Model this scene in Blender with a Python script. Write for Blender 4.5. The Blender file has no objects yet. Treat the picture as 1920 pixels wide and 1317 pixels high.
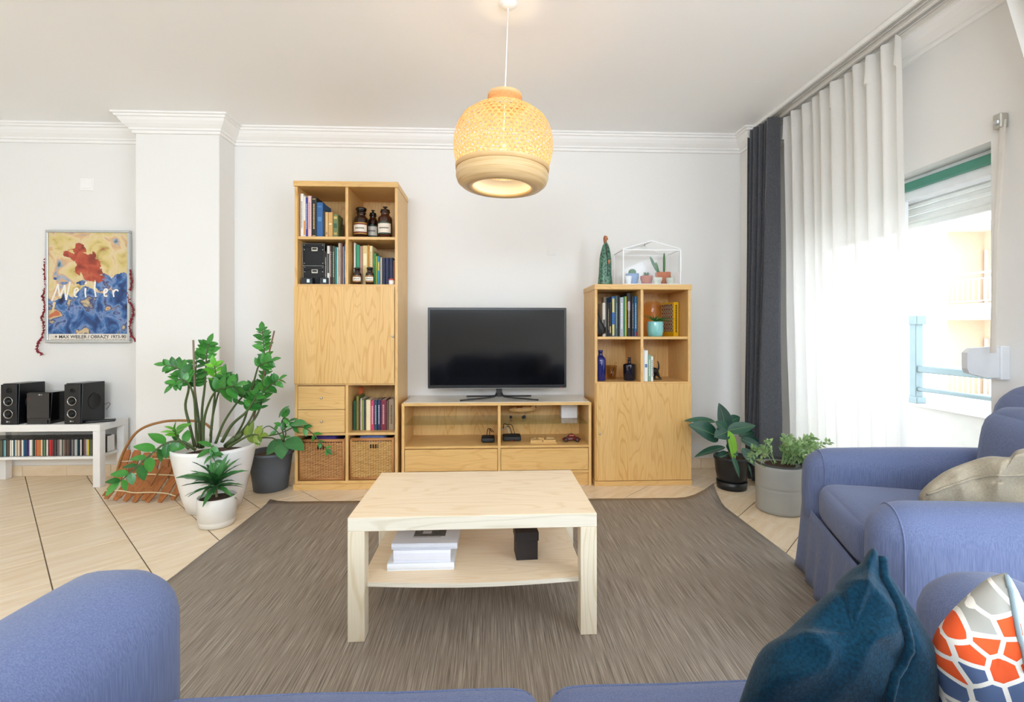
import bpy, bmesh, math, random
from mathutils import Vector, Matrix, noise
random.seed(7)
scene = bpy.context.scene
COL = scene.collection
PI = math.pi

# ------------------------------------------------------------------ camera
F_PX, YAW, CY, CAM_H = 900.0, 0.0423, 621.0, 1.12
cam_data = bpy.data.cameras.new('camera')
cam_data.sensor_width = 36.0
cam_data.lens = F_PX / 1920 * 36
cam_data.shift_y = -(1317 / 2 - CY) / 1920
cam_data.clip_start = 0.02
cam = bpy.data.objects.new('camera', cam_data)
COL.objects.link(cam)
cam.location = (0, 0, CAM_H)
cam.rotation_euler = (PI / 2, 0, -YAW)
scene.camera = cam

# ------------------------------------------------------------------ sky, sun, exposure
world = bpy.data.worlds.new('sky')
scene.world = world
world.use_nodes = True
bg = world.node_tree.nodes['Background']
bg.inputs[0].default_value = (0.79, 0.908, 1.04, 1)
bg.inputs[1].default_value = 2.7
sd = bpy.data.lights.new('sun', 'SUN')
sd.energy = 1.0
sd.angle = 0.02
sd.color = (1.0, 0.95, 0.87)
sun = bpy.data.objects.new('sun', sd)
COL.objects.link(sun)
sun.rotation_euler = Vector((0.62, -0.35, -0.70)).to_track_quat('-Z', 'Y').to_euler()

def portal(name, loc, rot, sx, sy):
    l = bpy.data.lights.new(name, 'AREA')
    l.shape = 'RECTANGLE'; l.size = sx; l.size_y = sy
    l.cycles.is_portal = True
    o = bpy.data.objects.new(name, l); COL.objects.link(o)
    o.location = loc; o.rotation_euler = rot
    return o
portal('balcony_door_portal', (2.56, 2.75, 1.0), (0, PI / 2, 0), 2.0, 1.4)
def area_light(name, loc, rot, sx, sy, watts):
    l = bpy.data.lights.new(name, 'AREA')
    l.shape = 'RECTANGLE'; l.size = sx; l.size_y = sy; l.energy = watts; l.color = (0.79, 0.908, 1.04)
    o = bpy.data.objects.new(name, l); COL.objects.link(o)
    o.location = loc; o.rotation_euler = rot
    return o
# daylight of the side window; the rear one is invented as frontal fill
area_light('side_window_daylight', (2.50, -0.75, 1.275), (0, PI / 2, 0), 2.0, 2.45, 32)
area_light('rear_fill_light', (-0.75, -2.70, 2.12), (PI / 2, 0, 0), 3.3, 0.75, 48)

vs = scene.view_settings
vs.view_transform = 'Standard'
vs.look = 'None'
vs.exposure = 1.04
vs.gamma = 1.0
vs.use_curve_mapping = False
scene.cycles.use_denoising = True
scene.cycles.max_bounces = 10
scene.cycles.diffuse_bounces = 7
scene.cycles.use_adaptive_sampling = True
scene.cycles.adaptive_threshold = 0.03
scene.cycles.transparent_max_bounces = 16
scene.cycles.sample_clamp_indirect = 6.0
scene.cycles.caustics_reflective = False
scene.cycles.caustics_refractive = False

# ------------------------------------------------------------------ measuring helpers
_c, _s = math.cos(YAW), math.sin(YAW)
def ray(px, py):
    u = (px - 960) / F_PX
    return Vector((_c * u + _s, _c - _s * u, (CY - py) / F_PX))
def onY(px, py, y):
    d = ray(px, py); return d * (y / d.y) + Vector((0, 0, CAM_H))
def onX(px, py, x):
    d = ray(px, py); return d * (x / d.x) + Vector((0, 0, CAM_H))
def onZ(px, py, z):
    d = ray(px, py); return d * ((z - CAM_H) / d.z) + Vector((0, 0, CAM_H))
def atS(px, py, s):
    return ray(px, py) * s + Vector((0, 0, CAM_H))

# ------------------------------------------------------------------ materials
def lin(h):
    h = h.lstrip('#')
    r = []
    for i in (0, 2, 4):
        v = int(h[i:i + 2], 16) / 255
        r.append(v / 12.92 if v <= 0.04045 else ((v + 0.055) / 1.055) ** 2.4)
    return (r[0], r[1], r[2], 1)
MATS = {}
def new_mat(name):
    m = bpy.data.materials.new(name); m.use_nodes = True
    return m, m.node_tree.nodes, m.node_tree.links, m.node_tree.nodes['Principled BSDF']
def mat(hexc, rough=0.5, metal=0.0, name=None, spec=None, coat=0.0, emit=None, es=0.0, bump=0.0, bscale=200, sheen=0.0, vary=0.0):
    key = (hexc, rough, metal, name, spec, coat, emit, es, bump, bscale, sheen, vary)
    if key in MATS: return MATS[key]
    m, n, l, b = new_mat(name or 'paint_' + hexc.strip('#'))
    # every surface carries a faint procedural mottling
    tc = n.new('ShaderNodeTexCoord'); nz = n.new('ShaderNodeTexNoise'); nz.inputs['Scale'].default_value = 14
    nz.inputs['Detail'].default_value = 3
    l.new(tc.outputs['Object'], nz.inputs['Vector'])
    mx = n.new('ShaderNodeMix'); mx.data_type = 'RGBA'
    c = lin(hexc); k = 0.07 if vary == 0 else vary
    mx.inputs[6].default_value = (c[0] * (1 - k), c[1] * (1 - k), c[2] * (1 - k), 1)
    mx.inputs[7].default_value = (min(1, c[0] * (1 + k)), min(1, c[1] * (1 + k)), min(1, c[2] * (1 + k)), 1)
    l.new(nz.outputs['Fac'], mx.inputs[0]); l.new(mx.outputs[2], b.inputs['Base Color'])
    b.inputs['Roughness'].default_value = rough; b.inputs['Metallic'].default_value = metal
    if spec is not None: b.inputs['Specular IOR Level'].default_value = spec
    b.inputs['Coat Weight'].default_value = coat
    if sheen: b.inputs['Sheen Weight'].default_value = sheen
    if emit:
        b.inputs['Emission Color'].default_value = lin(emit); b.inputs['Emission Strength'].default_value = es
    if bump:
        nb = n.new('ShaderNodeTexNoise'); nb.inputs['Scale'].default_value = bscale; nb.inputs['Detail'].default_value = 4
        l.new(tc.outputs['Object'], nb.inputs['Vector'])
        bp = n.new('ShaderNodeBump'); bp.inputs['Strength'].default_value = bump; bp.inputs['Distance'].default_value = 0.01
        l.new(nb.outputs['Fac'], bp.inputs['Height']); l.new(bp.outputs['Normal'], b.inputs['Normal'])
    MATS[key] = m
    return m

def node_map(n, l, src, scale):
    mp = n.new('ShaderNodeMapping'); mp.inputs['Scale'].default_value = scale
    l.new(src, mp.inputs['Vector']); return mp.outputs['Vector']
def ramp(n, stops):
    r = n.new('ShaderNodeValToRGB'); e = r.color_ramp.elements
    while len(e) < len(stops): e.new(0.5)
    for q, (p, c) in zip(e, stops): q.position = p; q.color = lin(c) if isinstance(c, str) else c
    return r

def wood(name, light, mid, dark, axis='z', strip=0.11, rough=0.38, contrast=1.0):
    """veneer in vertical or horizontal strips with cathedral grain"""
    m, n, l, b = new_mat(name)
    tc = n.new('ShaderNodeTexCoord'); sp = n.new('ShaderNodeSeparateXYZ'); l.new(tc.outputs['Object'], sp.inputs[0])
    across, along = ('X', 'Z') if axis == 'z' else (('Z', 'X') if axis == 'x' else ('Y', 'X'))
    mul = n.new('ShaderNodeMath'); mul.operation = 'DIVIDE'; mul.inputs[1].default_value = strip
    l.new(sp.outputs[across], mul.inputs[0])
    fl = n.new('ShaderNodeMath'); fl.operation = 'FLOOR'; l.new(mul.outputs[0], fl.inputs[0])
    w = n.new('ShaderNodeMath'); w.operation = 'MULTIPLY'; w.inputs[1].default_value = 3.71; l.new(fl.outputs[0], w.inputs[0])
    sc = {'z': (7, 7, 1.1), 'x': (1.1, 7, 7), 'y': (1.0, 7, 7)}[axis]
    nz = n.new('ShaderNodeTexNoise'); nz.noise_dimensions = '4D'; nz.inputs['Scale'].default_value = 1.0; nz.inputs['Detail'].default_value = 1.5
    l.new(node_map(n, l, tc.outputs['Object'], sc), nz.inputs['Vector']); l.new(w.outputs[0], nz.inputs['W'])
    k = n.new('ShaderNodeMath'); k.operation = 'MULTIPLY'; k.inputs[1].default_value = 105; l.new(nz.outputs['Fac'], k.inputs[0])
    sn = n.new('ShaderNodeMath'); sn.operation = 'SINE'; l.new(k.outputs[0], sn.inputs[0])
    r1 = ramp(n, [(0.0, mid), (0.75, mid), (1.0, dark)]); 
    mr = n.new('ShaderNodeMapRange'); mr.inputs[1].default_value = -1; l.new(sn.outputs[0], mr.inputs[0]); l.new(mr.outputs[0], r1.inputs[0])
    wn = n.new('ShaderNodeTexWhiteNoise'); wn.noise_dimensions = '1D'; l.new(w.outputs[0], wn.inputs['W'])
    mx = n.new('ShaderNodeMix'); mx.data_type = 'RGBA'; mx.inputs[7].default_value = lin(light)
    st = n.new('ShaderNodeMath'); st.operation = 'MULTIPLY'; st.inputs[1].default_value = 0.45; l.new(wn.outputs[0], st.inputs[0])
    l.new(st.outputs[0], mx.inputs[0]); l.new(r1.outputs[0], mx.inputs[6])
    fine = n.new('ShaderNodeTexNoise'); fine.inputs['Scale'].default_value = 1.0; fine.inputs['Detail'].default_value = 4
    fs = {'z': (220, 220, 6), 'x': (6, 220, 220), 'y': (6, 220, 220)}[axis]
    l.new(node_map(n, l, tc.outputs['Object'], fs), fine.inputs['Vector'])
    m2 = n.new('ShaderNodeMix'); m2.data_type = 'RGBA'; m2.blend_type = 'MULTIPLY'; m2.inputs[0].default_value = 0.25 * contrast
    r2 = ramp(n, [(0.3, '#c8b49a'), (0.6, '#ffffff')]); l.new(fine.outputs['Fac'], r2.inputs[0])
    l.new(mx.outputs[2], m2.inputs[6]); l.new(r2.outputs[0], m2.inputs[7]); l.new(m2.outputs[2], b.inputs['Base Color'])
    b.inputs['Roughness'].default_value = rough; b.inputs['Specular IOR Level'].default_value = 0.4
    return m
W_V = wood('honey_beech_upright', '#e8c184', '#e0b572', '#d3a25e', 'z', 0.105)
W_H = wood('honey_beech_level', '#e8c184', '#e0b572', '#d6a764', 'x', 0.12)
BIRCH = wood('pale_birch_laminate', '#f4e2c6', '#f0dabb', '#e8cea8', 'x', 0.3, 0.42, 0.7)
BIRCH_E = wood('pale_birch_edge', '#ece4d2', '#e6dcc8', '#d8ccb4', 'x', 0.3, 0.45, 0.5)
BIRCH_V = wood('pale_birch_leg', '#ece2ce', '#e8dac0', '#dccaa8', 'z', 0.3, 0.45, 0.5)

def plaster(name, hexc, k=0.25, rough=0.85):
    m, n, l, b = new_mat(name)
    b.inputs['Base Color'].default_value = lin(hexc); b.inputs['Roughness'].default_value = rough
    b.inputs['Specular IOR Level'].default_value = 0.2
    tc = n.new('ShaderNodeTexCoord'); nz = n.new('ShaderNodeTexNoise'); nz.inputs['Scale'].default_value = 60; nz.inputs['Detail'].default_value = 5
    l.new(tc.outputs['Object'], nz.inputs['Vector'])
    bp = n.new('ShaderNodeBump'); bp.inputs['Strength'].default_value = k; bp.inputs['Distance'].default_value = 0.002
    l.new(nz.outputs['Fac'], bp.inputs['Height']); l.new(bp.outputs['Normal'], b.inputs['Normal'])
    return m
WALL = plaster('wall_paint', '#e9e7e3')
CEIL = plaster('ceiling_paint', '#fafafa', 0.15)
TRIM = plaster('trim_paint', '#f1efec', 0.05, 0.6)

def tile_mat(name, rnd=True):
    m, n, l, b = new_mat(name)
    tc = n.new('ShaderNodeTexCoord'); oi = n.new('ShaderNodeObjectInfo')
    ad = n.new('ShaderNodeVectorMath'); ad.operation = 'ADD'
    mu = n.new('ShaderNodeMath'); mu.operation = 'MULTIPLY'; mu.inputs[1].default_value = 37.0; l.new(oi.outputs['Random'], mu.inputs[0])
    l.new(tc.outputs['Object'], ad.inputs[0]); l.new(mu.outputs[0], ad.inputs[1])
    nz = n.new('ShaderNodeTexNoise'); nz.inputs['Scale'].default_value = 1; nz.inputs['Detail'].default_value = 6; nz.inputs['Roughness'].default_value = 0.6
    l.new(node_map(n, l, ad.outputs[0], (3.5, 26, 10)), nz.inputs['Vector'])
    r = ramp(n, [(0.2, '#ddc29c'), (0.45, '#e8d2b2'), (0.62, '#eedbc0'), (0.8, '#f2e4cd')]); l.new(nz.outputs['Fac'], r.inputs[0])
    l.new(r.outputs[0], b.inputs['Base Color'])
    b.inputs['Roughness'].default_value = 0.27; b.inputs['Specular IOR Level'].default_value = 0.5
    return m
TILE = tile_mat('travertine_tile')
GROUT = mat('#7d6a55', 0.9, name='grout')
BASE_ST = tile_mat('stone_skirting')

def fabric(name, c1, c2, scale=(160, 160, 7), rough=0.9, bump=0.25, sheen=0.3, big=0.0):
    m, n, l, b = new_mat(name)
    tc = n.new('ShaderNodeTexCoord'); nz = n.new('ShaderNodeTexNoise'); nz.inputs['Scale'].default_value = 1; nz.inputs['Detail'].default_value = 5
    l.new(node_map(n, l, tc.outputs['Object'], scale), nz.inputs['Vector'])
    r = ramp(n, [(0.32, c1), (0.68, c2)]); l.new(nz.outputs['Fac'], r.inputs[0]); l.new(r.outputs[0], b.inputs['Base Color'])
    b.inputs['Roughness'].default_value = rough; b.inputs['Sheen Weight'].default_value = sheen; b.inputs['Sheen Roughness'].default_value = 0.5
    b.inputs['Specular IOR Level'].default_value = 0.15
    bp = n.new('ShaderNodeBump'); bp.inputs['Strength'].default_value = bump; bp.inputs['Distance'].default_value = 0.003
    l.new(nz.outputs['Fac'], bp.inputs['Height'])
    if big:
        n2 = n.new('ShaderNodeTexNoise'); n2.inputs['Scale'].default_value = 9; n2.inputs['Detail'].default_value = 4; n2.inputs['Distortion'].default_value = 0.8
        l.new(tc.outputs['Object'], n2.inputs['Vector'])
        b2 = n.new('ShaderNodeBump'); b2.inputs['Strength'].default_value = big; b2.inputs['Distance'].default_value = 0.05
        l.new(n2.outputs['Fac'], b2.inputs['Height']); l.new(b2.outputs['Normal'], bp.inputs['Normal'])
    l.new(bp.outputs['Normal'], b.inputs['Normal'])
    return m
BLUE = fabric('blue_slipcover', '#5d688b', '#717c9e', (420, 420, 16), sheen=0.15, bump=0.15)
TEAL = fabric('petrol_linen', '#062433', '#0b374c', (220, 220, 220), 0.95, 0.3, 0.10)
BEIGE = fabric('taupe_cotton', '#958a76', '#a59a86', (200, 200, 200), 0.95, 0.2, 0.2)
DARKCURT = fabric('charcoal_curtain', '#434449', '#56575c', (300, 300, 60), 0.9, 0.15, 0.3)

# rug: fine streaks running away from the sofa
RUG, n, l, b = new_mat('flatwoven_rug')
tc = n.new('ShaderNodeTexCoord')
nz = n.new('ShaderNodeTexNoise'); nz.inputs['Scale'].default_value = 1; nz.inputs['Detail'].default_value = 3; nz.inputs['Roughness'].default_value = 0.7
l.new(node_map(n, l, tc.outputs['Object'], (230, 4.0, 1)), nz.inputs['Vector'])
r = ramp(n, [(0.30, '#5a5047'), (0.45, '#82766a'), (0.56, '#968a7e'), (0.72, '#b8ab9c')]); l.new(nz.outputs['Fac'], r.inputs[0])
l.new(r.outputs[0], b.inputs['Base Color']); b.inputs['Roughness'].default_value = 0.5; b.inputs['Specular IOR Level'].default_value = 0.5
nb = n.new('ShaderNodeTexNoise'); nb.inputs['Scale'].default_value = 1; l.new(node_map(n, l, tc.outputs['Object'], (400, 90, 1)), nb.inputs['Vector'])
bp = n.new('ShaderNodeBump'); bp.inputs['Strength'].default_value = 0.5; bp.inputs['Distance'].default_value = 0.003
l.new(nb.outputs['Fac'], bp.inputs['Height']); l.new(bp.outputs['Normal'], b.inputs['Normal'])

def clear_glass(name, tint='#ffffff', refl=0.08, dens=0.0):
    m, n, l, b = new_mat(name); n.remove(b)
    t = n.new('ShaderNodeBsdfTransparent'); t.inputs[0].default_value = lin(tint)
    g = n.new('ShaderNodeBsdfGlossy'); g.inputs['Roughness'].default_value = 0.03
    fr = n.new('ShaderNodeFresnel'); fr.inputs[0].default_value = 1.35
    mx = n.new('ShaderNodeMixShader'); 
    ge = n.new('ShaderNodeNewGeometry'); ff = n.new('ShaderNodeMath'); ff.operation = 'SUBTRACT'; ff.inputs[0].default_value = 1.0; l.new(ge.outputs['Backfacing'], ff.inputs[1])
    fm = n.new('ShaderNodeMath'); fm.operation = 'MULTIPLY'; l.new(fr.outputs[0], fm.inputs[0]); l.new(ff.outputs[0], fm.inputs[1])
    l.new(fm.outputs[0], mx.inputs[0]); l.new(t.outputs[0], mx.inputs[1]); l.new(g.outputs[0], mx.inputs[2])
    l.new(mx.outputs[0], n['Material Output'].inputs[0])
    return m
GLASS = clear_glass('window_glass')
GLASS_SH = clear_glass('shelf_glass', '#f3f8f4')
AMBER = clear_glass('amber_glass', '#f9e6cf')
TUMBLER = clear_glass('tinted_tumbler', '#efe6d8')

def sheer_mat(name, a=0.42):
    m, n, l, b = new_mat(name); n.remove(b)
    tc = n.new('ShaderNodeTexCoord'); nz = n.new('ShaderNodeTexNoise'); nz.inputs['Scale'].default_value = 1; nz.inputs['Detail'].default_value = 2
    l.new(node_map(n, l, tc.outputs['Object'], (400, 400, 400)), nz.inputs['Vector'])
    t = n.new('ShaderNodeBsdfTransparent'); d = n.new('ShaderNodeBsdfDiffuse'); d.inputs[0].default_value = lin('#f4f2ee')
    tr = n.new('ShaderNodeBsdfTranslucent'); tr.inputs[0].default_value = lin('#f6f4f0')
    m1 = n.new('ShaderNodeMixShader'); m1.inputs[0].default_value = 0.36; l.new(d.outputs[0], m1.inputs[1]); l.new(tr.outputs[0], m1.inputs[2])
    mr = n.new('ShaderNodeMapRange'); mr.inputs[3].default_value = 1 - a * 1.6; mr.inputs[4].default_value = 1 - a * .4; l.new(nz.outputs['Fac'], mr.inputs[0])
    m2 = n.new('ShaderNodeMixShader'); l.new(mr.outputs[0], m2.inputs[0]); l.new(t.outputs[0], m2.inputs[1]); l.new(m1.outputs[0], m2.inputs[2])
    l.new(m2.outputs[0], n['Material Output'].inputs[0])
    return m
SHEER = sheer_mat('white_sheer', 0.10)

def leaf_mat(name, c1, c2, rough=0.32):
    m, n, l, b = new_mat(name)
    tc = n.new('ShaderNodeTexCoord'); oi = n.new('ShaderNodeObjectInfo')
    nz = n.new('ShaderNodeTexNoise'); nz.inputs['Scale'].default_value = 3; l.new(tc.outputs['Object'], nz.inputs['Vector'])
    a = n.new('ShaderNodeMath'); a.operation = 'ADD'; l.new(nz.outputs['Fac'], a.inputs[0]); l.new(oi.outputs['Random'], a.inputs[1])
    h = n.new('ShaderNodeMath'); h.operation = 'MULTIPLY'; h.inputs[1].default_value = 0.5; l.new(a.outputs[0], h.inputs[0])
    r = ramp(n, [(0.25, c1), (0.75, c2)]); l.new(h.outputs[0], r.inputs[0]); l.new(r.outputs[0], b.inputs['Base Color'])
    b.inputs['Roughness'].default_value = rough
    b.inputs['Subsurface Weight'].default_value = 0.0
    return m
LEAF_ZZ = leaf_mat('zz_leaf', '#286628', '#4c973c')
LEAF_NEW = leaf_mat('young_leaf', '#55a52a', '#78c13a')
LEAF_DK = leaf_mat('rubber_leaf', '#1d4034', '#315c48')
LEAF_DR = leaf_mat('dracaena_leaf', '#24512c', '#4b8a45')
LEAF_TR = leaf_mat('trailing_leaf', '#7ea565', '#b4cb94', 0.5)
LEAF_SP = leaf_mat('spiky_leaf', '#2f6a36', '#5d9a4a')
STEM = mat('#4c5a30', 0.5, name='green_stem')
STEM_DK = mat('#4a3b2c', 0.6, name='dark_stem')
SOIL = mat('#4a3222', 0.95, name='potting_soil', bump=1.0, bscale=90, vary=0.4)
WHITE = mat('#f0efec', 0.35, name='white_lacquer')
BLACK = mat('#141416', 0.35, name='black_plastic')
BLACKM = mat('#1b1b1d', 0.6, name='matt_black')
SILVER = mat('#c9cacb', 0.3, 0.9, name='satin_metal')

# ------------------------------------------------------------------ object helpers
WL = {}
def thing(name, label, cat, loc=(0, 0, 0), rot=None, group=None):
    o = bpy.data.objects.new(name, None); COL.objects.link(o)
    o.empty_display_size = 0.05
    o.location = loc
    if rot is not None: o.rotation_euler = rot
    o['label'] = label; o['category'] = cat
    if group: o['group'] = group
    WL[o] = Vector(loc)
    return o
def tag(o, label, cat, group=None):
    o['label'] = label; o['category'] = cat
    if group: o['group'] = group
    return o
def structure(o):
    o['kind'] = 'structure'; return o
def stuff(o):
    o['kind'] = 'stuff'; return o
def put(name, bm, m, parent=None, smooth=False, local=False):
    """link a bmesh as one object; coordinates are world unless local, then relative to the parent"""
    me = bpy.data.meshes.new(name)
    if parent is not None and not local:
        bmesh.ops.translate(bm, verts=bm.verts, vec=-WL[parent])
    bm.to_mesh(me); bm.free()
    me.materials.append(m)
    if smooth:
        for p in me.polygons: p.use_smooth = True
    o = bpy.data.objects.new(name, me); COL.objects.link(o)
    if parent is not None:
        o.parent = parent; WL[o] = WL[parent]
    else:
        WL[o] = Vector((0, 0, 0))
    return o
def origin_to(o, p):
    """move a top-level mesh's origin to p without moving the mesh"""
    p = Vector(p)
    o.data.transform(Matrix.Translation(-p)); o.location = p; WL[o] = p
    return o
def bbox(bm, x0, x1, y0, y1, z0, z1, bev=0.0, seg=1):
    b = bmesh.new()
    bmesh.ops.create_cube(b, size=1)
    for v in b.verts:
        v.co = Vector(((x0 + x1) / 2 + v.co.x * (x1 - x0), (y0 + y1) / 2 + v.co.y * (y1 - y0), (z0 + z1) / 2 + v.co.z * (z1 - z0)))
    if bev:
        bmesh.ops.bevel(b, geom=b.edges[:], offset=bev, segments=seg, affect='EDGES', profile=0.6)
    merge(bm, b)
    return bm
def merge(bm, b):
    mp = {}
    for v in b.verts: mp[v] = bm.verts.new(v.co)
    for f in b.faces:
        try: bm.faces.new([mp[v] for v in f.verts])
        except ValueError: pass
    b.free()
def box(name, x0, x1, y0, y1, z0, z1, m, parent=None, bev=0.002, local=False, seg=1):
    return put(name, bbox(bmesh.new(), x0, x1, y0, y1, z0, z1, bev, seg), m, parent, False, local)
def lathe(bm, prof, cx=0, cy=0, seg=32, cap=True, sx=1.0, sy=1.0):
    rings = []
    for r, z in prof:
        rings.append([bm.verts.new((cx + sx * r * math.cos(2 * PI * k / seg), cy + sy * r * math.sin(2 * PI * k / seg), z)) for k in range(seg)])
    for a, b in zip(rings, rings[1:]):
        for k in range(seg):
            bm.faces.new((a[k], a[(k + 1) % seg], b[(k + 1) % seg], b[k]))
    if cap:
        if prof[0][0] > 1e-4: bm.faces.new(rings[0][::-1])
        if prof[-1][0] > 1e-4: bm.faces.new(rings[-1])
    return bm
def catmull(pts, n):
    pts = [Vector(p) for p in pts]
    if len(pts) == 2: return [pts[0].lerp(pts[1], i / n) for i in range(n + 1)]
    P = [pts[0] * 2 - pts[1]] + pts + [pts[-1] * 2 - pts[-2]]
    out = []
    segs = len(pts) - 1
    for i in range(n + 1):
        t = i / n * segs; k = min(int(t), segs - 1); u = t - k
        a, b, c, d = P[k:k + 4]
        out.append(0.5 * ((2 * b) + (c - a) * u + (2 * a - 5 * b + 4 * c - d) * u * u + (3 * b - a - 3 * c + d) * u ** 3))
    return out
def tube(bm, path, r, seg=8, r1=None, flat=1.0, up=None, closed=False):
    path = [Vector(p) for p in path]; N = len(path)
    nrm = None; rings = []
    for i, p in enumerate(path):
        t = (path[min(i + 1, N - 1)] - path[max(i - 1, 0)])
        if closed: t = path[(i + 1) % N] - path[i - 1]
        t.normalize()
        if up is not None: nrm = Vector(up)
        if nrm is None:
            nrm = t.orthogonal()
        nrm = (nrm - t * nrm.dot(t))
        if nrm.length < 1e-6: nrm = t.orthogonal()
        nrm.normalize()
        bi = t.cross(nrm)
        rr = r if r1 is None else r + (r1 - r) * i / (N - 1)
        rings.append([bm.verts.new(p + bi * (rr * math.cos(2 * PI * k / seg)) + nrm * (rr * flat * math.sin(2 * PI * k / seg))) for k in range(seg)])
    rng = range(N) if closed else range(N - 1)
    for i in rng:
        a, b = rings[i], rings[(i + 1) % N]
        for k in range(seg): bm.faces.new((a[k], a[(k + 1) % seg], b[(k + 1) % seg], b[k]))
    if not closed:
        bm.faces.new(rings[0][::-1]); bm.faces.new(rings[-1])
    return bm
def prism(bm, poly, d0, d1, axis='y'):
    """extrude a 2-D outline: axis y -> outline in x,z ; axis z -> x,y ; axis x -> y,z"""
    def P(u, v, d): return (u, d, v) if axis == 'y' else ((u, v, d) if axis == 'z' else (d, u, v))
    a = [bm.verts.new(P(u, v, d0)) for u, v in poly]; b = [bm.verts.new(P(u, v, d1)) for u, v in poly]
    bm.faces.new(a); bm.faces.new(b[::-1]); k = len(poly)
    for i in range(k): bm.faces.new((a[i], b[i], b[(i + 1) % k], a[(i + 1) % k]))
    bmesh.ops.recalc_face_normals(bm, faces=bm.faces)
    return bm
def softbox(bm, c, size, r, bulge=(0, 0, 0), n=12, amp=0.0, fr=6.0, seed=0.0):
    """rounded, puffed cushion block"""
    hx, hy, hz = (s / 2 for s in size); c = Vector(c)
    b = bmesh.new()
    faces = [((1, 0, 0), (0, 1, 0), (0, 0, 1)), ((-1, 0, 0), (0, 0, 1), (0, 1, 0)), ((0, 1, 0), (0, 0, 1), (1, 0, 0)),
             ((0, -1, 0), (1, 0, 0), (0, 0, 1)), ((0, 0, 1), (1, 0, 0), (0, 1, 0)), ((0, 0, -1), (0, 1, 0), (1, 0, 0))]
    for w, u, v in faces:
        w, u, v = Vector(w), Vector(u), Vector(v); g = []
        for i in range(n + 1):
            row = []
            for j in range(n + 1):
                a = math.sin((i / n * 2 - 1) * PI / 2) if True else 0; d = math.sin((j / n * 2 - 1) * PI / 2)
                q = w + u * a + v * d
                p = Vector((q.x * hx, q.y * hy, q.z * hz))
                inn = Vector((max(-hx + r, min(hx - r, p.x)), max(-hy + r, min(hy - r, p.y)), max(-hz + r, min(hz - r, p.z))))
                dd = p - inn
                if dd.length > 1e-9: p = inn + dd.normalized() * r
                bx = bulge[0] * (1 - q.y ** 2) * (1 - q.z ** 2); by = bulge[1] * (1 - q.x ** 2) * (1 - q.z ** 2); bz = bulge[2] * (1 - q.x ** 2) * (1 - q.y ** 2)
                p += Vector((bx * q.x, by * q.y, bz * q.z))
                if amp:
                    p += noise.noise_vector(p * fr + Vector((seed, seed, seed))) * amp
                row.append(b.verts.new(p + c))
            g.append(row)
        for i in range(n):
            for j in range(n): b.faces.new((g[i][j], g[i + 1][j], g[i + 1][j + 1], g[i][j + 1]))
    bmesh.ops.remove_doubles(b, verts=b.verts, dist=1e-5)
    bmesh.ops.recalc_face_normals(b, faces=b.faces)
    merge(bm, b)
    return bm
def sweep(bm, path, prof):
    """sweep a wall profile (out, down) along a plan polyline, interior on the right-hand side, mitred"""
    N = len(path); rings = []
    P = [Vector((x, y, 0)) for x, y in path]
    for i in range(N):
        def rn(a, b):
            d = (b - a).normalized(); return Vector((d.y, -d.x, 0))
        n0 = rn(P[i - 1], P[i]) if i > 0 else rn(P[i], P[i + 1])
        n1 = rn(P[i], P[i + 1]) if i < N - 1 else n0
        m = (n0 + n1); m = m / (m.length_squared / 2) if m.length > 1e-6 else n0
        rings.append([bm.verts.new(P[i] + m * o + Vector((0, 0, z))) for o, z in prof])
    k = len(prof)
    for a, b in zip(rings, rings[1:]):
        for j in range(k): bm.faces.new((a[j], b[j], b[(j + 1) % k], a[(j + 1) % k]))
    bm.faces.new(rings[0]); bm.faces.new(rings[-1][::-1])
    bmesh.ops.recalc_face_normals(bm, faces=bm.faces)
    return bm
def text_bm(s, size, ext=0.0005, align='LEFT', bold=0.0, sx=1.0):
    cu = bpy.data.curves.new('lettering', 'FONT'); cu.body = s; cu.size = size; cu.extrude = ext; cu.align_x = align; cu.offset = bold
    o = bpy.data.objects.new('lettering_tmp', cu); COL.objects.link(o)
    dg = bpy.context.evaluated_depsgraph_get(); me = bpy.data.meshes.new_from_object(o.evaluated_get(dg))
    bm = bmesh.new(); bm.from_mesh(me); bpy.data.objects.remove(o); bpy.data.curves.remove(cu); bpy.data.meshes.remove(me)
    for v in bm.verts: v.co.x *= sx
    return bm
ORD = ['first', 'second', 'third', 'fourth', 'fifth', 'sixth', 'seventh', 'eighth', 'ninth', 'tenth', 'eleventh', 'twelfth', 'thirteenth', 'fourteenth', 'fifteenth', 'sixteenth', 'seventeenth', 'eighteenth']

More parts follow.
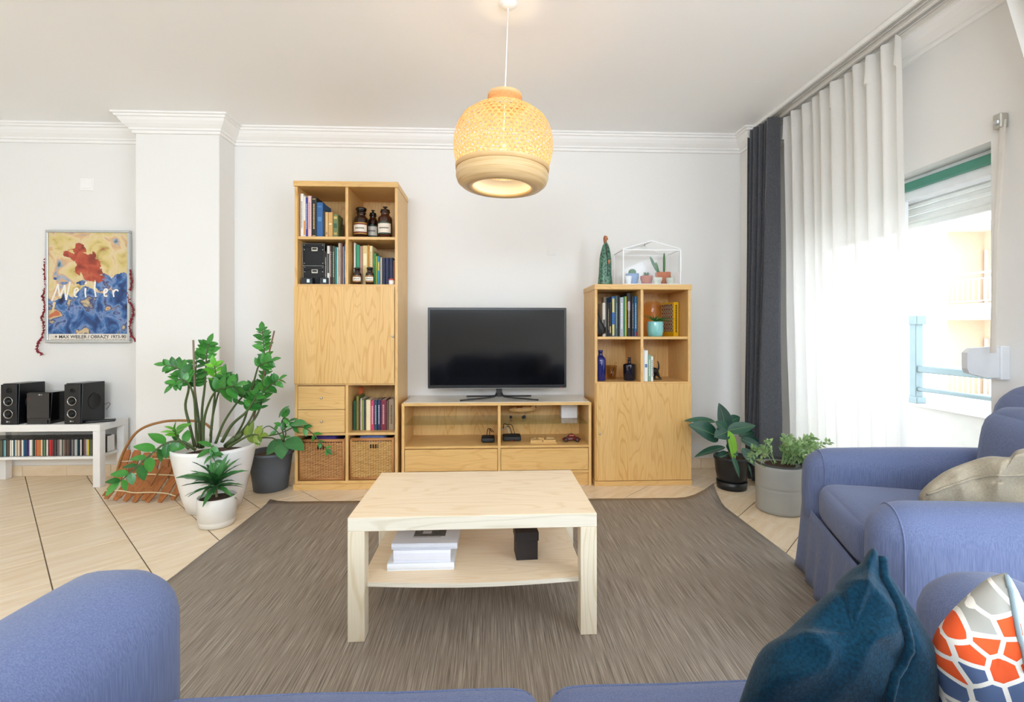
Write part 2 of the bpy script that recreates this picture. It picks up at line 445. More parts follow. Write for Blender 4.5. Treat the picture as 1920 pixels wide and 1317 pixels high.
def leaf_mesh(name, wid=0.4, fold=0.25, droop=0.25, m=None, tip=1.0, n=7, wave=0.0):
    bm = bmesh.new(); rows = []
    for i in range(n + 1):
        t = i / n
        w = wid / 2 * (math.sin(PI * t ** (0.8 * tip)) ** 0.8) if 0 < t < 1 else 0.004
        row = []
        for k in (-1, -0.5, 0, 0.5, 1):
            x = w * k
            z = abs(k) * w * fold * 2 - droop * t * t + wave * math.sin(t * 20 + k * 2) * abs(k)
            row.append(bm.verts.new((x, t, z)))
        rows.append(row)
    for a, b in zip(rows, rows[1:]):
        for k in range(4): bm.faces.new((a[k], a[k + 1], b[k + 1], b[k]))
    me = bpy.data.meshes.new(name); bm.to_mesh(me); bm.free()
    me.materials.append(m)
    for p in me.polygons: p.use_smooth = True
    return me
def add_leaf(me, parent, base, direc, normal, length, width=1.0, name='leaf'):
    d = Vector(direc).normalized(); nn = Vector(normal); nn = (nn - d * nn.dot(d))
    if nn.length < 1e-5: nn = d.orthogonal()
    nn.normalize(); sd = d.cross(nn)
    o = bpy.data.objects.new(name, me); COL.objects.link(o); o.parent = parent
    b = Vector(base) - WL[parent]
    M = Matrix(((sd.x * length * width, d.x * length, nn.x * length, b.x), (sd.y * length * width, d.y * length, nn.y * length, b.y), (sd.z * length * width, d.z * length, nn.z * length, b.z), (0, 0, 0, 1)))
    o.matrix_local = M
    return o
rnd = random.Random(11)
def frond(parent, pts, r0, r1, me, t0, t1, pairs, llen, lw=1.0, stem_m=None, spread=0.85, n=26, jitter=0.35, tipleaf=True):
    path = catmull(pts, n)
    st = put('stem', tube(bmesh.new(), path, r0, 7, r1), stem_m or STEM, parent, True)
    for i in range(pairs):
        t = t0 + (t1 - t0) * (i / max(1, pairs - 1)); k = t * n; a = int(min(k, n - 1)); p = path[a].lerp(path[a + 1], k - a)
        tg = (path[a + 1] - path[a]).normalized()
        look = (Vector((0, 0, CAM_H)) - p).normalized()
        side = tg.cross(look)
        if side.length < 0.1: side = tg.cross(Vector((0, 0, 1)))
        side.normalize()
        for sgn in (-1, 1):
            j = Vector((rnd.uniform(-1, 1), rnd.uniform(-1, 1), rnd.uniform(-1, 1))) * jitter
            d = side * sgn * spread + tg * 0.55 + j * 0.6
            nr = look * 0.6 + Vector((0, 0, 0.7)) + j
            add_leaf(me, parent, p + tg * (0.004 * sgn), d, nr, llen * rnd.uniform(0.8, 1.12) * (1 - 0.25 * abs(2 * (i / max(1, pairs - 1)) - 0.8)), lw)
    if tipleaf:
        tg = (path[-1] - path[-2]).normalized()
        add_leaf(me, parent, path[-1], tg, Vector((0, -0.6, 0.8)), llen * 0.9, lw)
    return st
# ================================================================== THE ROOM
D, XR, ZC, XL, YB = 3.86, 2.27, 2.70, -4.6, -2.5
PX0, PX1, PY = -2.62, -2.018, 3.647      # chimney pillar on the back wall
CX, CYY = 2.045, 3.70                    # corner pillar by the window
T = 0.25

floor = structure(box('floor', XL - T, XR + T, YB - T, D + T, -0.12, -0.004, GROUT, bev=0))
# diagonal stone tiles: each tile in front of the sofa is a piece of its own
su, sv, gap = 0.323, 0.334, 0.0045
def tile_bm(u, v, g):
    b = bmesh.new(); bbox(b, -u / 2 + g / 2, u / 2 - g / 2, -v / 2 + g / 2, v / 2 - g / 2, -0.0035, 0.0, 0.0012); return b
tb = tile_bm(su, sv, gap); tme = bpy.data.meshes.new('tile'); tb.to_mesh(tme); tb.free(); tme.materials.append(TILE)
rest = bmesh.new()
R45 = Matrix.Rotation(PI / 4, 4, 'Z')
ntile = 0
for i in range(-26, 26):
    for j in range(-20, 30):
        # a = (x+y) coordinate centre, b = (y-x) coordinate centre
        a = 0.262 + 0.457 * (i + 0.5); b_ = 1.35 + 0.4725 * (j + 0.5)
        x, y = (a - b_) / 2, (a + b_) / 2
        if x < XL - 0.2 or x > XR + 0.22 or y < YB - 0.2 or y > D + 0.24: continue
        vis = y > 1.5 and x > -3.98 and x > -1.02 * y - 0.25 and not (-1.15 < x < 1.2 and y < 2.95) and not (x > 1.3 and y < 1.8)
        if vis:
            o = bpy.data.objects.new('tile', tme); COL.objects.link(o); o.parent = floor
            o.matrix_local = Matrix.Translation((x, y, 0)) @ R45; ntile += 1
        else:
            t_ = tile_bm(su, sv, gap); bmesh.ops.transform(t_, matrix=Matrix.Translation((x, y, 0)) @ R45, verts=t_.verts); merge(rest, t_)
stuff(put('tile_field', rest, TILE, floor))

structure(box('ceiling', XL - T, XR + T, YB - T, D + T, ZC, ZC + 0.2, CEIL, bev=0))
structure(box('wall_back', XL - T, XR + T, D, D + T, -0.1, ZC, WALL, bev=0))
structure(box('wall_left', XL - T, XL, YB - T, D, -0.1, ZC, WALL, bev=0))
structure(box('wall_pillar', PX0, PX1, PY, D, -0.002, ZC, WALL, bev=0.004))
structure(box('wall_corner', CX, XR, CYY, D, -0.002, ZC, WALL, bev=0.004))

def wall_with_hole(name, along, a0, a1, z0, z1, holes, t0, t1):
    """wall slab in the plane of `along` axis ('x' or 'y') built on a shared grid so it stays one solid"""
    us = sorted({a0, a1, *[h[0] for h in holes], *[h[1] for h in holes]}); zs = sorted({z0, z1, *[h[2] for h in holes], *[h[3] for h in holes]})
    bm = bmesh.new()
    V = {}
    def vert(u, z, t):
        k = (round(u, 4), round(z, 4), round(t, 4))
        if k not in V: V[k] = bm.verts.new((u, t, z) if along == 'x' else (t, u, z))
        return V[k]
    def solid(i, j):
        if i < 0 or j < 0 or i >= len(us) - 1 or j >= len(zs) - 1: return False
        uc, zc = (us[i] + us[i + 1]) / 2, (zs[j] + zs[j + 1]) / 2
        return not any(h[0] < uc < h[1] and h[2] < zc < h[3] for h in holes)
    for i in range(len(us) - 1):
        for j in range(len(zs) - 1):
            if not solid(i, j): continue
            a, b, c, d = us[i], us[i + 1], zs[j], zs[j + 1]
            for t in (t0, t1): bm.faces.new([vert(a, c, t), vert(b, c, t), vert(b, d, t), vert(a, d, t)])
            if not solid(i - 1, j): bm.faces.new([vert(a, c, t0), vert(a, d, t0), vert(a, d, t1), vert(a, c, t1)])
            if not solid(i + 1, j): bm.faces.new([vert(b, c, t0), vert(b, d, t0), vert(b, d, t1), vert(b, c, t1)])
            if not solid(i, j - 1): bm.faces.new([vert(a, c, t0), vert(b, c, t0), vert(b, c, t1), vert(a, c, t1)])
            if not solid(i, j + 1): bm.faces.new([vert(a, d, t0), vert(b, d, t0), vert(b, d, t1), vert(a, d, t1)])
    bmesh.ops.recalc_face_normals(bm, faces=bm.faces)
    return structure(put(name, bm, WALL))
DY0, DY1, DZ = 2.09, 3.44, 1.985
wall_with_hole('wall_right', 'y', YB - T, D, -0.1, ZC, [(DY0, DY1, 0.0, DZ), (-2.0, 0.5, 0.25, 2.3)], XR, XR + T)
wall_with_hole('wall_rear', 'x', XL, XR, -0.1, ZC, [(-2.45, 0.95, 1.73, 2.51)], YB - T, YB)  # unseen high opening, added to hold the rear fill light

# cornice: one moulding mitred round the pillars
prof = [(0.0, ZC), (0.105, ZC), (0.105, ZC - 0.012), (0.092, ZC - 0.016), (0.090, ZC - 0.028), (0.078, ZC - 0.032), (0.070, ZC - 0.050), (0.055, ZC - 0.070),
        (0.040, ZC - 0.084), (0.030, ZC - 0.092), (0.028, ZC - 0.104), (0.016, ZC - 0.108), (0.014, ZC - 0.126), (0.0, ZC - 0.128)]
structure(put('trim_1', sweep(bmesh.new(), [(XL, D), (PX0, D), (PX0, PY), (PX1, PY), (PX1, D), (CX, D), (CX, CYY), (XR, CYY), (XR, YB)], prof), TRIM))

# stone skirting in separate pieces
def skirting(name, p0, p1, nrm, h=0.082, t=0.011, L=0.333):
    root = bpy.data.objects.new(name, None); COL.objects.link(root); root['kind'] = 'structure'; WL[root] = Vector((0, 0, 0))
    p0, p1 = Vector((*p0, 0)), Vector((*p1, 0)); nn = Vector((*nrm, 0)); d = p1 - p0; n_ = max(1, round(d.length / L)); q = d / n_
    for i in range(n_):
        a, b = p0 + q * i + q.normalized() * 0.001, p0 + q * (i + 1) - q.normalized() * 0.001
        c = b + nn * t
        x0, x1 = sorted((a.x, c.x)); y0, y1 = sorted((a.y, c.y))
        box('skirting_tile', x0, x1, y0, y1, 0.0005, h, BASE_ST, root, 0.0015)
skirting('baseboard_back', (XL, D), (PX0, D), (0, -1))
skirting('baseboard_pillar', (PX0 - 0.011, PY), (PX1 + 0.011, PY), (0, -1), L=0.32)
skirting('baseboard_pillar_side', (PX1, PY), (PX1, D), (1, 0))
skirting('baseboard_pillar_return', (PX0, PY), (PX0, D), (-1, 0))
skirting('baseboard_middle', (PX1 + 0.011, D), (CX, D), (0, -1))
skirting('baseboard_corner', (CX, CYY), (CX, D - 0.011), (-1, 0))
skirting('baseboard_right', (XR, 0.55), (XR, DY0), (-1, 0))
skirting('baseboard_right_far', (XR, DY1), (XR, CYY), (-1, 0))

# ------------------------------------------------------------------ balcony door with roller shutter
PVC = mat('#eef0f2', 0.35, name='white_door_profile')
GREEN = mat('#4f8f7c', 0.5, name='green_painted_frame')
door = bpy.data.objects.new('door_1', None); COL.objects.link(door); door.location = (2.38, 2.76, 0); door['kind'] = 'structure'; WL[door] = Vector((2.38, 2.76, 0))
box('green_head', 2.345, 2.37, DY0, DY1, 1.912, 1.958, GREEN, door)
box('frame_head', 2.37, 2.45, DY0, DY1, 1.862, 1.984, PVC, door)
box('frame_jamb', 2.34, 2.45, DY0, DY0 + 0.05, 0.0, 1.862, PVC, door)
box('frame_jamb', 2.34, 2.45, DY1 - 0.05, DY1, 0.0, 1.862, PVC, door)
box('frame_sill', 2.34, 2.45, DY0 + 0.05, DY1 - 0.05, 0.0, 0.04, PVC, door)
box('threshold', XR, XR + T + .02, DY0, DY1, -0.06, 0.003, BASE_ST, door)
leaf_ = box('sliding_stile', 2.36, 2.39, 2.655, 2.705, 0.04, 1.862, PVC, door)
box('sliding_stile', 2.36, 2.39, DY1 - 0.11, DY1 - 0.05, 0.04, 1.862, PVC, door)
box('sliding_rail', 2.36, 2.39, 2.705, DY1 - 0.11, 0.04, 0.11, PVC, door)
box('sliding_rail', 2.36, 2.39, 2.705, DY1 - 0.11, 1.80, 1.862, PVC, door)
box('pane', 2.372, 2.377, 2.705, DY1 - 0.11, 0.11, 1.80, GLASS, door, 0)
box('meeting_stile', 2.405, 2.43, 2.70, 2.735, 0.04, 1.862, mat('#e6dccb', 0.5, name='cream_profile'), door)
SHUT = mat('#eceeea', 0.5, name='shutter_slat')
for i in range(5):
    z1 = 1.975 - i * 0.045
    bm = prism(bmesh.new(), [(2.470, z1), (2.462, z1 - 0.012), (2.460, z1 - 0.030), (2.468, z1 - 0.0435), (2.474, z1 - 0.0435), (2.475, z1)], DY0 + 0.02, DY1 - 0.02, 'y')
    # outline given in x,z : the slat runs along y
    put('shutter_slat', bm, SHUT, door)
box('shutter_foot', 2.458, 2.478, DY0 + 0.02, DY1 - 0.02, 1.715, 1.7495, SHUT, door, 0.003)

# strap that raises the shutter, with its wall winder
GREYW = mat('#dedfe0', 0.45, name='pale_grey_plastic')
st = thing('shutter_strap', 'grey pull strap with pivoting winder box on the wall beside the balcony door', 'strap', (XR - 0.01, 1.95, 0.8))
tp = onX(1881, 225, XR - 0.02); bt = onX(1862, 662, XR - 0.14)
sb = bmesh.new(); tube(sb, [tp, tp.lerp(bt, .5) + Vector((-0.01, 0, 0)), bt], 0.011, 6, flat=0.15, up=(1, 0.3, 0)); put('tape', sb, mat('#cfc8be', 0.9, name='strap_webbing'), st)
p = onX(1884, 222, XR)
brk = box('guide_bracket', XR - 0.035, XR, p.y - 0.016, p.y + 0.022, p.z - 0.045, p.z + 0.02, mat('#bdbab0', 0.4, 0.5, name='bracket_metal'), st, 0.004)
box('guide_roller', XR - 0.045, XR - 0.008, p.y - 0.012, p.y + 0.012, p.z - 0.03, p.z - 0.01, SILVER, brk, 0.004)
a = onX(1886, 690, XR)
bm = prism(bmesh.new(), [(XR - 0.19, 0.955), (XR - 0.19, 1.025), (XR - 0.165, 1.045), (XR - 0.055, 1.052), (XR - 0.04, 1.045), (XR - 0.04, 0.915), (XR - 0.10, 0.915), (XR - 0.18, 0.935)], a.y - 0.012, a.y + 0.014, 'y')
put('winder_case', bm, GREYW, st)
box('winder_plate', XR - 0.042, XR, a.y - 0.02, a.y + 0.024, 0.905, 1.055, GREYW, st, 0.004)

# ------------------------------------------------------------------ balcony outside
OUTW = mat('#c8c4bc', 0.8, name='white_render')
bal = thing('balcony_parapet', 'low white balcony parapet outside the door carrying grey rails', 'balcony', (3.35, 2.5, -0.1))
box('parapet_wall', 3.30, 3.42, -1.0, 5.2, -0.1, 0.54, OUTW, bal)
box('coping', 3.27, 3.45, -1.0, 5.2, 0.54, 0.56, mat('#e9e9e4', 0.6, name='coping_stone'), bal)
box('balcony_floor', 2.52, 3.30, -1.0, 5.2, -0.14, -0.03, mat('#a8a096', 0.8, name='balcony_tile'), bal)
RAILM = mat('#7d8c8c', 0.4, 0.2, name='grey_green_rail')
for z, hgt in ((0.80, 0.05), (0.655, 0.03)): box('rail', 3.29, 3.33, -1.0, 3.60, z, z + hgt, RAILM, bal, 0.006)
box('post', 3.28, 3.34, 3.58, 3.64, 0.56, 1.22, RAILM, bal, 0.004)
box('post_clamp', 3.27, 3.35, 3.56, 3.66, 1.17, 1.24, RAILM, bal, 0.004)
box('post_foot', 3.27, 3.35, 3.56, 3.66, 0.56, 0.61, RAILM, bal, 0.004)

# ------------------------------------------------------------------ building across the street
FAC = mat('#d8d4cc', 0.85, name='far_white_render'); PEACH = mat('#d8c0a6', 0.85, name='far_peach_render')
bx_ = 14.0
bld = thing('exterior_building', 'sunlit white apartment block with peach loggias across the street', 'building', (bx_, 13, -6))
Y0, Y1 = 9.5, 14.49
def facade(nm, y0, y1, z0, z1, x0=bx_, x1=bx_ + 0.3, m=FAC): return box(nm, x0, x1, y0, y1, z0, z1, m, bld, 0)
facade('end_wall', Y1, 26, -6, 11); facade('end_wall', 4, Y0, -6, 11)
for k in range(-2, 4):
    z = 1.46 + 2.77 * k
    facade('slab_band', Y0, Y1, z, z + 0.46, bx_ - 0.05, bx_ + 1.6)
    facade('loggia_back', Y0, Y1, z + 0.46, z + 2.77, bx_ + 1.5, bx_ + 1.6, PEACH)
    facade('loggia_side', Y1 - 0.02, Y1 + 0.25, z + 0.46, z + 2.77, bx_ + 0.3, bx_ + 1.6, PEACH)
    w = facade('window', 12.9, 14.2, z + 0.46, z + 2.35, bx_ + 1.46, bx_ + 1.5, mat('#d8d2c8', 0.6, name='far_window_frame'))
    box('blind', bx_ + 1.42, bx_ + 1.46, 12.95, 13.9, z + 1.75, z + 2.3, mat('#f0ece4', 0.6, name='far_blind'), w, 0)
    box('window_pane', bx_ + 1.44, bx_ + 1.46, 12.95, 13.9, z + 0.55, z + 1.75, mat('#b9a894', 0.25, name='far_pane'), w, 0)
    facade('drain_pipe', 14.30, 14.38, z + 0.46, z + 2.2, bx_ + 1.4, bx_ + 1.5, mat('#c9c4bb', 0.6, name='far_pipe'))
for k in (0, -1):
    z = 1.92 + 2.77 * k
    rl = facade('balcony_rail', Y0 + 0.05, Y1 - 0.05, z + 0.86, z + 0.91, bx_ + 0.02, bx_ + 0.07, mat('#f4f2ee', 0.5, name='far_railing'))
    box('rail_bar', bx_ + 0.02, bx_ + 0.07, Y0 + 0.05, Y1 - 0.05, z + 0.70, z + 0.73, rl.data.materials[0], rl, 0)
    box('rail_bar', bx_ + 0.02, bx_ + 0.07, Y0 + 0.05, Y1 - 0.05, z + 0.06, z + 0.09, rl.data.materials[0], rl, 0)
    for i in range(30):
        y = Y1 - 0.1 - i * 0.16
        box('baluster', bx_ + 0.03, bx_ + 0.06, y - 0.012, y + 0.012, z + 0.09, z + 0.70, rl.data.materials[0], rl, 0)
tag(structure(box('exterior_street', 3.5, 30, -30, 60, -6.3, -6.0, mat('#b9b4aa', 0.9, name='street'), bev=0)), 'pale street far below the balcony', 'street')

# ------------------------------------------------------------------ curtains
rl_ = thing('curtain_rail', 'white double curtain track running along the ceiling above the windows', 'curtain rail', (2.07, 1.8, 2.66))
box('track', 2.00, 2.05, -0.2, 3.66, 2.672, 2.699, WHITE, rl_, 0.003)
box('track', 2.085, 2.135, -0.2, 3.66, 2.672, 2.699, WHITE, rl_, 0.003)
box('track_slot', 2.018, 2.032, -0.2, 3.655, 2.666, 2.673, mat('#b5b5b2', 0.4, 0.5, name='slot'), rl_, 0)
box('track_slot', 2.103, 2.117, -0.2, 3.655, 2.666, 2.673, mat('#b5b5b2', 0.4, 0.5, name='slot'), rl_, 0)
def curtain(name, pts_top, pts_bot, z0, z1, m, label, cat='curtain', nz=14, solid=0.0, nu=120, noise_a=0.006):
    """hang a cloth between a plan curve at the track and one at the hem"""
    A = catmull([Vector((x, y, z1)) for x, y in pts_top], nu); B = catmull([Vector((x, y, z0)) for x, y in pts_bot], nu)
    bm = bmesh.new(); rows = []
    for j in range(nz + 1):
        t = j / nz; e = t ** 0.8
        row = []
        for i in range(nu + 1):
            p = A[i].lerp(B[i], e)
            p = p + Vector((noise.noise(Vector((p.x * 9, p.y * 9, p.z * 1.3))) * noise_a * t * 3, noise.noise(Vector((p.y * 7 + 5, p.x * 7, p.z * 1.2))) * noise_a * t, 0))
            row.append(bm.verts.new(p))
        rows.append(row)
    for a, b in zip(rows, rows[1:]):
        for i in range(nu): bm.faces.new((a[i], a[i + 1], b[i + 1], b[i]))
    o = put(name, bm, m, None, True)
    if solid:
        md = o.modifiers.new('thickness', 'SOLIDIFY'); md.thickness = solid
    origin_to(o, (pts_bot[0][0], pts_bot[0][1], z0))
    return tag(o, label, cat)
def pleats(x, y0, y1, n, amp, dx=0.0, ph=0.0, jit=0.0, sd=3):
    r = random.Random(sd); out = []
    for i in range(2 * n + 1):
        t = i / (2 * n)
        s = 1 if (i % 2) else -1
        out.append((x + dx * t + s * amp * (1 + jit * r.uniform(-1, 1)), y0 + (y1 - y0) * t + (r.uniform(-1, 1) * jit * 0.25 * (y1 - y0) / (2 * n) if 0 < i < 2 * n else 0)))
    return out
dt = pleats(2.035, 3.66, 3.40, 5, 0.05, 0.02, jit=0.25) + [(2.075, 3.385), (2.085, 3.395)]
db = pleats(2.00, 3.62, 3.36, 5, 0.055, -0.03, jit=0.25, sd=3) + [(2.01, 3.33), (2.06, 3.32)]
curtain('blackout_curtain', dt, db, 0.015, 2.665, DARKCURT, 'charcoal blackout curtain gathered in the corner left of the white sheer', solid=0.004)
stp = pleats(2.125, 3.37, 2.40, 10, 0.022, 0.0, jit=0.6, sd=5)
sbt = pleats(2.135, 3.30, 2.36, 10, 0.028, 0.0, jit=0.6, sd=5)
sh = curtain('sheer_curtain', stp, sbt, 0.015, 2.66, SHEER, 'long white sheer curtain hanging across the left half of the balcony door', nu=240)
hd = curtain('heading_tape', stp, stp, 2.50, 2.655, sheer_mat('sheer_heading', 0.12), 'x', nu=240, nz=2)
for k_ in ('label', 'category'): del hd[k_]
hd.parent = sh; hd.matrix_parent_inverse = Matrix.Translation(-sh.location); WL[hd] = WL[sh]
for v in hd.data.vertices: v.co.x -= 0.004
sp2 = pleats(2.10, 1.90, 1.50, 5, 0.03, 0.0, jit=0.4, sd=8); sq2 = pleats(2.15, 1.52, 1.15, 5, 0.03, 0.0, jit=0.4, sd=8)
curtain('sheer_curtain', sp2, sq2, 0.9, 2.66, SHEER, 'white sheer curtain drawn aside at the far right edge, beyond the strap', nu=120)
# ================================================================== WALL UNITS
FY, BY = 3.446, 3.848
def knob(parent, x, z, y=FY - 0.018):
    bm = lathe(bmesh.new(), [(0.003, 0.0), (0.003, 0.008), (0.007, 0.011), (0.008, 0.017), (0.005, 0.021), (0.0005, 0.022)], seg=12)
    bmesh.ops.transform(bm, matrix=Matrix.Translation((x, y, z)) @ Matrix.Rotation(PI / 2, 4, 'X'), verts=bm.verts)
    o = put('knob', bm, SILVER, parent, True); o['label'] = 'small satin metal knob'; return o
def glides(parent, xs, y0, y1):
    pass

# ---- tall bookcase
LX0, LX1 = -1.388, -0.668
bk = thing('bookcase', 'tall honey beech bookcase left of the television, with door, two drawers and baskets', 'bookcase', ((LX0 + LX1) / 2, 3.64, 0))
t = 0.02
box('top', LX0 - 0.006, LX1 + 0.004, FY - 0.012, BY, 2.140, 2.178, W_H, bk, 0.002)
box('side', LX0, LX0 + t, FY, BY, 0.04, 2.140, W_V, bk, 0.001)
box('side', LX1 - t, LX1, FY, BY, 0.04, 2.140, W_V, bk, 0.001)
box('back_panel', LX0 + t, LX1 - t, BY - 0.008, BY, 0.04, 2.140, W_V, bk, 0)
MX = -1.026
box('divider', MX - t / 2, MX + t / 2, FY + 0.002, BY - 0.008, 1.452, 2.140, W_V, bk, 0.001)
box('divider', MX - t / 2, MX + t / 2, FY + 0.002, BY - 0.008, 0.058, 0.735, W_V, bk, 0.001)
box('shelf', LX0 + t, MX - t / 2, FY + 0.006, BY - 0.008, 1.770, 1.790, W_H, bk, 0.001)
box('shelf', MX + t / 2, LX1 - t, FY + 0.006, BY - 0.008, 1.770, 1.790, W_H, bk, 0.001)
box('shelf', LX0 + t, LX1 - t, FY + 0.004, BY - 0.008, 1.432, 1.452, W_H, bk, 0.001)
box('shelf', LX0 + t, LX1 - t, FY + 0.004, BY - 0.008, 0.735, 0.752, W_H, bk, 0.001)
box('shelf', LX0 + t, MX - t / 2, FY + 0.004, BY - 0.008, 0.380, 0.398, W_H, bk, 0.001)
box('shelf', MX + t / 2, LX1 - t, FY + 0.004, BY - 0.008, 0.380, 0.398, W_H, bk, 0.001)
box('bottom', LX0 + t, LX1 - t, FY + 0.002, BY - 0.008, 0.04, 0.058, W_H, bk, 0.001)
box('plinth', LX0 - 0.006, LX1 + 0.004, FY - 0.014, BY, 0.0, 0.04, W_H, bk, 0.001)
dr = box('door', LX0 + 0.003, LX1 - t - 0.002, FY - 0.018, FY, 0.748, 1.436, W_V, bk, 0.001); knob(dr, onY(738, 631, FY).x, onY(738, 631, FY).z)
for z0, z1 in ((0.566, 0.730), (0.402, 0.562)):
    q = box('drawer', LX0 + t + 0.004, MX - t / 2 - 0.003, FY - 0.004, FY + 0.30, z0, z1, W_H, bk, 0.001); knob(q, (LX0 + t + MX) / 2, (z0 + z1) / 2, FY - 0.004)

# ---- television bench
TX0, TX1, TYF = -0.642, 0.722, FY + 0.004
tv_b = thing('television_bench', 'low honey beech bench under the television with glass shelves and two drawers', 'tv bench', ((TX0 + TX1) / 2, 3.64, 0))
box('top', TX0, TX1, TYF, BY, 0.584, 0.603, W_H, tv_b, 0.001)
box('glass_top', TX0 + 0.012, TX1 - 0.012, TYF + 0.012, BY - 0.01, 0.6032, 0.608, mat('#d9d3c6', 0.12, name='frosted_glass_top'), tv_b, 0.001)
box('side', TX0, TX0 + t, TYF, BY, 0.0, 0.584, W_V, tv_b, 0.001)
box('side', TX1 - t, TX1, TYF, BY, 0.0, 0.584, W_V, tv_b, 0.001)
DXm = onY(936, 764, TYF).x
box('divider', DXm - t / 2, DXm + t / 2, TYF + 0.004, BY - 0.008, 0.10, 0.584, W_V, tv_b, 0.001)
box('back_panel', TX0 + t, TX1 - t, BY - 0.008, BY, 0.09, 0.584, W_V, tv_b, 0)
box('bottom', TX0 + t, TX1 - t, TYF + 0.004, BY - 0.008, 0.094, 0.112, W_H, tv_b, 0.001)
box('plinth', TX0 + t, TX1 - t, TYF + 0.02, TYF + 0.036, 0.0, 0.094, W_H, tv_b, 0.001)
for x0, x1 in ((TX0 + t, DXm - t / 2), (DXm + t / 2, TX1 - t)):
    box('shelf', x0, x1, TYF + 0.008, BY - 0.008, 0.276, 0.293, W_H, tv_b, 0.001)
    box('drawer', x0 + 0.003, x1 - 0.003, TYF + 0.003, TYF + 0.34, 0.116, 0.271, W_H, tv_b, 0.001)
    box('glass_shelf', x0 + 0.001, x1 - 0.001, TYF + 0.03, BY - 0.01, 0.441, 0.447, GLASS_SH, tv_b, 0.0005)

# ---- low bookcase
RX0, RX1 = 0.745, 1.452
br = thing('bookcase', 'half height honey beech bookcase right of the television, one door below open shelves', 'bookcase', ((RX0 + RX1) / 2, 3.64, 0))
RM = onY(1204, 600, FY).x
box('top', RX0 - 0.004, RX1 + 0.006, FY - 0.012, BY, 1.421, 1.459, W_H, br, 0.002)
box('side', RX0, RX0 + t, FY, BY, 0.035, 1.421, W_V, br, 0.001)
box('side', RX1 - t, RX1, FY, BY, 0.035, 1.421, W_V, br, 0.001)
box('back_panel', RX0 + t, RX1 - t, BY - 0.008, BY, 0.035, 1.421, W_V, br, 0)
box('divider', RM - t / 2, RM + t / 2, FY + 0.002, BY - 0.008, 0.75, 1.421, W_V, br, 0.001)
for x0, x1 in ((RX0 + t, RM - t / 2), (RM + t / 2, RX1 - t)): box('shelf', x0, x1, FY + 0.006, BY - 0.008, 1.060, 1.079, W_H, br, 0.001)
box('shelf', RX0 + t, RX1 - t, FY + 0.002, BY - 0.008, 0.731, 0.750, W_H, br, 0.001)
box('bottom', RX0 + t, RX1 - t, FY + 0.002, BY - 0.008, 0.035, 0.053, W_H, br, 0.001)
box('plinth', RX0 - 0.004, RX1 + 0.006, FY - 0.014, BY, 0.0, 0.035, W_H, br, 0.001)
dr = box('door', RX0 + 0.008, RX1 - 0.002, FY - 0.018, FY, 0.040, 0.742, W_V, br, 0.001); knob(dr, onY(1123, 812, FY).x, onY(1123, 812, FY).z)

# ------------------------------------------------------------------ books
PAGES = mat('#e7dfcc', 0.9, name='paper_block')
def book(x0, x1, z0, h, depth, yf, hexc, label, group, lean=0.0, band=None, title=None, soft=True):
    w = x1 - x0
    b = thing('book', label, 'book', ((x0 + x1) / 2, yf, z0), (0, lean, 0), group)
    hw = w / 2; c = min(0.003, w * 0.18)
    m = mat(hexc, 0.55, name='cover_' + hexc.strip('#'))
    bm = bmesh.new()
    outer = [(-hw, depth), (-hw, 0.003), (-hw * 0.6, 0.0), (hw * 0.6, 0.0), (hw, 0.003), (hw, depth), (hw - c, depth), (hw - c, 0.006), (-hw + c, 0.006), (-hw + c, depth)]
    prism(bm, outer, 0.0, h, 'z')
    cv = put('cover', bm, m, b, local=True)
    box('pages', -hw + c, hw - c, 0.0065, depth - 0.004, 0.003, h - 0.003, PAGES, b, 0, True)
    if band:
        for (za, zb, hc) in band: box('spine_band', -hw * 0.62, hw * 0.62, -0.0006, 0.003, za * h, zb * h, mat(hc, 0.5, name='print_' + hc.strip('#')), cv, 0, True)
    if title:
        rr = random.Random(int(h * 1e5) + int(w * 1e6)); z = h * 0.2
        bmt = bmesh.new()
        while z < h * 0.82:
            L = rr.uniform(0.006, 0.014); bbox(bmt, -hw * 0.28, hw * 0.28, -0.0008, 0.002, z, min(z + L, h * .86)); z += L + 0.003
        stuff(put('spine_lettering', bmt, mat(title, 0.5, name='print_' + title.strip('#')), cv, local=True))
    return b
CN = {}
def shelf_row(zoom, org, sc, floor_z, yf, rows, where, group):
    for i, (a, b_, top, hexc, cname, dep, kw) in enumerate(rows):
        x0 = onY(org[0] + a * sc, 500, yf).x; x1 = onY(org[0] + b_ * sc, 500, yf).x
        zt = onY(org[0] + (a + b_) / 2 * sc, org[1] + top * sc, yf).z
        book(x0 + 0.0006, x1 - 0.0006, floor_z, zt - floor_z, dep, yf, hexc, f'{cname} book, {ORD[i]} from the left {where}', group, **kw)
S1, O1 = 0.22776, (540, 320)
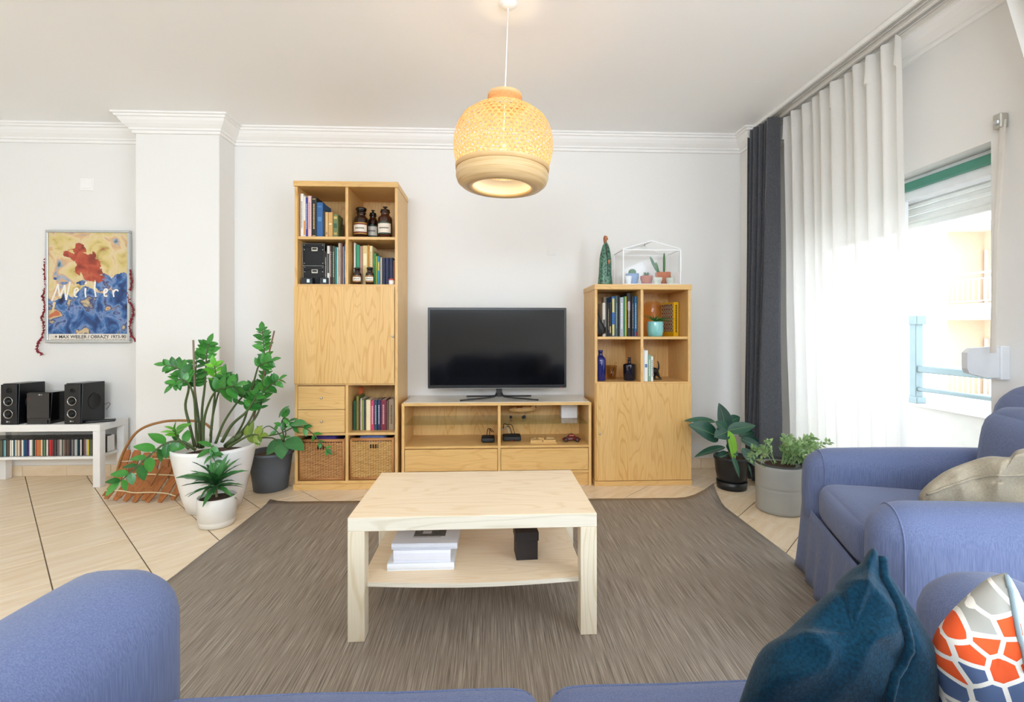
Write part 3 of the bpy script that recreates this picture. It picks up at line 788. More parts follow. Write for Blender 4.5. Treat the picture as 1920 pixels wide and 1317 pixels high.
shelf_row(0, O1, S1, 1.7905, 3.475, [
    (100, 127, 190, '#ece8e2', 'tall white', .17, dict(title='#8a8a8a')), (127, 145, 213, '#e9e4da', 'white and orange', .16, dict(band=[(0.05, 0.4, '#d58a3a')])),
    (145, 162, 222, '#3a3a8c', 'slim violet blue', .16, dict(title='#d8d8e8')), (162, 192, 208, '#e3bdbb', 'pale pink', .17, dict(title='#b58a8a')),
    (192, 234, 218, '#1a1917', 'black gold-lettered', .18, dict(title='#c9a56a', band=[(0.02, 0.04, '#c9a56a'), (0.94, 0.96, '#c9a56a')])), (235, 286, 262, '#2a5f96', 'thick blue cloth', .18, dict(band=[(0.86, 0.90, '#4a7fb0'), (0.45, 0.58, '#4a7fb0')])),
    (287, 304, 335, '#43342a', 'short dark brown', .13, {}), (305, 330, 342, '#d4ae74', 'short tan', .13, dict(band=[(0.1, 0.2, '#a7804c')])),
    (331, 367, 343, '#cf9f5c', 'short ochre', .13, dict(band=[(0.5, 0.55, '#efe0c0')])), (369, 411, 360, '#6c7a4a', 'short green marbled', .12, dict(band=[(0.1, 0.2, '#b59b58'), (0.4, 0.6, '#2f5a3a'), (0.8, 0.9, '#c7ab62')]))],
    'on the tall bookcase top left shelf', 'books on the top left shelf')
shelf_row(0, O1, S1, 1.4525, 3.50, [
    (303, 318, 665, '#24221f', 'short black', .14, dict(title='#d8d4c8')), (320, 344, 620, '#d9d5cc', 'white and black', .16, dict(band=[(0.3, 0.8, '#2a2826')])),
    (345, 361, 617, '#4a1f1f', 'dark red', .16, dict(title='#c8b8a8')), (362, 386, 622, '#3f4a3a', 'dark green', .16, dict(title='#a8b09a')), (387, 401, 630, '#1f8a86', 'teal', .15, {}),
    (402, 411, 632, '#e6e0d4', 'thin cream', .15, {}), (412, 433, 597, '#b9aea0', 'tall grey beige', .17, dict(title='#8a6a5a')), (434, 449, 597, '#8c5a4c', 'tall brick brown', .17, {}),
    (450, 462, 625, '#9aa0a4', 'light grey', .16, {}), (463, 480, 612, '#4f6f96', 'grey blue', .16, dict(title='#c8d0d8'))],
    'beside the black storage boxes', 'books beside the black boxes')
shelf_row(0, O1, S1, 1.4525, 3.52, [
    (540, 556, 595, '#e4dfd2', 'tall white', .17, dict(band=[(0.0, 0.35, '#2f8a96')])), (558, 590, 612, '#35906a', 'green and teal', .17, dict(band=[(0.1, 0.4, '#2f8fa0')])),
    (591, 612, 622, '#b58a80', 'dusty pink', .16, {}), (613, 655, 618, '#dcc284', 'pale gold', .17, dict(band=[(0.5, 0.8, '#efe0b4')])), (656, 668, 612, '#c28a2e', 'slim golden', .16, {}),
    (669, 695, 620, '#e6d7a4', 'cream yellow', .16, dict(title='#b58a4a')), (697, 708, 660, '#8a7f4a', 'olive', .15, {}), (709, 722, 682, '#3f9a55', 'grass green', .15, {}),
    (723, 735, 705, '#a9b84a', 'lime', .14, {}), (736, 756, 705, '#2f8aa6', 'turquoise', .14, dict(band=[(0.5, 0.8, '#c9b85a')])), (758, 774, 715, '#cbb89c', 'beige', .14, {}),
    (775, 800, 720, '#1f2547', 'navy', .14, {}), (801, 830, 720, '#20264a', 'navy blue', .14, {}), (831, 865, 718, '#22284e', 'wide navy', .14, {}),
    (866, 879, 738, '#8f5a3c', 'rust brown', .13, {}), (880, 892, 740, '#a4633f', 'brown', .13, {})],
    'behind the two little brown bottles', 'books in the right middle cell')
S2, O2 = 0.25052, (540, 600)
shelf_row(0, O2, S2, 0.3985, 3.53, [
    (487, 508, 610, '#1f4f38', 'dark green', .16, {}), (510, 529, 572, '#7a7d34', 'tall olive', .17, {}), (530, 540, 605, '#7a2f33', 'thin dark red', .15, {}),
    (541, 552, 590, '#d9d3bf', 'slim cream', .16, {}), (553, 568, 600, '#8f9a4a', 'moss green', .16, {}), (569, 582, 600, '#3a3f55', 'slate', .15, {}),
    (583, 617, 600, '#ead9ae', 'wide cream yellow', .16, {}), (618, 644, 605, '#c93a62', 'crimson pink', .15, dict(title='#f0c8d0')), (645, 667, 602, '#22465a', 'petrol', .15, dict(title='#b8c8d0')),
    (669, 692, 600, '#26305a', 'dark blue', .15, dict(title='#d8d8e0')), (693, 735, 600, '#7c2436', 'burgundy', .16, dict(title='#c89aa0')), (736, 752, 605, '#6a5244', 'brown', .15, {}),
    (753, 795, 597, '#a58e74', 'wide taupe', .15, dict(title='#6a5a48')), (796, 815, 590, '#3a302c', 'dark brown', .15, {})],
    'above the right wicker basket', 'books above the right basket')
p0, p1 = onY(540 + 495 * S2, 600 + 505 * S2, 3.72), onY(540 + 540 * S2, 720, 3.72)
b = thing('folder', 'orange folder standing behind the books above the right basket', 'folder', (p0.x, 3.72, 0.3985)); p0.x += .012
box('cover', p0.x, p1.x + 0.02, 3.72, 3.7215, 0.3985, p0.z, mat('#d0662a', 0.6, name='orange_card'), b, 0); box('cover', p0.x, p1.x + 0.02, 3.728, 3.7295, 0.3985, p0.z, mat('#d0662a', 0.6, name='orange_card'), b, 0)
box('spine', p0.x, p0.x + 0.0015, 3.7215, 3.728, 0.3985, p0.z, mat('#d0662a', 0.6, name='orange_card'), b, 0)
S4, O4 = 0.22769, (1070, 420)
shelf_row(0, O4, S4, 1.0795, 3.52, [
    (262, 289, 650, '#cfc8ba', 'white and grey', .16, dict(band=[(0.2, 0.5, '#3a3632')])), (290, 304, 650, '#3b342c', 'dark brown', .15, {}), (305, 318, 650, '#1c1b1a', 'slim black', .15, dict(title='#b8a888')),
    (319, 334, 648, '#23211f', 'charcoal', .15, dict(band=[(0.1, 0.3, '#c9b58a')])), (338, 365, 598, '#2a62a0', 'blue and yellow', .17, dict(band=[(0.02, 0.3, '#d9c23a'), (0.6, 0.95, '#d9c23a')])),
    (366, 390, 592, '#4a5a58', 'grey green', .17, dict(title='#8a9a98')), (391, 405, 590, '#161616', 'tall black', .17, {}), (406, 437, 605, '#a7aeb4', 'silver grey', .17, dict(title='#e8ecf0')),
    (438, 448, 598, '#2f8a5c', 'thin green', .16, {}), (449, 461, 598, '#d6c53a', 'slim yellow', .16, {}), (462, 498, 572, '#1f2026', 'tallest black', .18, dict(band=[(0.6, 0.8, '#8a7a9a')], title='#c8b8a8')),
    (501, 525, 598, '#222326', 'plain black', .17, dict(title='#888888')), (526, 547, 598, '#1f6fa6', 'bright blue', .17, dict(title='#d8e8f0', band=[(0.02, 0.12, '#a6284a')]))],
    'on the low bookcase upper left shelf', 'books on the upper left shelf of the low bookcase')
p0, p1 = onY(1070 + 272 * S4, 420 + 602 * S4, 3.74), onY(1070 + 338 * S4, 500, 3.74)
book(p0.x, p1.x, 1.0795, p0.z - 1.0795, 0.08, 3.74, '#d3c2a0', 'beige book standing behind the row on the low bookcase upper shelf', 'books on the upper left shelf of the low bookcase')
shelf_row(0, O4, S4, 0.7505, 3.475, [
    (592, 605, 1025, '#eceae4', 'tall thin white', .16, {}), (606, 637, 1043, '#e9e8e4', 'white blue-stamped', .16, dict(band=[(0.45, 0.56, '#5a7aa6')])),
    (638, 659, 1078, '#7da48c', 'sage green', .15, dict(title='#e8efe8')), (660, 681, 1092, '#e6e4dc', 'short white', .14, dict(title='#5a5a5a'))],
    'beside the black dog figurine', 'books on the lower right shelf of the low bookcase')
# yellow cookbook, turned so that cover and spine both show
yb = thing('book', 'thick yellow book with patterned cover standing behind the turquoise pot', 'book', (onY(1070 + 848 * S4, 600, 3.60).x, 3.60, 1.0795), (0, 0, math.radians(12)))
YEL = mat('#e8b414', 0.45, name='cover_yellow')
hz = onY(1264, 420 + 645 * S4, 3.60).z - 1.0795
cvy = put('cover', prism(bmesh.new(), [(0.0, 0.0), (0.042, 0.0), (0.042, 0.17), (0.039, 0.17), (0.039, 0.003), (0.003, 0.003), (0.003, 0.17), (0.0, 0.17)], 0, hz, 'z'), YEL, yb, local=True)
box('pages', 0.0032, 0.0388, 0.0032, 0.165, 0.003, hz - 0.003, PAGES, yb, 0, True)
PATT, n, l, b = new_mat('ornate_cover')
tc = n.new('ShaderNodeTexCoord'); vo = n.new('ShaderNodeTexVoronoi'); vo.inputs['Scale'].default_value = 34; vo.inputs['Randomness'].default_value = 0.15
l.new(tc.outputs['Object'], vo.inputs['Vector']); r = ramp(n, [(0.0, '#3f2f2a'), (0.3, '#8a4a3a'), (0.45, '#d8c8a8'), (0.6, '#4a5a4a'), (0.9, '#2f2622')]); l.new(vo.outputs['Distance'], r.inputs[0]); l.new(r.outputs[0], b.inputs['Base Color'])
box('cover_picture', -0.0008, 0.0, 0.012, 0.158, 0.035, hz - 0.012, PATT, cvy, 0, True)
bmt = bmesh.new(); z = 0.03
while z < hz * 0.9: bbox(bmt, 0.016, 0.028, -0.0008, 0.0, z, z + 0.009); z += 0.0125
stuff(put('spine_lettering', bmt, mat('#3a2a12', 0.6, name='print_dark'), cvy, local=True))

# ------------------------------------------------------------------ jars and bottles
BRN = mat('#2a130b', 0.08, name='brown_glass', coat=0.4); BRN2 = mat('#3f1d10', 0.08, name='red_brown_glass', coat=0.4); STOP = mat('#16110e', 0.15, name='black_stopper', coat=0.3)
def band_patch(bm, r, z0, z1, a0, a1, cx, cy, seg=14):
    """a label wrapped round a bottle: slightly proud curved plate"""
    rows = []
    for rr in (r + 0.0004, r + 0.0012):
        rows.append([[bm.verts.new((cx + rr * math.sin(a0 + (a1 - a0) * i / seg), cy - rr * math.cos(a0 + (a1 - a0) * i / seg), z)) for i in range(seg + 1)] for z in (z0, z1)])
    A, B = rows
    for i in range(seg):
        bm.faces.new((B[0][i], B[0][i + 1], B[1][i + 1], B[1][i])); bm.faces.new((A[0][i], A[1][i], A[1][i + 1], A[0][i + 1]))
        bm.faces.new((B[1][i], B[1][i + 1], A[1][i + 1], A[1][i])); bm.faces.new((A[0][i], A[0][i + 1], B[0][i + 1], B[0][i]))
    bm.faces.new((A[0][0], B[0][0], B[1][0], A[1][0])); bm.faces.new((A[0][seg], A[1][seg], B[1][seg], B[0][seg]))
    return bm
def jar(px0, px1, ptop, pbase, yc, zb, m, label, group, stop='dome', lab='plain', cat='jar'):
    x0, x1 = onY(px0, ptop, yc).x, onY(px1, ptop, yc).x; cx = (x0 + x1) / 2; R = (x1 - x0) / 2
    H = onY((px0 + px1) / 2, ptop, yc).z - zb
    j = thing('apothecary_jar', label, cat, (cx, yc, zb), None, group)
    k = lambda a: zb + H * a
    put('body', lathe(bmesh.new(), [(R * .9, k(0)), (R, k(.02)), (R, k(.60)), (R * .95, k(.66)), (R * .62, k(.73)), (R * .58, k(.80)), (R * .72, k(.815)), (R * .72, k(.835)), (R * .5, k(.838))], cx, yc, 28), m, j, True)
    if stop == 'dome':
        put('stopper', lathe(bmesh.new(), [(R * .5, k(.838)), (R * .62, k(.86)), (R * .78, k(.93)), (R * .80, k(.97)), (R * .6, k(1.0)), (0.0005, k(1.0))], cx, yc, 24), STOP, j, True)
    else:
        put('stopper', lathe(bmesh.new(), [(R * .5, k(.838)), (R * .66, k(.86)), (R * .62, k(.90)), (R * .2, k(.93)), (R * .14, k(.96)), (R * .34, k(.975)), (R * .34, k(.995)), (0.0005, k(1.0))], cx, yc, 24), STOP, j, True)
    CRM = mat('#e9e0cf', 0.6, name='label_paper'); GLD = mat('#c69a3a', 0.5, name='label_gold'); RED = mat('#7a3020', 0.5, name='label_red')
    lb = put('label', band_patch(bmesh.new(), R, k(.14), k(.50), -1.15, 1.15, cx, yc), GLD if lab == 'plain' else mat('#2f4a3a', 0.5, name='label_green'), j)
    if lab == 'plain':
        put('label_stripe', band_patch(bmesh.new(), R + .001, k(.165), k(.475), -1.1, 1.1, cx, yc), RED, lb)
        put('label_field', band_patch(bmesh.new(), R + .002, k(.21), k(.43), -1.05, 1.05, cx, yc), CRM, lb)
    else:
        put('label_field', band_patch(bmesh.new(), R + .001, k(.18), k(.46), -1.05, 1.05, cx, yc), CRM, lb)
        put('label_crest', band_patch(bmesh.new(), R + .002, k(.46), k(.52), -.3, .3, cx, yc), mat('#2f4a3a', 0.5, name='label_green'), lb)
    bmt = bmesh.new(); a = -.6
    while a < .6: band_patch(bmt, R + .0032, k(.30), k(.34), a, a + .1, cx, yc, 3); a += .16
    stuff(put('label_lettering', bmt, mat('#4a4038', 0.7, name='label_ink'), lb))
    return j
q = lambda x: 540 + x * S1
qy = lambda y: 320 + y * S1
jar(q(545), q(660), qy(307), 0, 3.56, 1.7905, BRN, 'large dark brown apothecary jar with red and gold banded label', 'apothecary jars on the top shelf')
jar(q(657), q(742), qy(326), 0, 3.66, 1.7905, BRN, 'smaller brown apothecary jar standing back between the two larger jars', 'apothecary jars on the top shelf', 'knob', 'fancy')
jar(q(742), q(858), qy(298), 0, 3.56, 1.7905, BRN2, 'red brown apothecary jar with ornate label and knobbed stopper, rightmost on top shelf', 'apothecary jars on the top shelf', 'knob', 'fancy')
jar(q(537), q(605), qy(800), 0, 3.485, 1.4525, BRN, 'little brown bottle with cream label, left of the two before the middle books', 'little apothecary bottles', 'dome', 'plain', 'bottle')
jar(q(640), q(708), qy(797), 0, 3.485, 1.4525, BRN, 'little brown bottle with cream label, right of the two before the middle books', 'little apothecary bottles', 'dome', 'plain', 'bottle')
# small white jar with red lid
c_ = onY(q(853), 0, 3.49).x
w = thing('pill_jar', 'tiny white jar with red lid before the navy books', 'jar', (c_, 3.49, 1.4525))
put('body', lathe(bmesh.new(), [(.018, 1.4525), (.02, 1.455), (.02, 1.483), (.018, 1.485)], c_, 3.49, 20), WHITE, w, True)
put('lid', lathe(bmesh.new(), [(.0205, 1.485), (.021, 1.487), (.021, 1.494), (.018, 1.496), (.0005, 1.4965)], c_, 3.49, 20), mat('#c4584a', 0.4, name='red_lid'), w, True)
# bud vase with a dry twig
c_ = onY(q(446), 0, 3.56).x
v = thing('bud_vase', 'slender clear glass tube vase with a dry twig beside the green marbled book', 'vase', (c_, 3.56, 1.7905))
put('tube', lathe(bmesh.new(), [(.011, 1.7905), (.012, 1.793), (.012, 1.90), (.0108, 1.90), (.0108, 1.794), (.0005, 1.794)], c_, 3.56, 16), GLASS_SH, v, True)
put('twig', tube(bmesh.new(), catmull([(c_, 3.56, 1.795), (c_ - .004, 3.56, 1.90), (c_ - .016, 3.56, 1.97)], 8), 0.0013, 5, 0.0006), mat('#8a7a62', 0.8, name='dry_twig'), v)
put('twig', tube(bmesh.new(), catmull([(c_, 3.56, 1.795), (c_ + .003, 3.56, 1.91), (c_ - .006, 3.56, 1.955)], 8), 0.0012, 5, 0.0005), mat('#8a7a62', 0.8, name='dry_twig'), v)

# black storage boxes
BOX = mat('#1c1c1d', 0.7, name='black_cardboard', bump=0.2, bscale=300)
for (a, b_, zt, zb, lab) in ((120, 300, 1.620, 1.542, 'upper of two stacked black cardboard storage boxes with metal corners'), (124, 298, 1.540, 1.4525, 'lower of two stacked black cardboard storage boxes, behind two small cubes')):
    x0, x1 = onY(q(a), 0, 3.52).x, onY(q(b_), 0, 3.52).x; zt = onY(q(a), qy(600 if zt > 1.6 else 782), 3.52).z; zb = zb if zb < 1.5 else onY(q(a), qy(776), 3.52).z
    s_ = thing('storage_box', lab, 'box', ((x0 + x1) / 2, 3.6, zb), None, 'black storage boxes')
    box('body', x0 + .003, x1 - .003, 3.523, 3.78, zb, zt - .03, BOX, s_, 0.001)
    box('lid', x0, x1, 3.52, 3.785, zt - .0295, zt, BOX, s_, 0.001)
    rim = bmesh.new(); tube(rim, [(x0, 3.519, zt - .001), (x1, 3.519, zt - .001)], .0016, 5); put('metal_edge', rim, SILVER, s_)
    for xx in (x0, x1): put('metal_edge', tube(bmesh.new(), [(xx, 3.519, zb + .002), (xx, 3.519, zt)], .0016, 5), SILVER, s_)
    xm = (x0 + x1) / 2 + .008; zm = zt - .042
    h = box('label_holder', xm - .022, xm + .022, 3.5165, 3.5195, zm - .014, zm + .014, mat('#b9b2a2', 0.35, 0.8, name='nickel'), s_, 0.001)
    box('label_slot', xm - .016, xm + .016, 3.516, 3.5165, zm - .004, zm + .009, BLACKM, h, 0)
    for xx in (x0 + .012, x1 - .012):
        for zz in (zt - .012, zt - .045, zb + .012):
            put('rivet', lathe(bmesh.new(), [(.003, zz - .002), (.003, zz + .002)], xx, 3.5205, 8), SILVER, s_)
for i, (a, b_) in enumerate(((112, 200), (262, 325))):
    x0, x1 = onY(q(a), 0, 3.47).x, onY(q(b_), 0, 3.47).x; zt = onY(q(a), qy(880), 3.47).z
    s_ = thing('keepsake_cube', 'small dark cube with white square, %s the lower storage box' % ('left in front of' if i == 0 else 'right in front of'), 'box', ((x0 + x1) / 2, 3.49, 1.4525), None, 'small dark cubes')
    box('body', x0, x1, 3.47, 3.47 + .06, 1.4525, zt, mat('#23252b', 0.25, name='dark_acrylic'), s_, 0.002)
    xm = x0 + (x1 - x0) * .62; box('white_square', xm - .010, xm + .010, 3.4692, 3.47, zt - .036, zt - .012, mat('#cfe4e2', 0.5, name='pale_print'), s_, 0)

# ------------------------------------------------------------------ wicker baskets
WICK = fabric('wicker', '#b98350', '#d2a06a', (25, 25, 90), 0.6, 0.1, 0.0); WICKD = mat('#b47c48', 0.6, name='wicker_rim', vary=.3); WICK2 = fabric('wicker_light', '#c39556', '#dcb274', (25, 25, 90), 0.6, 0.1, 0.0)
def basket(x0, x1, zt, label, m, inner):
    zb = 0.0585; y0, y1 = FY + 0.004, FY + 0.36
    bs = thing('wicker_basket', label, 'basket', ((x0 + x1) / 2, 3.63, zb), None, 'wicker baskets')
    nrow = 26; nst = 16
    for side in ('front', 'left', 'right', 'back'):
        bm = bmesh.new()
        L = (x1 - x0) if side in ('front', 'back') else (y1 - y0)
        ns = nst if side in ('front', 'back') else 26
        def P(u, dep, z):
            if side == 'front': return Vector((x0 + u, y0 + dep, z))
            if side == 'back': return Vector((x0 + u, y1 - dep, z))
            if side == 'left': return Vector((x0 + dep, y0 + u, z))
            return Vector((x1 - dep, y0 + u, z))
        rows_ = nrow if side == 'front' else 17
        zh = (zt - zb - 0.05) / rows_
        for k in range(rows_):
            z = zb + 0.024 + zh * (k + .5)
            segs = ns * 2
            path = []
            for i in range(segs + 1):
                u = 0.014 + (L - 0.028) * i / segs
                s_ = math.sin(PI * i / 2 * 1.0 + (PI if k % 2 else 0) + PI / 2) * 0.0034
                path.append((u, s_, z + rnd.uniform(-.0006, .0006)))
            # split round the grip hole
            runs = [path]
            if side == 'front' and zt - .075 < z < zt - .045:
                mid = L / 2 + (-.008 if inner else .012)
                runs = [[p for p in path if p[0] < mid - .026], [p for p in path if p[0] > mid + .026]]
            for rn_ in runs:
                if len(rn_) > 1: tube(bm, [P(u, 0.006 + d, z) for u, d, z in rn_], zh * .40, 5, flat=.7, up=(0, 1, 0) if side in ('front', 'back') else (1, 0, 0))
        for i in range(ns + 1):
            u = 0.014 + (L - 0.028) * i / ns
            tube(bm, [P(u, 0.006, zb + .018), P(u, 0.006, zt - .02)], .0024, 5)
        stuff(put('woven_' + ('side' if side != 'front' else 'front'), bm, m, bs))
    for z, rr in ((zt - .012, .012), (zb + .012, .012)):
        path = [(x0 + .012, y0 + .012), (x1 - .012, y0 + .012), (x1 - .012, y1 - .012), (x0 + .012, y1 - .012)]
        bm = bmesh.new(); tube(bm, [Vector((*p, z)) for p in path], rr, 8, closed=True, up=(0, 0, 1)); put('rim', bm, WICKD, bs, True)
    for xx in (x0 + .010, x1 - .010): put('corner_post', tube(bmesh.new(), [(xx, y0 + .010, zb + .01), (xx, y0 + .010, zt - .01)], .010, 8), WICKD, bs, True)
    box('shade_block', x0 + .02, x1 - .02, y0 + .02, y1 - .02, zb + .01, zt - .045, mat('#4a3420', 0.9, name='basket_inner_shade'), bs, 0.004)  # solid dark block, its colour standing for the shade behind the weave
    return bs
bx0, bx1 = LX0 + t + 0.006, MX - t / 2 - 0.006
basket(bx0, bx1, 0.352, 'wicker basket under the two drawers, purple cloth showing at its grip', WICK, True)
bx2, bx3 = MX + t / 2 + 0.008, LX1 - t - 0.006
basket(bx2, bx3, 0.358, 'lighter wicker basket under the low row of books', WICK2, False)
def heap(name, x0, x1, y0, y1, z0, z1, m, label, seed):
    bm = softbox(bmesh.new(), ((x0 + x1) / 2, (y0 + y1) / 2, (z0 + z1) / 2), (x1 - x0, y1 - y0, z1 - z0), min(.02, (z1 - z0) * .45), (0, 0, .006), 10, .008, 16, seed)
    return tag(origin_to(put(name, bm, m, None, True), ((x0 + x1) / 2, (y0 + y1) / 2, z0)), label, 'cloth')
heap('folded_cloth', bx0 + .10, bx0 + .25, FY + .03, FY + .26, 0.308, 0.372, mat('#3a2a6a', 0.9, name='purple_cloth'), 'purple cloth stuffed into the left wicker basket', 2.0)
heap('folded_cloth', bx2 + .06, bx2 + .24, FY + .03, FY + .26, 0.314, 0.368, mat('#5a6a9a', 0.9, name='blue_lilac_cloth', vary=.5), 'blue and lilac patterned cloth heaped in the right wicker basket', 5.0)
# ================================================================== TELEVISION AND THINGS ON THE BENCH
SCREEN, n, l, b = new_mat('dark_screen')
tc = n.new('ShaderNodeTexCoord'); nz = n.new('ShaderNodeTexNoise'); nz.inputs['Scale'].default_value = 40; l.new(tc.outputs['Object'], nz.inputs['Vector'])
r = ramp(n, [(0.0, '#08080a'), (1.0, '#0d0d10')]); l.new(nz.outputs['Fac'], r.inputs[0]); l.new(r.outputs[0], b.inputs['Base Color'])
b.inputs['Roughness'].default_value = 0.10; b.inputs['Specular IOR Level'].default_value = 0.35
TVY = 3.60
a0, a1 = onY(802, 577, TVY), onY(1062, 727, TVY)
tv = thing('television', 'large flat black television standing on the low bench', 'television', ((a0.x + a1.x) / 2, TVY + .03, 0.608))
box('housing', a0.x, a1.x, TVY, TVY + .045, a1.z, a0.z, mat('#111113', 0.3, name='gloss_black_bezel'), tv, 0.004)
box('screen', a0.x + .016, a1.x - .016, TVY - .0012, TVY, a1.z + .022, a0.z - .016, SCREEN, tv, 0)
box('chin_strip', a0.x + .002, a1.x - .002, TVY - .002, TVY + .03, a1.z - .006, a1.z + .0005, mat('#9a9c9e', 0.25, 0.8, name='clear_chin'), tv, 0.002)
xm = onY(936, 727, TVY).x
box('red_badge', a1.x - .045, a1.x - .033, TVY - .003, TVY - .001, a1.z - .002, a1.z + .003, mat('#c4343a', 0.4, name='red_badge'), tv, 0)
box('stand_neck', xm - .022, xm + .022, TVY + .012, TVY + .036, 0.625, a1.z + .02, BLACK, tv, 0.006, seg=2)
for sx, fx, yo in ((-1, 1, -.125), (1, 1, -.125), (-1, .87, .10), (1, .87, .10)):
    L = .285 * fx
    path = catmull([(xm + sx * .012, TVY + .024, .66), (xm + sx * .03, TVY + .024 + yo * .15, .632), (xm + sx * .09, TVY + .024 + yo * .4, .6235), (xm + sx * L, TVY + .024 + yo, .6155)], 14)
    put('stand_leg', tube(bmesh.new(), path, .0125, 8, .0095, flat=.55, up=(0, 0, 1)), BLACK, tv, True)
# two black media boxes with their cables
def zoom3(x, y): return 740 + x * .28086, 560 + y * .28086
def media(x0, x1, y, yt, lab, led):
    zb = .2935
    p0, p1 = onY(*zoom3(x0, 0), y).x, onY(*zoom3(x1, 0), y).x
    m_ = thing('media_box', lab, 'media box', ((p0 + p1) / 2, y + .05, zb), None, 'media boxes')
    put('case', softbox(bmesh.new(), ((p0 + p1) / 2, y + .06, zb + .0225), (p1 - p0, .12, .034), .010, (0, 0, .003), 8), BLACKM, m_, True)
    if led: box('indicator', (p0 + p1) / 2 - .007, (p0 + p1) / 2 + .007, y - .001, y + .001, zb + .010, zb + .014, mat('#c02a34', 0.4, name='red_mark'), m_, 0)
    return m_, (p0 + p1) / 2, zb
m1, xa, zb = media(578, 668, 3.53, 925, 'small black media box left of the bench divider', False)
for k in (-1, 1):
    pth = catmull([(xa + .012 * k, 3.63, zb + .02), (xa + .008 * k + .005, 3.68, zb + .075), (xa + .02 + .006 * k, 3.70, zb + .068), (xa + .035 + .006 * k, 3.71, zb + .045)], 14)
    put('cable', tube(bmesh.new(), pth, .003, 6), BLACK, m1, True)
m2, xa, zb = media(722, 845, 3.57, 905, 'wider black media box with red mark right of the bench divider', True)
for k, c in ((0, BLACK), (1, BLACK), (2, mat('#d9d6cf', 0.5, name='white_cable'))):
    pth = catmull([(xa + .03 - .02 * k, 3.67, zb + .02), (xa - .02 * k + .005, 3.71, zb + .085 + .012 * (k == 0)), (xa - .03 - .02 * k, 3.74, zb + .095 - .022 * k), (xa - .055 - .005 * k, 3.80, zb + .09 - .02 * k), (xa - .062, 3.825, zb + .04)], 18)
    put('cable', tube(bmesh.new(), pth, .0027, 6), c, m2, True)
# wooden toy aeroplane on the glass shelf
TOYW = wood('toy_wood', '#e8c68c', '#ddb472', '#c79a58', 'x', .05); ZG = .4475
def z3(x, y, Yd): return onY(*zoom3(x, y), Yd)
pl = thing('toy_aeroplane', 'small wooden toy aeroplane with wire legs and black wheels on the glass shelf', 'toy plane', (z3(840, 800, 3.69).x, 3.69, ZG))
n0, n1 = z3(765, 745, 3.69), z3(935, 735, 3.69)
bm = bmesh.new(); segs = 14; rings = []
for i in range(segs + 1):
    t_ = i / segs; x = n0.x + (n1.x - n0.x) * t_; zc = ZG + .066 + .010 * t_; rr = .025 * (math.sin(PI * min(.999, (t_ * .85 + .04))) ** .55) + .001
    rings.append([bm.verts.new((x, 3.69 + rr * .9 * math.cos(2 * PI * k / 12), zc + rr * math.sin(2 * PI * k / 12))) for k in range(12)])
for A, B in zip(rings, rings[1:]):
    for k in range(12): bm.faces.new((A[k], A[(k + 1) % 12], B[(k + 1) % 12], B[k]))
bm.faces.new(rings[0][::-1]); bm.faces.new(rings[-1])
put('fuselage', bm, TOYW, pl, True)
xw = n0.x + .08
put('wing', prism(bmesh.new(), [(xw - .02, 3.58), (xw + .012, 3.58), (xw + .02, 3.69), (xw + .012, 3.80), (xw - .02, 3.80), (xw - .025, 3.69)], ZG + .090, ZG + .095, 'z'), TOYW, pl)
put('tail_fin', prism(bmesh.new(), [(n1.x - .035, ZG + .085), (n1.x - .002, ZG + .085), (n1.x + .004, ZG + .118), (n1.x - .014, ZG + .118)], 3.657, 3.693, 'y'), TOYW, pl)
put('tail_wing', prism(bmesh.new(), [(n1.x - .03, 3.64), (n1.x + .012, 3.64), (n1.x + .012, 3.74), (n1.x - .03, 3.74)], ZG + .083, ZG + .087, 'z'), TOYW, pl)
for i in range(4): box('window', n0.x + .055 + .012 * i, n0.x + .062 + .012 * i, 3.6665, 3.669, ZG + .079, ZG + .088, mat('#5a4632', 0.5, name='burnt_mark'), pl, 0)
for wx, wy in ((n0.x + .012, 3.675), (n0.x + .105, 3.665), (n0.x + .115, 3.69)):
    lg = put('wire_leg', tube(bmesh.new(), [(wx + .008, 3.69, ZG + .06), (wx, wy, ZG + .012)], .0012, 5), SILVER, pl)
    bm = lathe(bmesh.new(), [(.003, -.005), (.011, -.005), (.012, 0), (.011, .005), (.003, .005)], seg=16); bmesh.ops.transform(bm, matrix=Matrix.Translation((wx, wy, ZG + .0125)) @ Matrix.Rotation(PI / 2, 4, 'X'), verts=bm.verts)
    put('wheel', bm, BLACKM, lg, True)
# white cardboard box on the glass shelf
c0, c1 = z3(1112, 715, 3.68), z3(1220, 810, 3.68)
wb = thing('gift_box', 'white lidded cardboard box on the right of the glass shelf', 'box', ((c0.x + c1.x) / 2, 3.73, ZG))
box('body', c0.x + .001, c1.x - .001, 3.682, 3.778, ZG, ZG + .064, WHITE, wb, 0.001); box('lid', c0.x, c1.x, 3.68, 3.78, ZG + .0645, ZG + .122, WHITE, wb, 0.001)
# wooden shape puzzle
c0, c1 = z3(905, 945, 3.52), z3(1082, 945, 3.52)
pz = thing('wooden_puzzle', 'flat pale wooden block puzzle lying on the bench shelf', 'puzzle', ((c0.x + c1.x) / 2, 3.58, .2935))
box('tray', c0.x, c1.x, 3.51, 3.66, .2935, .302, TOYW, pz, 0.001)
W = c1.x - c0.x
for poly in ([(.02, .1), (.45, .1), (.30, .55)], [(.5, .1), (.97, .1), (.97, .45), (.62, .45)], [(.03, .2), (.26, .6), (.05, .9)], [(.33, .6), (.55, .5), (.60, .9), (.36, .92)], [(.66, .52), (.96, .52), (.96, .92), (.68, .92)]):
    put('puzzle_piece', prism(bmesh.new(), [(c0.x + u * W, 3.51 + v * .15) for u, v in poly], .3022, .3150 + rnd.uniform(0, .006), 'z'), TOYW, pz)
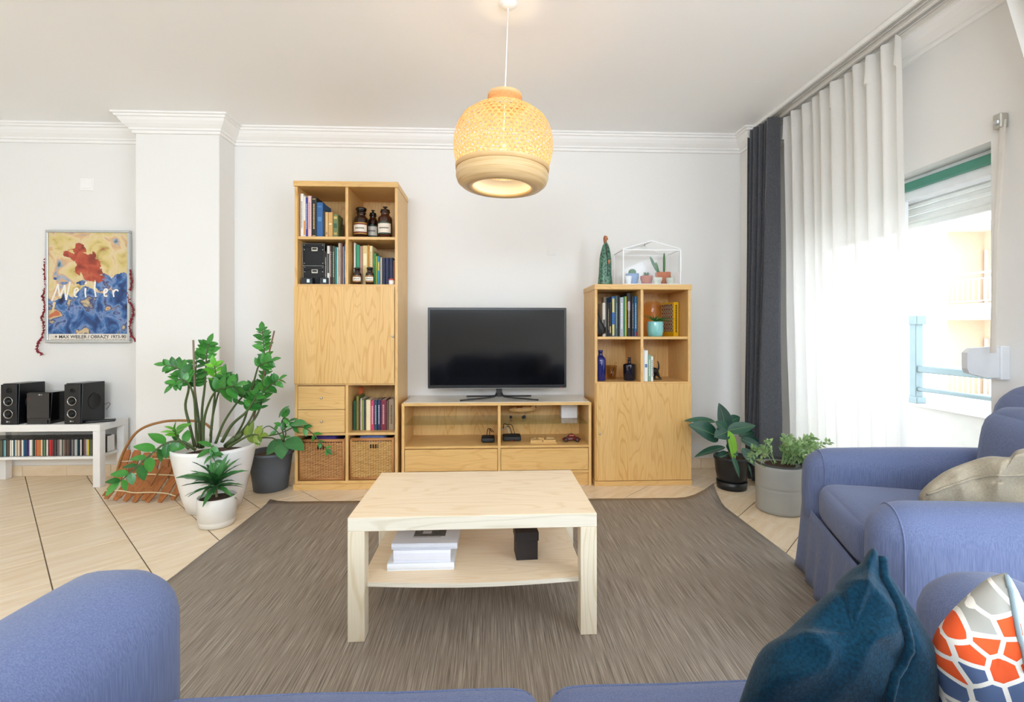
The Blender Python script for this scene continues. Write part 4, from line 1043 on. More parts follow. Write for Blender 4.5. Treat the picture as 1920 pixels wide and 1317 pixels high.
# toy beetle car
c0, c1 = z3(1122, 940, 3.54), z3(1246, 940, 3.54)
cr = thing('toy_car', 'dark red toy beetle car with marbled finish on the bench shelf', 'toy car', ((c0.x + c1.x) / 2, 3.57, .2935))
CARM = mat('#5c1a1c', 0.2, name='marbled_red', coat=.6, vary=.8); Lc = c1.x - c0.x
outl = [(.0, .25), (.03, .42), (.14, .52), (.24, .56), (.33, .80), (.42, .92), (.55, .93), (.66, .84), (.73, .60), (.88, .52), (.98, .40), (1.0, .24), (.9, .2), (.1, .2)]
bm = prism(bmesh.new(), [(c0.x + u * Lc, .2935 + v * .062) for u, v in outl], 3.548, 3.592, 'y'); bmesh.ops.bevel(bm, geom=bm.edges[:], offset=.003, segments=2, affect='EDGES')
cb = put('body', bm, CARM, cr, True)
for y_ in (3.5475, 3.5925): box('side_window', c0.x + .36 * Lc, c0.x + .62 * Lc, y_ - .0005, y_ + .0005, .2935 + .045, .2935 + .054, mat('#c46a50', 0.3, name='amber_window'), cb, 0)
for u in (.2, .8):
    for y_ in (3.546, 3.594):
        bm = lathe(bmesh.new(), [(.004, -.006), (.0135, -.006), (.015, 0), (.0135, .006), (.004, .006)], seg=18); bmesh.ops.transform(bm, matrix=Matrix.Translation((c0.x + u * Lc, y_, .3087)) @ Matrix.Rotation(PI / 2, 4, 'X'), verts=bm.verts)
        wh = put('wheel', bm, mat('#2a1c1e', 0.4, name='dark_wheel'), cr, True)
        bm = lathe(bmesh.new(), [(.006, -.0065), (.0065, 0), (.006, .0065)], seg=12); bmesh.ops.transform(bm, matrix=Matrix.Translation((c0.x + u * Lc, y_, .3087)) @ Matrix.Rotation(PI / 2, 4, 'X'), verts=bm.verts); put('hubcap', bm, mat('#8a5a5a', 0.3, .5, name='hubcap'), wh, True)

# ================================================================== THINGS IN AND ON THE LOW BOOKCASE
def g4(x, y, Yd): return onY(1070 + x * S4, 420 + y * S4, Yd)
# figurine of a robed woman
FIG, n, l, b = new_mat('green_glazed_robe')
tc = n.new('ShaderNodeTexCoord'); nz = n.new('ShaderNodeTexNoise'); nz.inputs['Scale'].default_value = 70; nz.inputs['Detail'].default_value = 5; l.new(tc.outputs['Object'], nz.inputs['Vector'])
r = ramp(n, [(.30, '#12241c'), (.45, '#2f5a48'), (.56, '#5f8f74'), (.66, '#22402f'), (.8, '#a4bc9a')]); l.new(nz.outputs['Fac'], r.inputs[0]); l.new(r.outputs[0], b.inputs['Base Color']); b.inputs['Roughness'].default_value = .3
sy = 3.56; s0 = g4(225, 0, sy).x; s1 = g4(345, 0, sy).x; sc_ = (s0 + s1) / 2; zt = g4(290, 85, sy).z
st_ = thing('figurine', 'slim robed woman figurine in mottled green glaze with copper head on the low bookcase', 'figurine', (sc_, sy, 1.459))
H = zt - 1.459; pw = g4(1, 0, sy).x - g4(0, 0, sy).x
prof_ = [(490, 60, 285), (470, 59, 286), (400, 52, 285), (330, 50, 287), (280, 48, 287), (240, 42, 288), (200, 33, 289), (170, 24, 289), (158, 14, 290), (150, 9, 291)]
bm = bmesh.new(); rings = []
for yy, rr, cc in prof_:
    z = zt - (yy - 85) / (490 - 85) * H; R_ = rr * pw; cx = g4(cc, 0, sy).x
    rings.append([bm.verts.new((cx + R_ * math.cos(2 * PI * k / 24) * (1 + .05 * math.sin(5 * 2 * PI * k / 24)), sy + R_ * .7 * math.sin(2 * PI * k / 24) * (1 + .06 * math.cos(6 * 2 * PI * k / 24)), z)) for k in range(24)])
for A, B in zip(rings, rings[1:]):
    for k in range(24): bm.faces.new((A[k], A[(k + 1) % 24], B[(k + 1) % 24], B[k]))
bm.faces.new(rings[0][::-1]); bm.faces.new(rings[-1]); bmesh.ops.recalc_face_normals(bm, faces=bm.faces)
put('robe', bm, FIG, st_, True)
COPPER = mat('#b87850', 0.4, name='copper_glaze', vary=.3)
hc = g4(292, 118, sy)
bm = bmesh.new(); bmesh.ops.create_uvsphere(bm, u_segments=18, v_segments=12, radius=1)
for v in bm.verts:
    v.co = Vector((v.co.x * .0125 + (.004 if v.co.z < -.2 and v.co.x > .5 else 0), v.co.y * .014 - (.003 if abs(v.co.x) < .25 and v.co.y < -.7 and abs(v.co.z) < .3 else 0), v.co.z * .0175)) + hc
put('head', bm, COPPER, st_, True)
bm = bmesh.new(); bmesh.ops.create_uvsphere(bm, u_segments=16, v_segments=10, radius=1)
for v in bm.verts: v.co = Vector((v.co.x * .0145 - .006, v.co.y * .014 + .004, v.co.z * .024 - .003 + (-.02 if v.co.z < -.5 else 0))) + hc
put('hair', bm, mat('#9a5a34', 0.45, name='hair_glaze', vary=.3), st_, True)
put('neck', tube(bmesh.new(), [hc + Vector((0, 0, -.012)), hc + Vector((-.001, 0, -.034))], .006, 8), COPPER, st_, True)
put('lapel', tube(bmesh.new(), catmull([g4(292, 165, sy - .018), g4(297, 230, sy - .028), g4(306, 300, sy - .034), g4(305, 420, sy - .037)], 12), .0045, 6, .003), mat('#3a3a34', 0.4, name='dark_trim'), st_, True)
put('hand', softbox(bmesh.new(), g4(316, 305, sy - .036), (.016, .012, .02), .005, n=4), COPPER, st_, True)
for k in range(4): put('finger', tube(bmesh.new(), [g4(312 + 3 * k, 312, sy - .04), g4(310 + 3.2 * k, 330, sy - .041)], .0017, 5), COPPER, st_, True)

# little glass greenhouse
gy0, gy1 = 3.50, 3.755; gx0, gx1 = g4(432, 0, gy0).x, g4(903, 0, gy0).x; gz0 = 1.4595; gze = g4(432, 205, gy0).z; gzr = g4(665, 140, gy0).z; gxm = (gx0 + gx1) / 2
gh = thing('glass_greenhouse', 'white framed tabletop glass greenhouse with gabled roof on the low bookcase', 'greenhouse', (gxm, (gy0 + gy1) / 2, gz0))
fw = .008; FW = mat('#f2f3f3', 0.35, name='white_frame')
for y_ in (gy0, gy1):
    put('front_frame' if y_ == gy0 else 'rear_frame', bbox(bmesh.new(), gx0, gx1, y_ - fw / 2, y_ + fw / 2, gz0, gz0 + .010, .001), FW, gh)
    box('frame_bar', gx0, gx1, y_ - fw / 2, y_ + fw / 2, gze - .012, gze - .004, FW, gh, .001)
    for x_ in (gx0, gx1): box('corner_post', x_ - fw / 2, x_ + fw / 2, y_ - fw / 2, y_ + fw / 2, gz0, gze, FW, gh, .001)
    for x_ in (gx0, gx1): put('gable_bar', tube(bmesh.new(), [(x_, y_, gze), (gxm, y_, gzr)], .0048, 4), FW, gh)
    box('pane', gx0 + fw / 2, gx1 - fw / 2, y_ - .001, y_ + .001, gz0 + .010, gze - .012, GLASS, gh, 0)
    put('gable_pane', prism(bmesh.new(), [(gx0 + .01, gze - .002), (gx1 - .01, gze - .002), (gxm, gzr - .004)], y_ - .001, y_ + .001, 'y'), GLASS, gh)
for x_ in (gx0, gx1):
    for z_ in (gz0 + .005, gze - .004): put('side_bar', tube(bmesh.new(), [(x_, gy0, z_), (x_, gy1, z_)], .0048, 4), FW, gh)
    box('pane', x_ - .001, x_ + .001, gy0 + fw / 2, gy1 - fw / 2, gz0 + .010, gze - .010, GLASS, gh, 0)
put('ridge_bar', tube(bmesh.new(), [(gxm, gy0, gzr), (gxm, gy1, gzr)], .0048, 4), FW, gh)
for sgn, x_ in ((-1, gx0), (1, gx1)):
    bm = bmesh.new(); vs_ = [bm.verts.new(p) for p in ((x_, gy0, gze), (x_, gy1, gze), (gxm, gy1, gzr), (gxm, gy0, gzr))]; bm.faces.new(vs_); put('roof_pane', bm, GLASS, gh)
box('base_tray', gx0 + .004, gx1 - .004, gy0 + .004, gy1 - .004, gz0, gz0 + .007, FW, gh, 0)
put('roof_latch', tube(bmesh.new(), [(gxm - .04, gy0 + .05, gzr - .012), (gxm - .037, gy0 + .05, gzr - .03), (gxm - .03, gy0 + .05, gzr - .034)], .0015, 5), BLACKM, gh)
put('side_hook', tube(bmesh.new(), [(gx1 + .006, gy0, gze), (gx1 + .008, gy0, gze - .16)], .002, 5), FW, gh)
# cactus pots inside
TERRA = mat('#b0603e', 0.8, name='terracotta'); CACT = mat('#4d7a44', 0.6, name='cactus_skin', vary=.3)
def pot(name, px, py_top, pw_, yc, hexm, label, h=None, zb=None, cat='pot'):
    cx = g4(px, 0, yc).x; R = pw_ / 2 * pw; zb = zb if zb is not None else gz0 + .0075; zt = g4(px, py_top, yc).z
    o = thing(name, label, cat, (cx, yc, zb), None, 'little pots in the glass greenhouse')
    put('pot', lathe(bmesh.new(), [(R * .68, zb), (R * .72, zb + .002), (R * .92, zt - .022 * (zt - zb) / .05), (R, zt - .018 * (zt - zb) / .05), (R, zt), (R * .88, zt), (R * .84, zt - .008), (.0005, zt - .008)], cx, yc, 24), hexm, o, True)
    put('soil', lathe(bmesh.new(), [(R * .83, zt - .0075), (.0005, zt - .0055)], cx, yc, 18), SOIL, o)
    return o, cx, zt
PALE = mat('#d4d8cc', 0.5, name='pale_glazed_pot'); BLUEP = mat('#7f9cc4', 0.5, name='blue_pot')
o, cx, zt = pot('cactus_pot', 507, 412, 112, 3.66, BLUEP, 'round ribbed cactus in a pale blue pot inside the glass greenhouse')
bm = bmesh.new(); bmesh.ops.create_uvsphere(bm, u_segments=32, v_segments=14, radius=1)
for v in bm.verts:
    a = math.atan2(v.co.y, v.co.x); k = .028 * (1 + .08 * math.cos(a * 11)); v.co = Vector((v.co.x * k, v.co.y * k, v.co.z * .026 + .012)) + Vector((cx, 3.66, zt))
put('cactus', bm, CACT, o, True)
o, cx, zt = pot('cactus_pot', 624, 430, 102, 3.60, TERRA, 'spiny little cactus in a terracotta pot inside the glass greenhouse')
sp_ = leaf_mesh('spike', .22, .1, -.1, CACT)
for i in range(26):
    a = i * 2.4; e = .25 + .9 * (i / 26); d = Vector((math.cos(a) * math.cos(e), math.sin(a) * math.cos(e), math.sin(e)))
    add_leaf(sp_, o, Vector((cx, 3.60, zt - .005)), d, Vector((0, 0, 1)) if e < 1 else Vector((0, -1, 0)), .042, 1, 'spike')
o, cx, zt = pot('cactus_pot', 760, 402, 128, 3.67, mat('#c77a5a', 0.8, name='light_terracotta'), 'tall finger cactus in a wide terracotta pot, largest in the glass greenhouse')
for (bx1_, by1, tx, ty, rr) in ((728, 400, 655, 270, 12), (722, 400, 700, 315, 12), (770, 400, 770, 238, 10), (735, 400, 672, 320, 9)):
    pth = catmull([g4(bx1_, by1 + 8, 3.67), g4((bx1_ * .45 + tx * .55), (by1 + ty) / 2 + 6, 3.668), g4(tx, ty, 3.665)], 12)
    bm = bmesh.new(); tube(bm, pth, rr * pw, 10); 
    N = len(pth)
    for i, v in enumerate(bm.verts):
        k = i // 10; t_ = k / (N - 1); f_ = (1 if t_ < .6 else max(.12, math.sqrt(max(0, 1 - ((t_ - .6) / .4) ** 2)))) * (1.0 if t_ > .1 else .8); v.co = pth[k] + (v.co - pth[k]) * f_
    put('cactus_arm', bm, leaf_mat('cactus_green', '#3f6f3f', '#5f8f50', .6), o, True)
pot('plant_pot', 476, 430, 54, 3.535, mat('#dfe3e6', 0.5, name='white_blue_pot'), 'small empty white pot at the left front of the glass greenhouse')
pot('plant_pot', 714, 443, 76, 3.54, PALE, 'pale celadon pot in front of the large terracotta pot in the greenhouse')
o, cx, zt = pot('plant_pot', 820, 445, 68, 3.56, PALE, 'pale celadon pot with a tiny sprout, rightmost in the glass greenhouse')
for i in range(8):
    a = i * .785; add_leaf(sp_, o, (cx, 3.56, zt - .008), (math.cos(a), math.sin(a), 1.2), (0, 0, 1), .02, 1.3, 'spike')

# black cat figurine beside the books
def animal(name, label, pts, legs, yc, thick, m, scale_pts, cat):
    o = thing(name, label, cat, (scale_pts(*pts[0]).x, yc, scale_pts(0, legs[0][-1][1]).z))
    return o
CAST = mat('#171615', 0.55, name='black_cast', bump=.5, bscale=60)
def blob_tube(bm, pts, radii, seg=10):
    path = catmull(pts, 18); N = len(path)
    R = [radii[min(int(i / (N - 1) * (len(radii) - 1)), len(radii) - 2)] * (1 - (i / (N - 1) * (len(radii) - 1) % 1 if i < N - 1 else 1)) + radii[min(int(i / (N - 1) * (len(radii) - 1)), len(radii) - 2) + 1] * ((i / (N - 1) * (len(radii) - 1)) % 1 if i < N - 1 else 1) for i in range(N)]
    b = bmesh.new(); tube(b, path, 1.0, seg)
    for i, v in enumerate(b.verts):
        k = i // seg; v.co = path[k] + (v.co - path[k]) * R[k]
    merge(bm, b)
Yc = 3.50
ct = thing('cat_figurine', 'black cast cat figurine sitting at the left end of the upper book row', 'figurine', (g4(248, 0, Yc).x, Yc, 1.0795))
bm = bmesh.new(); blob_tube(bm, [g4(262, 905, Yc), g4(250, 870, Yc), g4(238, 830, Yc), g4(228, 795, Yc), g4(224, 772, Yc), g4(219, 762, Yc)], [.018, .030, .027, .017, .012, .010]); blob_tube(bm, [g4(229, 790, Yc), g4(224, 772, Yc), g4(218, 764, Yc), g4(212, 766, Yc)], [.012, .0155, .013, .006])
put('body', bm, CAST, ct, True)
for dx in (-6, 5): put('ear', tube(bmesh.new(), [g4(222 + dx, 752, Yc), g4(222 + dx * 1.4, 733, Yc)], .006, 6, .001), CAST, ct, True)
for dx in (-8, 8):
    bm = bmesh.new(); blob_tube(bm, [g4(240 + dx, 850, Yc - .01), g4(236 + dx, 885, Yc - .013), g4(233 + dx, 909, Yc - .015)], [.009, .008, .009]); put('leg', bm, CAST, ct, True)
bm = bmesh.new(); blob_tube(bm, [g4(268, 900, Yc), g4(285, 890, Yc), g4(287, 850, Yc)], [.008, .007, .004]); put('tail', bm, CAST, ct, True)
# black dog figurine beyond the white books
Yc = 3.62
dg_ = thing('dog_figurine', 'black cast dog figurine with raised tail beside the white books', 'figurine', (g4(705, 0, Yc).x, Yc, .7505))
bm = bmesh.new(); blob_tube(bm, [g4(640, 1205, Yc), g4(668, 1208, Yc), g4(695, 1212, Yc), g4(712, 1225, Yc)], [.022, .026, .025, .018]); put('body', bm, CAST, dg_, True)
for (x0, x1, x2, dy) in ((712, 722, 735, -.012), (700, 695, 690, .014), (648, 645, 644, -.012), (642, 640, 638, .014)):
    bm = bmesh.new(); blob_tube(bm, [g4(x0, 1230, Yc + dy), g4(x1, 1248, Yc + dy), g4(x2 - 4, 1264, Yc + dy), g4(x2 + 8, 1270, Yc + dy)], [.014, .010, .006, .006]); put('leg', bm, CAST, dg_, True)
bm = bmesh.new(); blob_tube(bm, [g4(712, 1212, Yc), g4(724, 1190, Yc), g4(724, 1155, Yc), g4(715, 1130, Yc)], [.008, .0065, .005, .003]); put('tail', bm, CAST, dg_, True)
bm = bmesh.new(); blob_tube(bm, [g4(650, 1200, Yc), g4(630, 1180, Yc), g4(612, 1185, Yc)], [.016, .017, .009]); put('head', bm, CAST, dg_, True)
box('base', g4(632, 0, Yc).x, g4(745, 0, Yc).x, Yc - .022, Yc + .022, .7505, .7535, CAST, dg_, .001)
# amber bell vase and turquoise pot
def g_at(px, y_, Yd): return g4(px, y_, Yd)
Yc = 3.70; x0, x1 = g4(605, 0, Yc).x, g4(742, 0, Yc).x; cx = (x0 + x1) / 2; R = (x1 - x0) / 2; zt = g4(670, 638, Yc).z
av = thing('amber_vase', 'tall amber glass bell vase behind the turquoise pot', 'vase', (cx, Yc, 1.0795))
put('glass_body', lathe(bmesh.new(), [(R * .92, 1.0795), (R, 1.085), (R, zt - .035), (R * .93, zt - .015), (R * .7, zt - .003), (R * .55, zt)], cx, Yc, 32, cap=False), AMBER, av, True)
Yc = 3.51; x0, x1 = g4(630, 0, Yc).x, g4(760, 0, Yc).x; cx = (x0 + x1) / 2; R = (x1 - x0) / 2; zt = g4(690, 805, Yc).z
tp_ = thing('potted_plant', 'spiky green plant in a glossy turquoise pot on the low bookcase shelf', 'plant', (cx, Yc, 1.0795))
put('pot', lathe(bmesh.new(), [(R * .78, 1.0795), (R * .86, 1.083), (R, 1.12), (R, zt - .01), (R * .97, zt), (R * .9, zt), (R * .9, zt - .008), (.0005, zt - .008)], cx, Yc, 32), mat('#7fc0bd', 0.18, name='turquoise_glaze', coat=.5), tp_, True)
put('soil', lathe(bmesh.new(), [(R * .89, zt - .0078), (.0005, zt - .004)], cx, Yc, 20), SOIL, tp_)
spk = leaf_mesh('strap_leaf', .12, .35, .28, LEAF_SP, .75, 9)
for i in range(17):
    a = i * 2.399; e = .35 + .55 * ((i * 7 % 17) / 17); d = Vector((math.cos(a) * math.cos(e), math.sin(a) * math.cos(e) * .7, math.sin(e)))
    add_leaf(spk, tp_, Vector((cx, Yc, zt - .004)), d, Vector((0, 0, 1)), rnd.uniform(.075, .115))
add_leaf(spk, tp_, Vector((cx + .01, Yc, zt)), (1, -.1, .42), (0, 0, 1), .14); add_leaf(spk, tp_, Vector((cx + .01, Yc, zt)), (1, -.2, .22), (0, 0, 1), .11)
# blue bottle, tumbler, navy bottle
def bottle(name, px0, px1, ptop, yc, zb, prof, m, label, cat='bottle', flat=1.0):
    x0, x1 = g4(px0, 0, yc).x, g4(px1, 0, yc).x; cx = (x0 + x1) / 2; R = (x1 - x0) / 2; H = g4((px0 + px1) / 2, ptop, yc).z - zb
    o = thing(name, label, cat, (cx, yc, zb))
    put('body', lathe(bmesh.new(), [(r_ * R, zb + z_ * H) for r_, z_ in prof], cx, yc, 32, sy=flat), m, o, True)
    return o, cx, R, H
COB = mat('#12206a', 0.08, name='cobalt_glass', coat=.6); NAV = mat('#0a1026', 0.08, name='navy_glass', coat=.6)
bottle('bottle', 203, 288, 1040, 3.55, .7505, [(.9, 0), (1, .02), (1, .66), (.93, .73), (.6, .79), (.40, .83), (.38, .93), (.44, .94), (.44, 1.0), (.3, 1.0)], COB, 'cobalt blue glass bottle standing at the left of the lower shelf')
o, cx, R, H = bottle('bottle', 433, 532, 1152, 3.56, .7505, [(.88, 0), (.93, .02), (1, .9), (.98, .96), (.8, 1.0), (.3, 1.02), (.25, 1.2), (.34, 1.21), (.34, 1.24), (.2, 1.24)], NAV, 'dark navy glass flask with a flared stopper on the lower shelf')
put('stopper', lathe(bmesh.new(), [(.012, .7505 + 1.24 * H), (.009, .7505 + 1.28 * H), (.015, .7505 + 1.36 * H), (.014, .7505 + 1.38 * H), (.0005, .7505 + 1.385 * H)], cx, 3.56, 20), NAV, o, True)
o, cx, R, H = bottle('tumbler', 290, 382, 1165, 3.66, .7505, [(.70, 0), (.74, .02), (1, 1.0), (.94, 1.0), (.70, .10), (.01, .10)], TUMBLER, 'tinted glass tumbler with a curled glass straw between the two blue bottles', 'glass')
put('straw', tube(bmesh.new(), catmull([(cx - .004, 3.66, .77), (cx + .018, 3.66, .83), (cx + .030, 3.66, .873), (cx + .036, 3.66, .878), (cx + .040, 3.66, .865)], 16), .0035, 8), TUMBLER, o, True)
# ================================================================== LEFT CORNER: POSTER, BENCH, STEREO
PA, n, l, b = new_mat('abstract_print')
tc = n.new('ShaderNodeTexCoord'); sp = n.new('ShaderNodeSeparateXYZ'); l.new(tc.outputs['Object'], sp.inputs[0])
def nz_(scale, detail=5, off=0.0, dist=0.6):
    mp = n.new('ShaderNodeMapping'); mp.inputs['Location'].default_value = (off, 0, off * .7); l.new(tc.outputs['Object'], mp.inputs['Vector'])
    q_ = n.new('ShaderNodeTexNoise'); q_.inputs['Scale'].default_value = scale; q_.inputs['Detail'].default_value = detail; q_.inputs['Distortion'].default_value = dist; l.new(mp.outputs[0], q_.inputs['Vector']); return q_.outputs['Fac']
def ma(op, a_, b_=None):
    m_ = n.new('ShaderNodeMath'); m_.operation = op
    for i_, v_ in enumerate((a_, b_)):
        if v_ is None: continue
        if isinstance(v_, (int, float)): m_.inputs[i_].default_value = v_
        else: l.new(v_, m_.inputs[i_])
    return m_.outputs[0]
def mixc(f_, a_, b_):
    m_ = n.new('ShaderNodeMix'); m_.data_type = 'RGBA'; l.new(f_, m_.inputs[0]); l.new(a_, m_.inputs[6]); l.new(b_, m_.inputs[7]); return m_.outputs[2]
rt = ramp(n, [(.30, '#a5563c'), (.36, '#b9a05c'), (.44, '#d6c07e'), (.54, '#ddc9a0'), (.60, '#d4a878'), (.64, '#9aa8bc'), (.70, '#3f5f5a')]); l.new(nz_(7, 8), rt.inputs[0])
rb = ramp(n, [(.30, '#171d38'), (.42, '#24477e'), (.48, '#3a6aa2'), (.54, '#7a90ba'), (.58, '#27356a'), (.64, '#d2bd92'), (.70, '#c06a44')]); l.new(nz_(10, 8, 3.0), rb.inputs[0])
rr_ = ramp(n, [(.3, '#7a2f24'), (.5, '#b04a34'), (.7, '#c7694a')]); l.new(nz_(14, 5, 7.0), rr_.inputs[0])
h_ = ma('SUBTRACT', ma('MULTIPLY', nz_(7, 8, 1.5), 1.9), ma('MULTIPLY', sp.outputs['Z'], 2.1))    # lower half turns blue
st1 = ma('GREATER_THAN', h_, ma('ADD', ma('MULTIPLY', sp.outputs['X'], -.75), .02))
ux = ma('ADD', sp.outputs['X'], .02); uz = ma('SUBTRACT', sp.outputs['Z'], .60)
# a ragged red patch right in the upper middle
dd = ma('ADD', ma('POWER', ma('MULTIPLY', ma('ADD', ux, ma('MULTIPLY', uz, .55)), 6.2), 2), ma('POWER', ma('MULTIPLY', uz, 5.2), 2))
st2 = ma('LESS_THAN', ma('ADD', dd, ma('MULTIPLY', nz_(11, 8, 9.0), 2.6)), 1.75)
base = mixc(st1, rt.outputs[0], rb.outputs[0])
l.new(mixc(st2, base, rr_.outputs[0]), b.inputs['Base Color']); b.inputs['Roughness'].default_value = .35
PXa, PXb, PZa, PZb, PYf = -3.424, -2.796, 1.029, 1.898, 3.835
po = thing('framed_poster', 'framed abstract exhibition poster in yellow, red and blue on the left wall', 'poster', ((PXa + PXb) / 2, 3.85, PZa))
FRM = mat('#c9cccb', 0.35, 0.7, name='aluminium_frame'); fwd = .019
for (x0, x1, z0, z1, nm) in ((PXa, PXb, PZb - fwd, PZb, 'frame_rail'), (PXa, PXb, PZa, PZa + fwd, 'frame_rail'), (PXa, PXa + fwd, PZa + fwd, PZb - fwd, 'frame_stile'), (PXb - fwd, PXb, PZa + fwd, PZb - fwd, 'frame_stile')):
    box(nm, x0, x1, PYf - .006, 3.859, z0, z1, FRM, po, .003)
zs = PZb - (1047 - 60) * .000811
box('print', PXa + fwd, PXb - fwd, PYf + .004, PYf + .008, zs, PZb - fwd, PA, po, 0)
box('caption_strip', PXa + fwd, PXb - fwd, PYf + .004, PYf + .008, PZa + fwd, zs, mat('#e4dcd0', 0.5, name='caption_paper'), po, 0)
def pz_(zx, zy): return Vector((PXa + (zx - 140) * .000785, PYf + .003, PZb - (zy - 60) * .000811))
LET = mat('#efe9df', 0.5, name='white_brush_lettering')
strokes = {'w': [[(195, 735), (225, 660), (255, 570)], [(255, 575), (262, 640), (272, 690)], [(272, 690), (300, 630), (318, 580)], [(318, 580), (322, 650), (330, 725)], [(330, 725), (350, 640), (370, 550)]],
           'e': [[(410, 655), (432, 645), (445, 630), (435, 612), (415, 622), (408, 655), (415, 690), (438, 692)]], 'i': [[(515, 610), (512, 650), (517, 700)], [(512, 572), (526, 552)]],
           'l': [[(605, 550), (602, 620), (612, 695)]], 'e2': [[(692, 660), (712, 648), (722, 630), (708, 618), (693, 632), (690, 665), (700, 688), (722, 684)]], 'r': [[(775, 630), (778, 660), (784, 695)], [(778, 655), (792, 632), (812, 626), (826, 640)]]}
for k, ss in strokes.items():
    for s_ in ss:
        put('brush_letter', tube(bmesh.new(), catmull([pz_(*p) for p in s_], 12), .0068, 6, .0055, flat=.12, up=(0, 1, 0)), LET, po)
def flat_text(s, size, p, m, parent, bold=0.0, sx=1.0, name='lettering'):
    bm = text_bm(s, size, .0003, 'LEFT', bold, sx)
    bmesh.ops.transform(bm, matrix=Matrix.Translation(p) @ Matrix.Rotation(PI / 2, 4, 'X'), verts=bm.verts)
    return stuff(put(name, bm, m, parent))
INK = mat('#3c3a38', 0.6, name='black_ink')
tt = flat_text('MAX WEILER / OBRAZY 1973-90', .0345, pz_(262, 1088), INK, po, 0.0004, 1.0)
wdt = max(v.co.x for v in tt.data.vertices) - min(v.co.x for v in tt.data.vertices); x_0 = min(v.co.x for v in tt.data.vertices)
for v in tt.data.vertices: v.co.x = x_0 + (v.co.x - x_0) * (.000785 * (897 - 262)) / wdt
bmt = bmesh.new(); xx = 188
while xx < 890:
    L = rnd.uniform(14, 40); a_ = pz_(xx, 1102); c_ = pz_(min(xx + L, 893), 1097); bbox(bmt, a_.x, c_.x, a_.y, a_.y + .001, a_.z, c_.z); xx += L + 8
stuff(put('fine_print', bmt, mat('#8a7f72', 0.6, name='grey_ink'), po))
put('emblem', prism(bmesh.new(), [(pz_(x, y).x, pz_(x, y).z) for x, y in ((228, 1068), (236, 1062), (244, 1068), (241, 1076), (236, 1085), (231, 1076))], PYf + .002, PYf + .004, 'y'), INK, po)
stuff(flat_text('NG', .026, pz_(190, 1085), mat('#cfc4b4', 0.6, name='pale_ink'), po))

# strings of dried red chillies hanging either side
CHI = mat('#8c1626', 0.45, name='dried_chilli', vary=.4)
def garland(px_pts, label, n_):
    P = catmull([onY(x, y, 3.835) for x, y in px_pts], n_)
    g = thing('chilli_string', label, 'garland', P[-1], None, 'strings of dried chillies')
    put('thread', tube(bmesh.new(), P, .0022, 5), mat('#6a1a20', 0.8, name='red_thread'), g)
    bm = bmesh.new(); bmesh.ops.create_uvsphere(bm, u_segments=7, v_segments=5, radius=1); 
    for v in bm.verts: v.co = Vector((v.co.x * .0042, v.co.y * .0042, v.co.z * .011))
    me = bpy.data.meshes.new('chilli'); bm.to_mesh(me); bm.free(); me.materials.append(CHI)
    for i, p in enumerate(P):
        for q_ in range(2):
            o = bpy.data.objects.new('chilli', me); COL.objects.link(o); o.parent = g
            o.location = p - WL[g] + Vector((rnd.uniform(-.006, .006), rnd.uniform(-.006, .004), rnd.uniform(-.004, .004))); o.rotation_euler = (rnd.uniform(-1, 1), rnd.uniform(-1.2, 1.2), rnd.uniform(0, 6))
            k = rnd.uniform(.7, 1.3); o.scale = (k, k, k)
def g7(x, y): return 60 + x * .1975, 420 + y * .1975
garland([g7(*p) for p in ((134, 330), (120, 430), (128, 500), (128, 590), (100, 690), (125, 770), (125, 820), (93, 880), (112, 960), (100, 1060), (62, 1130), (52, 1200), (98, 1240))], 'string of dried red chillies hanging along the left edge of the poster', 62)
garland([g7(*p) for p in ((938, 440), (942, 530), (945, 600), (915, 660), (930, 740), (958, 810), (955, 880), (930, 960), (940, 1040), (978, 1105))], 'string of dried red chillies hanging along the right edge of the poster', 48)

# blank wall plate high on the wall
w = thing('wall_plate', 'blank white square cover plate high on the wall above the poster', 'cover plate', (-3.135, D, 2.21))
box('plate', -3.187, -3.083, D - .008, D, 2.209, 2.303, TRIM, w, .003); box('raised_centre', -3.172, -3.098, D - .011, D - .008, 2.223, 2.289, TRIM, w, .002)
w = thing('wall_plate', 'small blank white cover plate on the wall between the television and low bookcase', 'cover plate', (onY(1034, 472, D).x, D, onY(1034, 472, D).z))
c_ = onY(1034, 472, D); box('plate', c_.x - .035, c_.x + .035, D - .005, D, c_.z - .028, c_.z + .028, WALL, w, .002); box('raised_centre', c_.x - .02, c_.x + .02, D - .007, D - .005, c_.z - .015, c_.z + .015, WALL, w, .001)
# power outlet beside the bench
c_ = onY(247, 826, D)
w = thing('power_outlet', 'beige double power outlet with black plug low on the wall beside the white bench', 'outlet', (-2.70, D, .27))
box('plate', -2.755, -2.635, D - .010, D, .245, .325, mat('#d3c8b4', 0.5, name='aged_white_plastic'), w, .003)
bm = lathe(bmesh.new(), [(.018, 0), (.018, .022), (.012, .03), (.0005, .031)], seg=16); bmesh.ops.transform(bm, matrix=Matrix.Translation((-2.672, D - .010, .285)) @ Matrix.Rotation(PI / 2, 4, 'X'), verts=bm.verts)
put('plug', bm, BLACK, w, True)

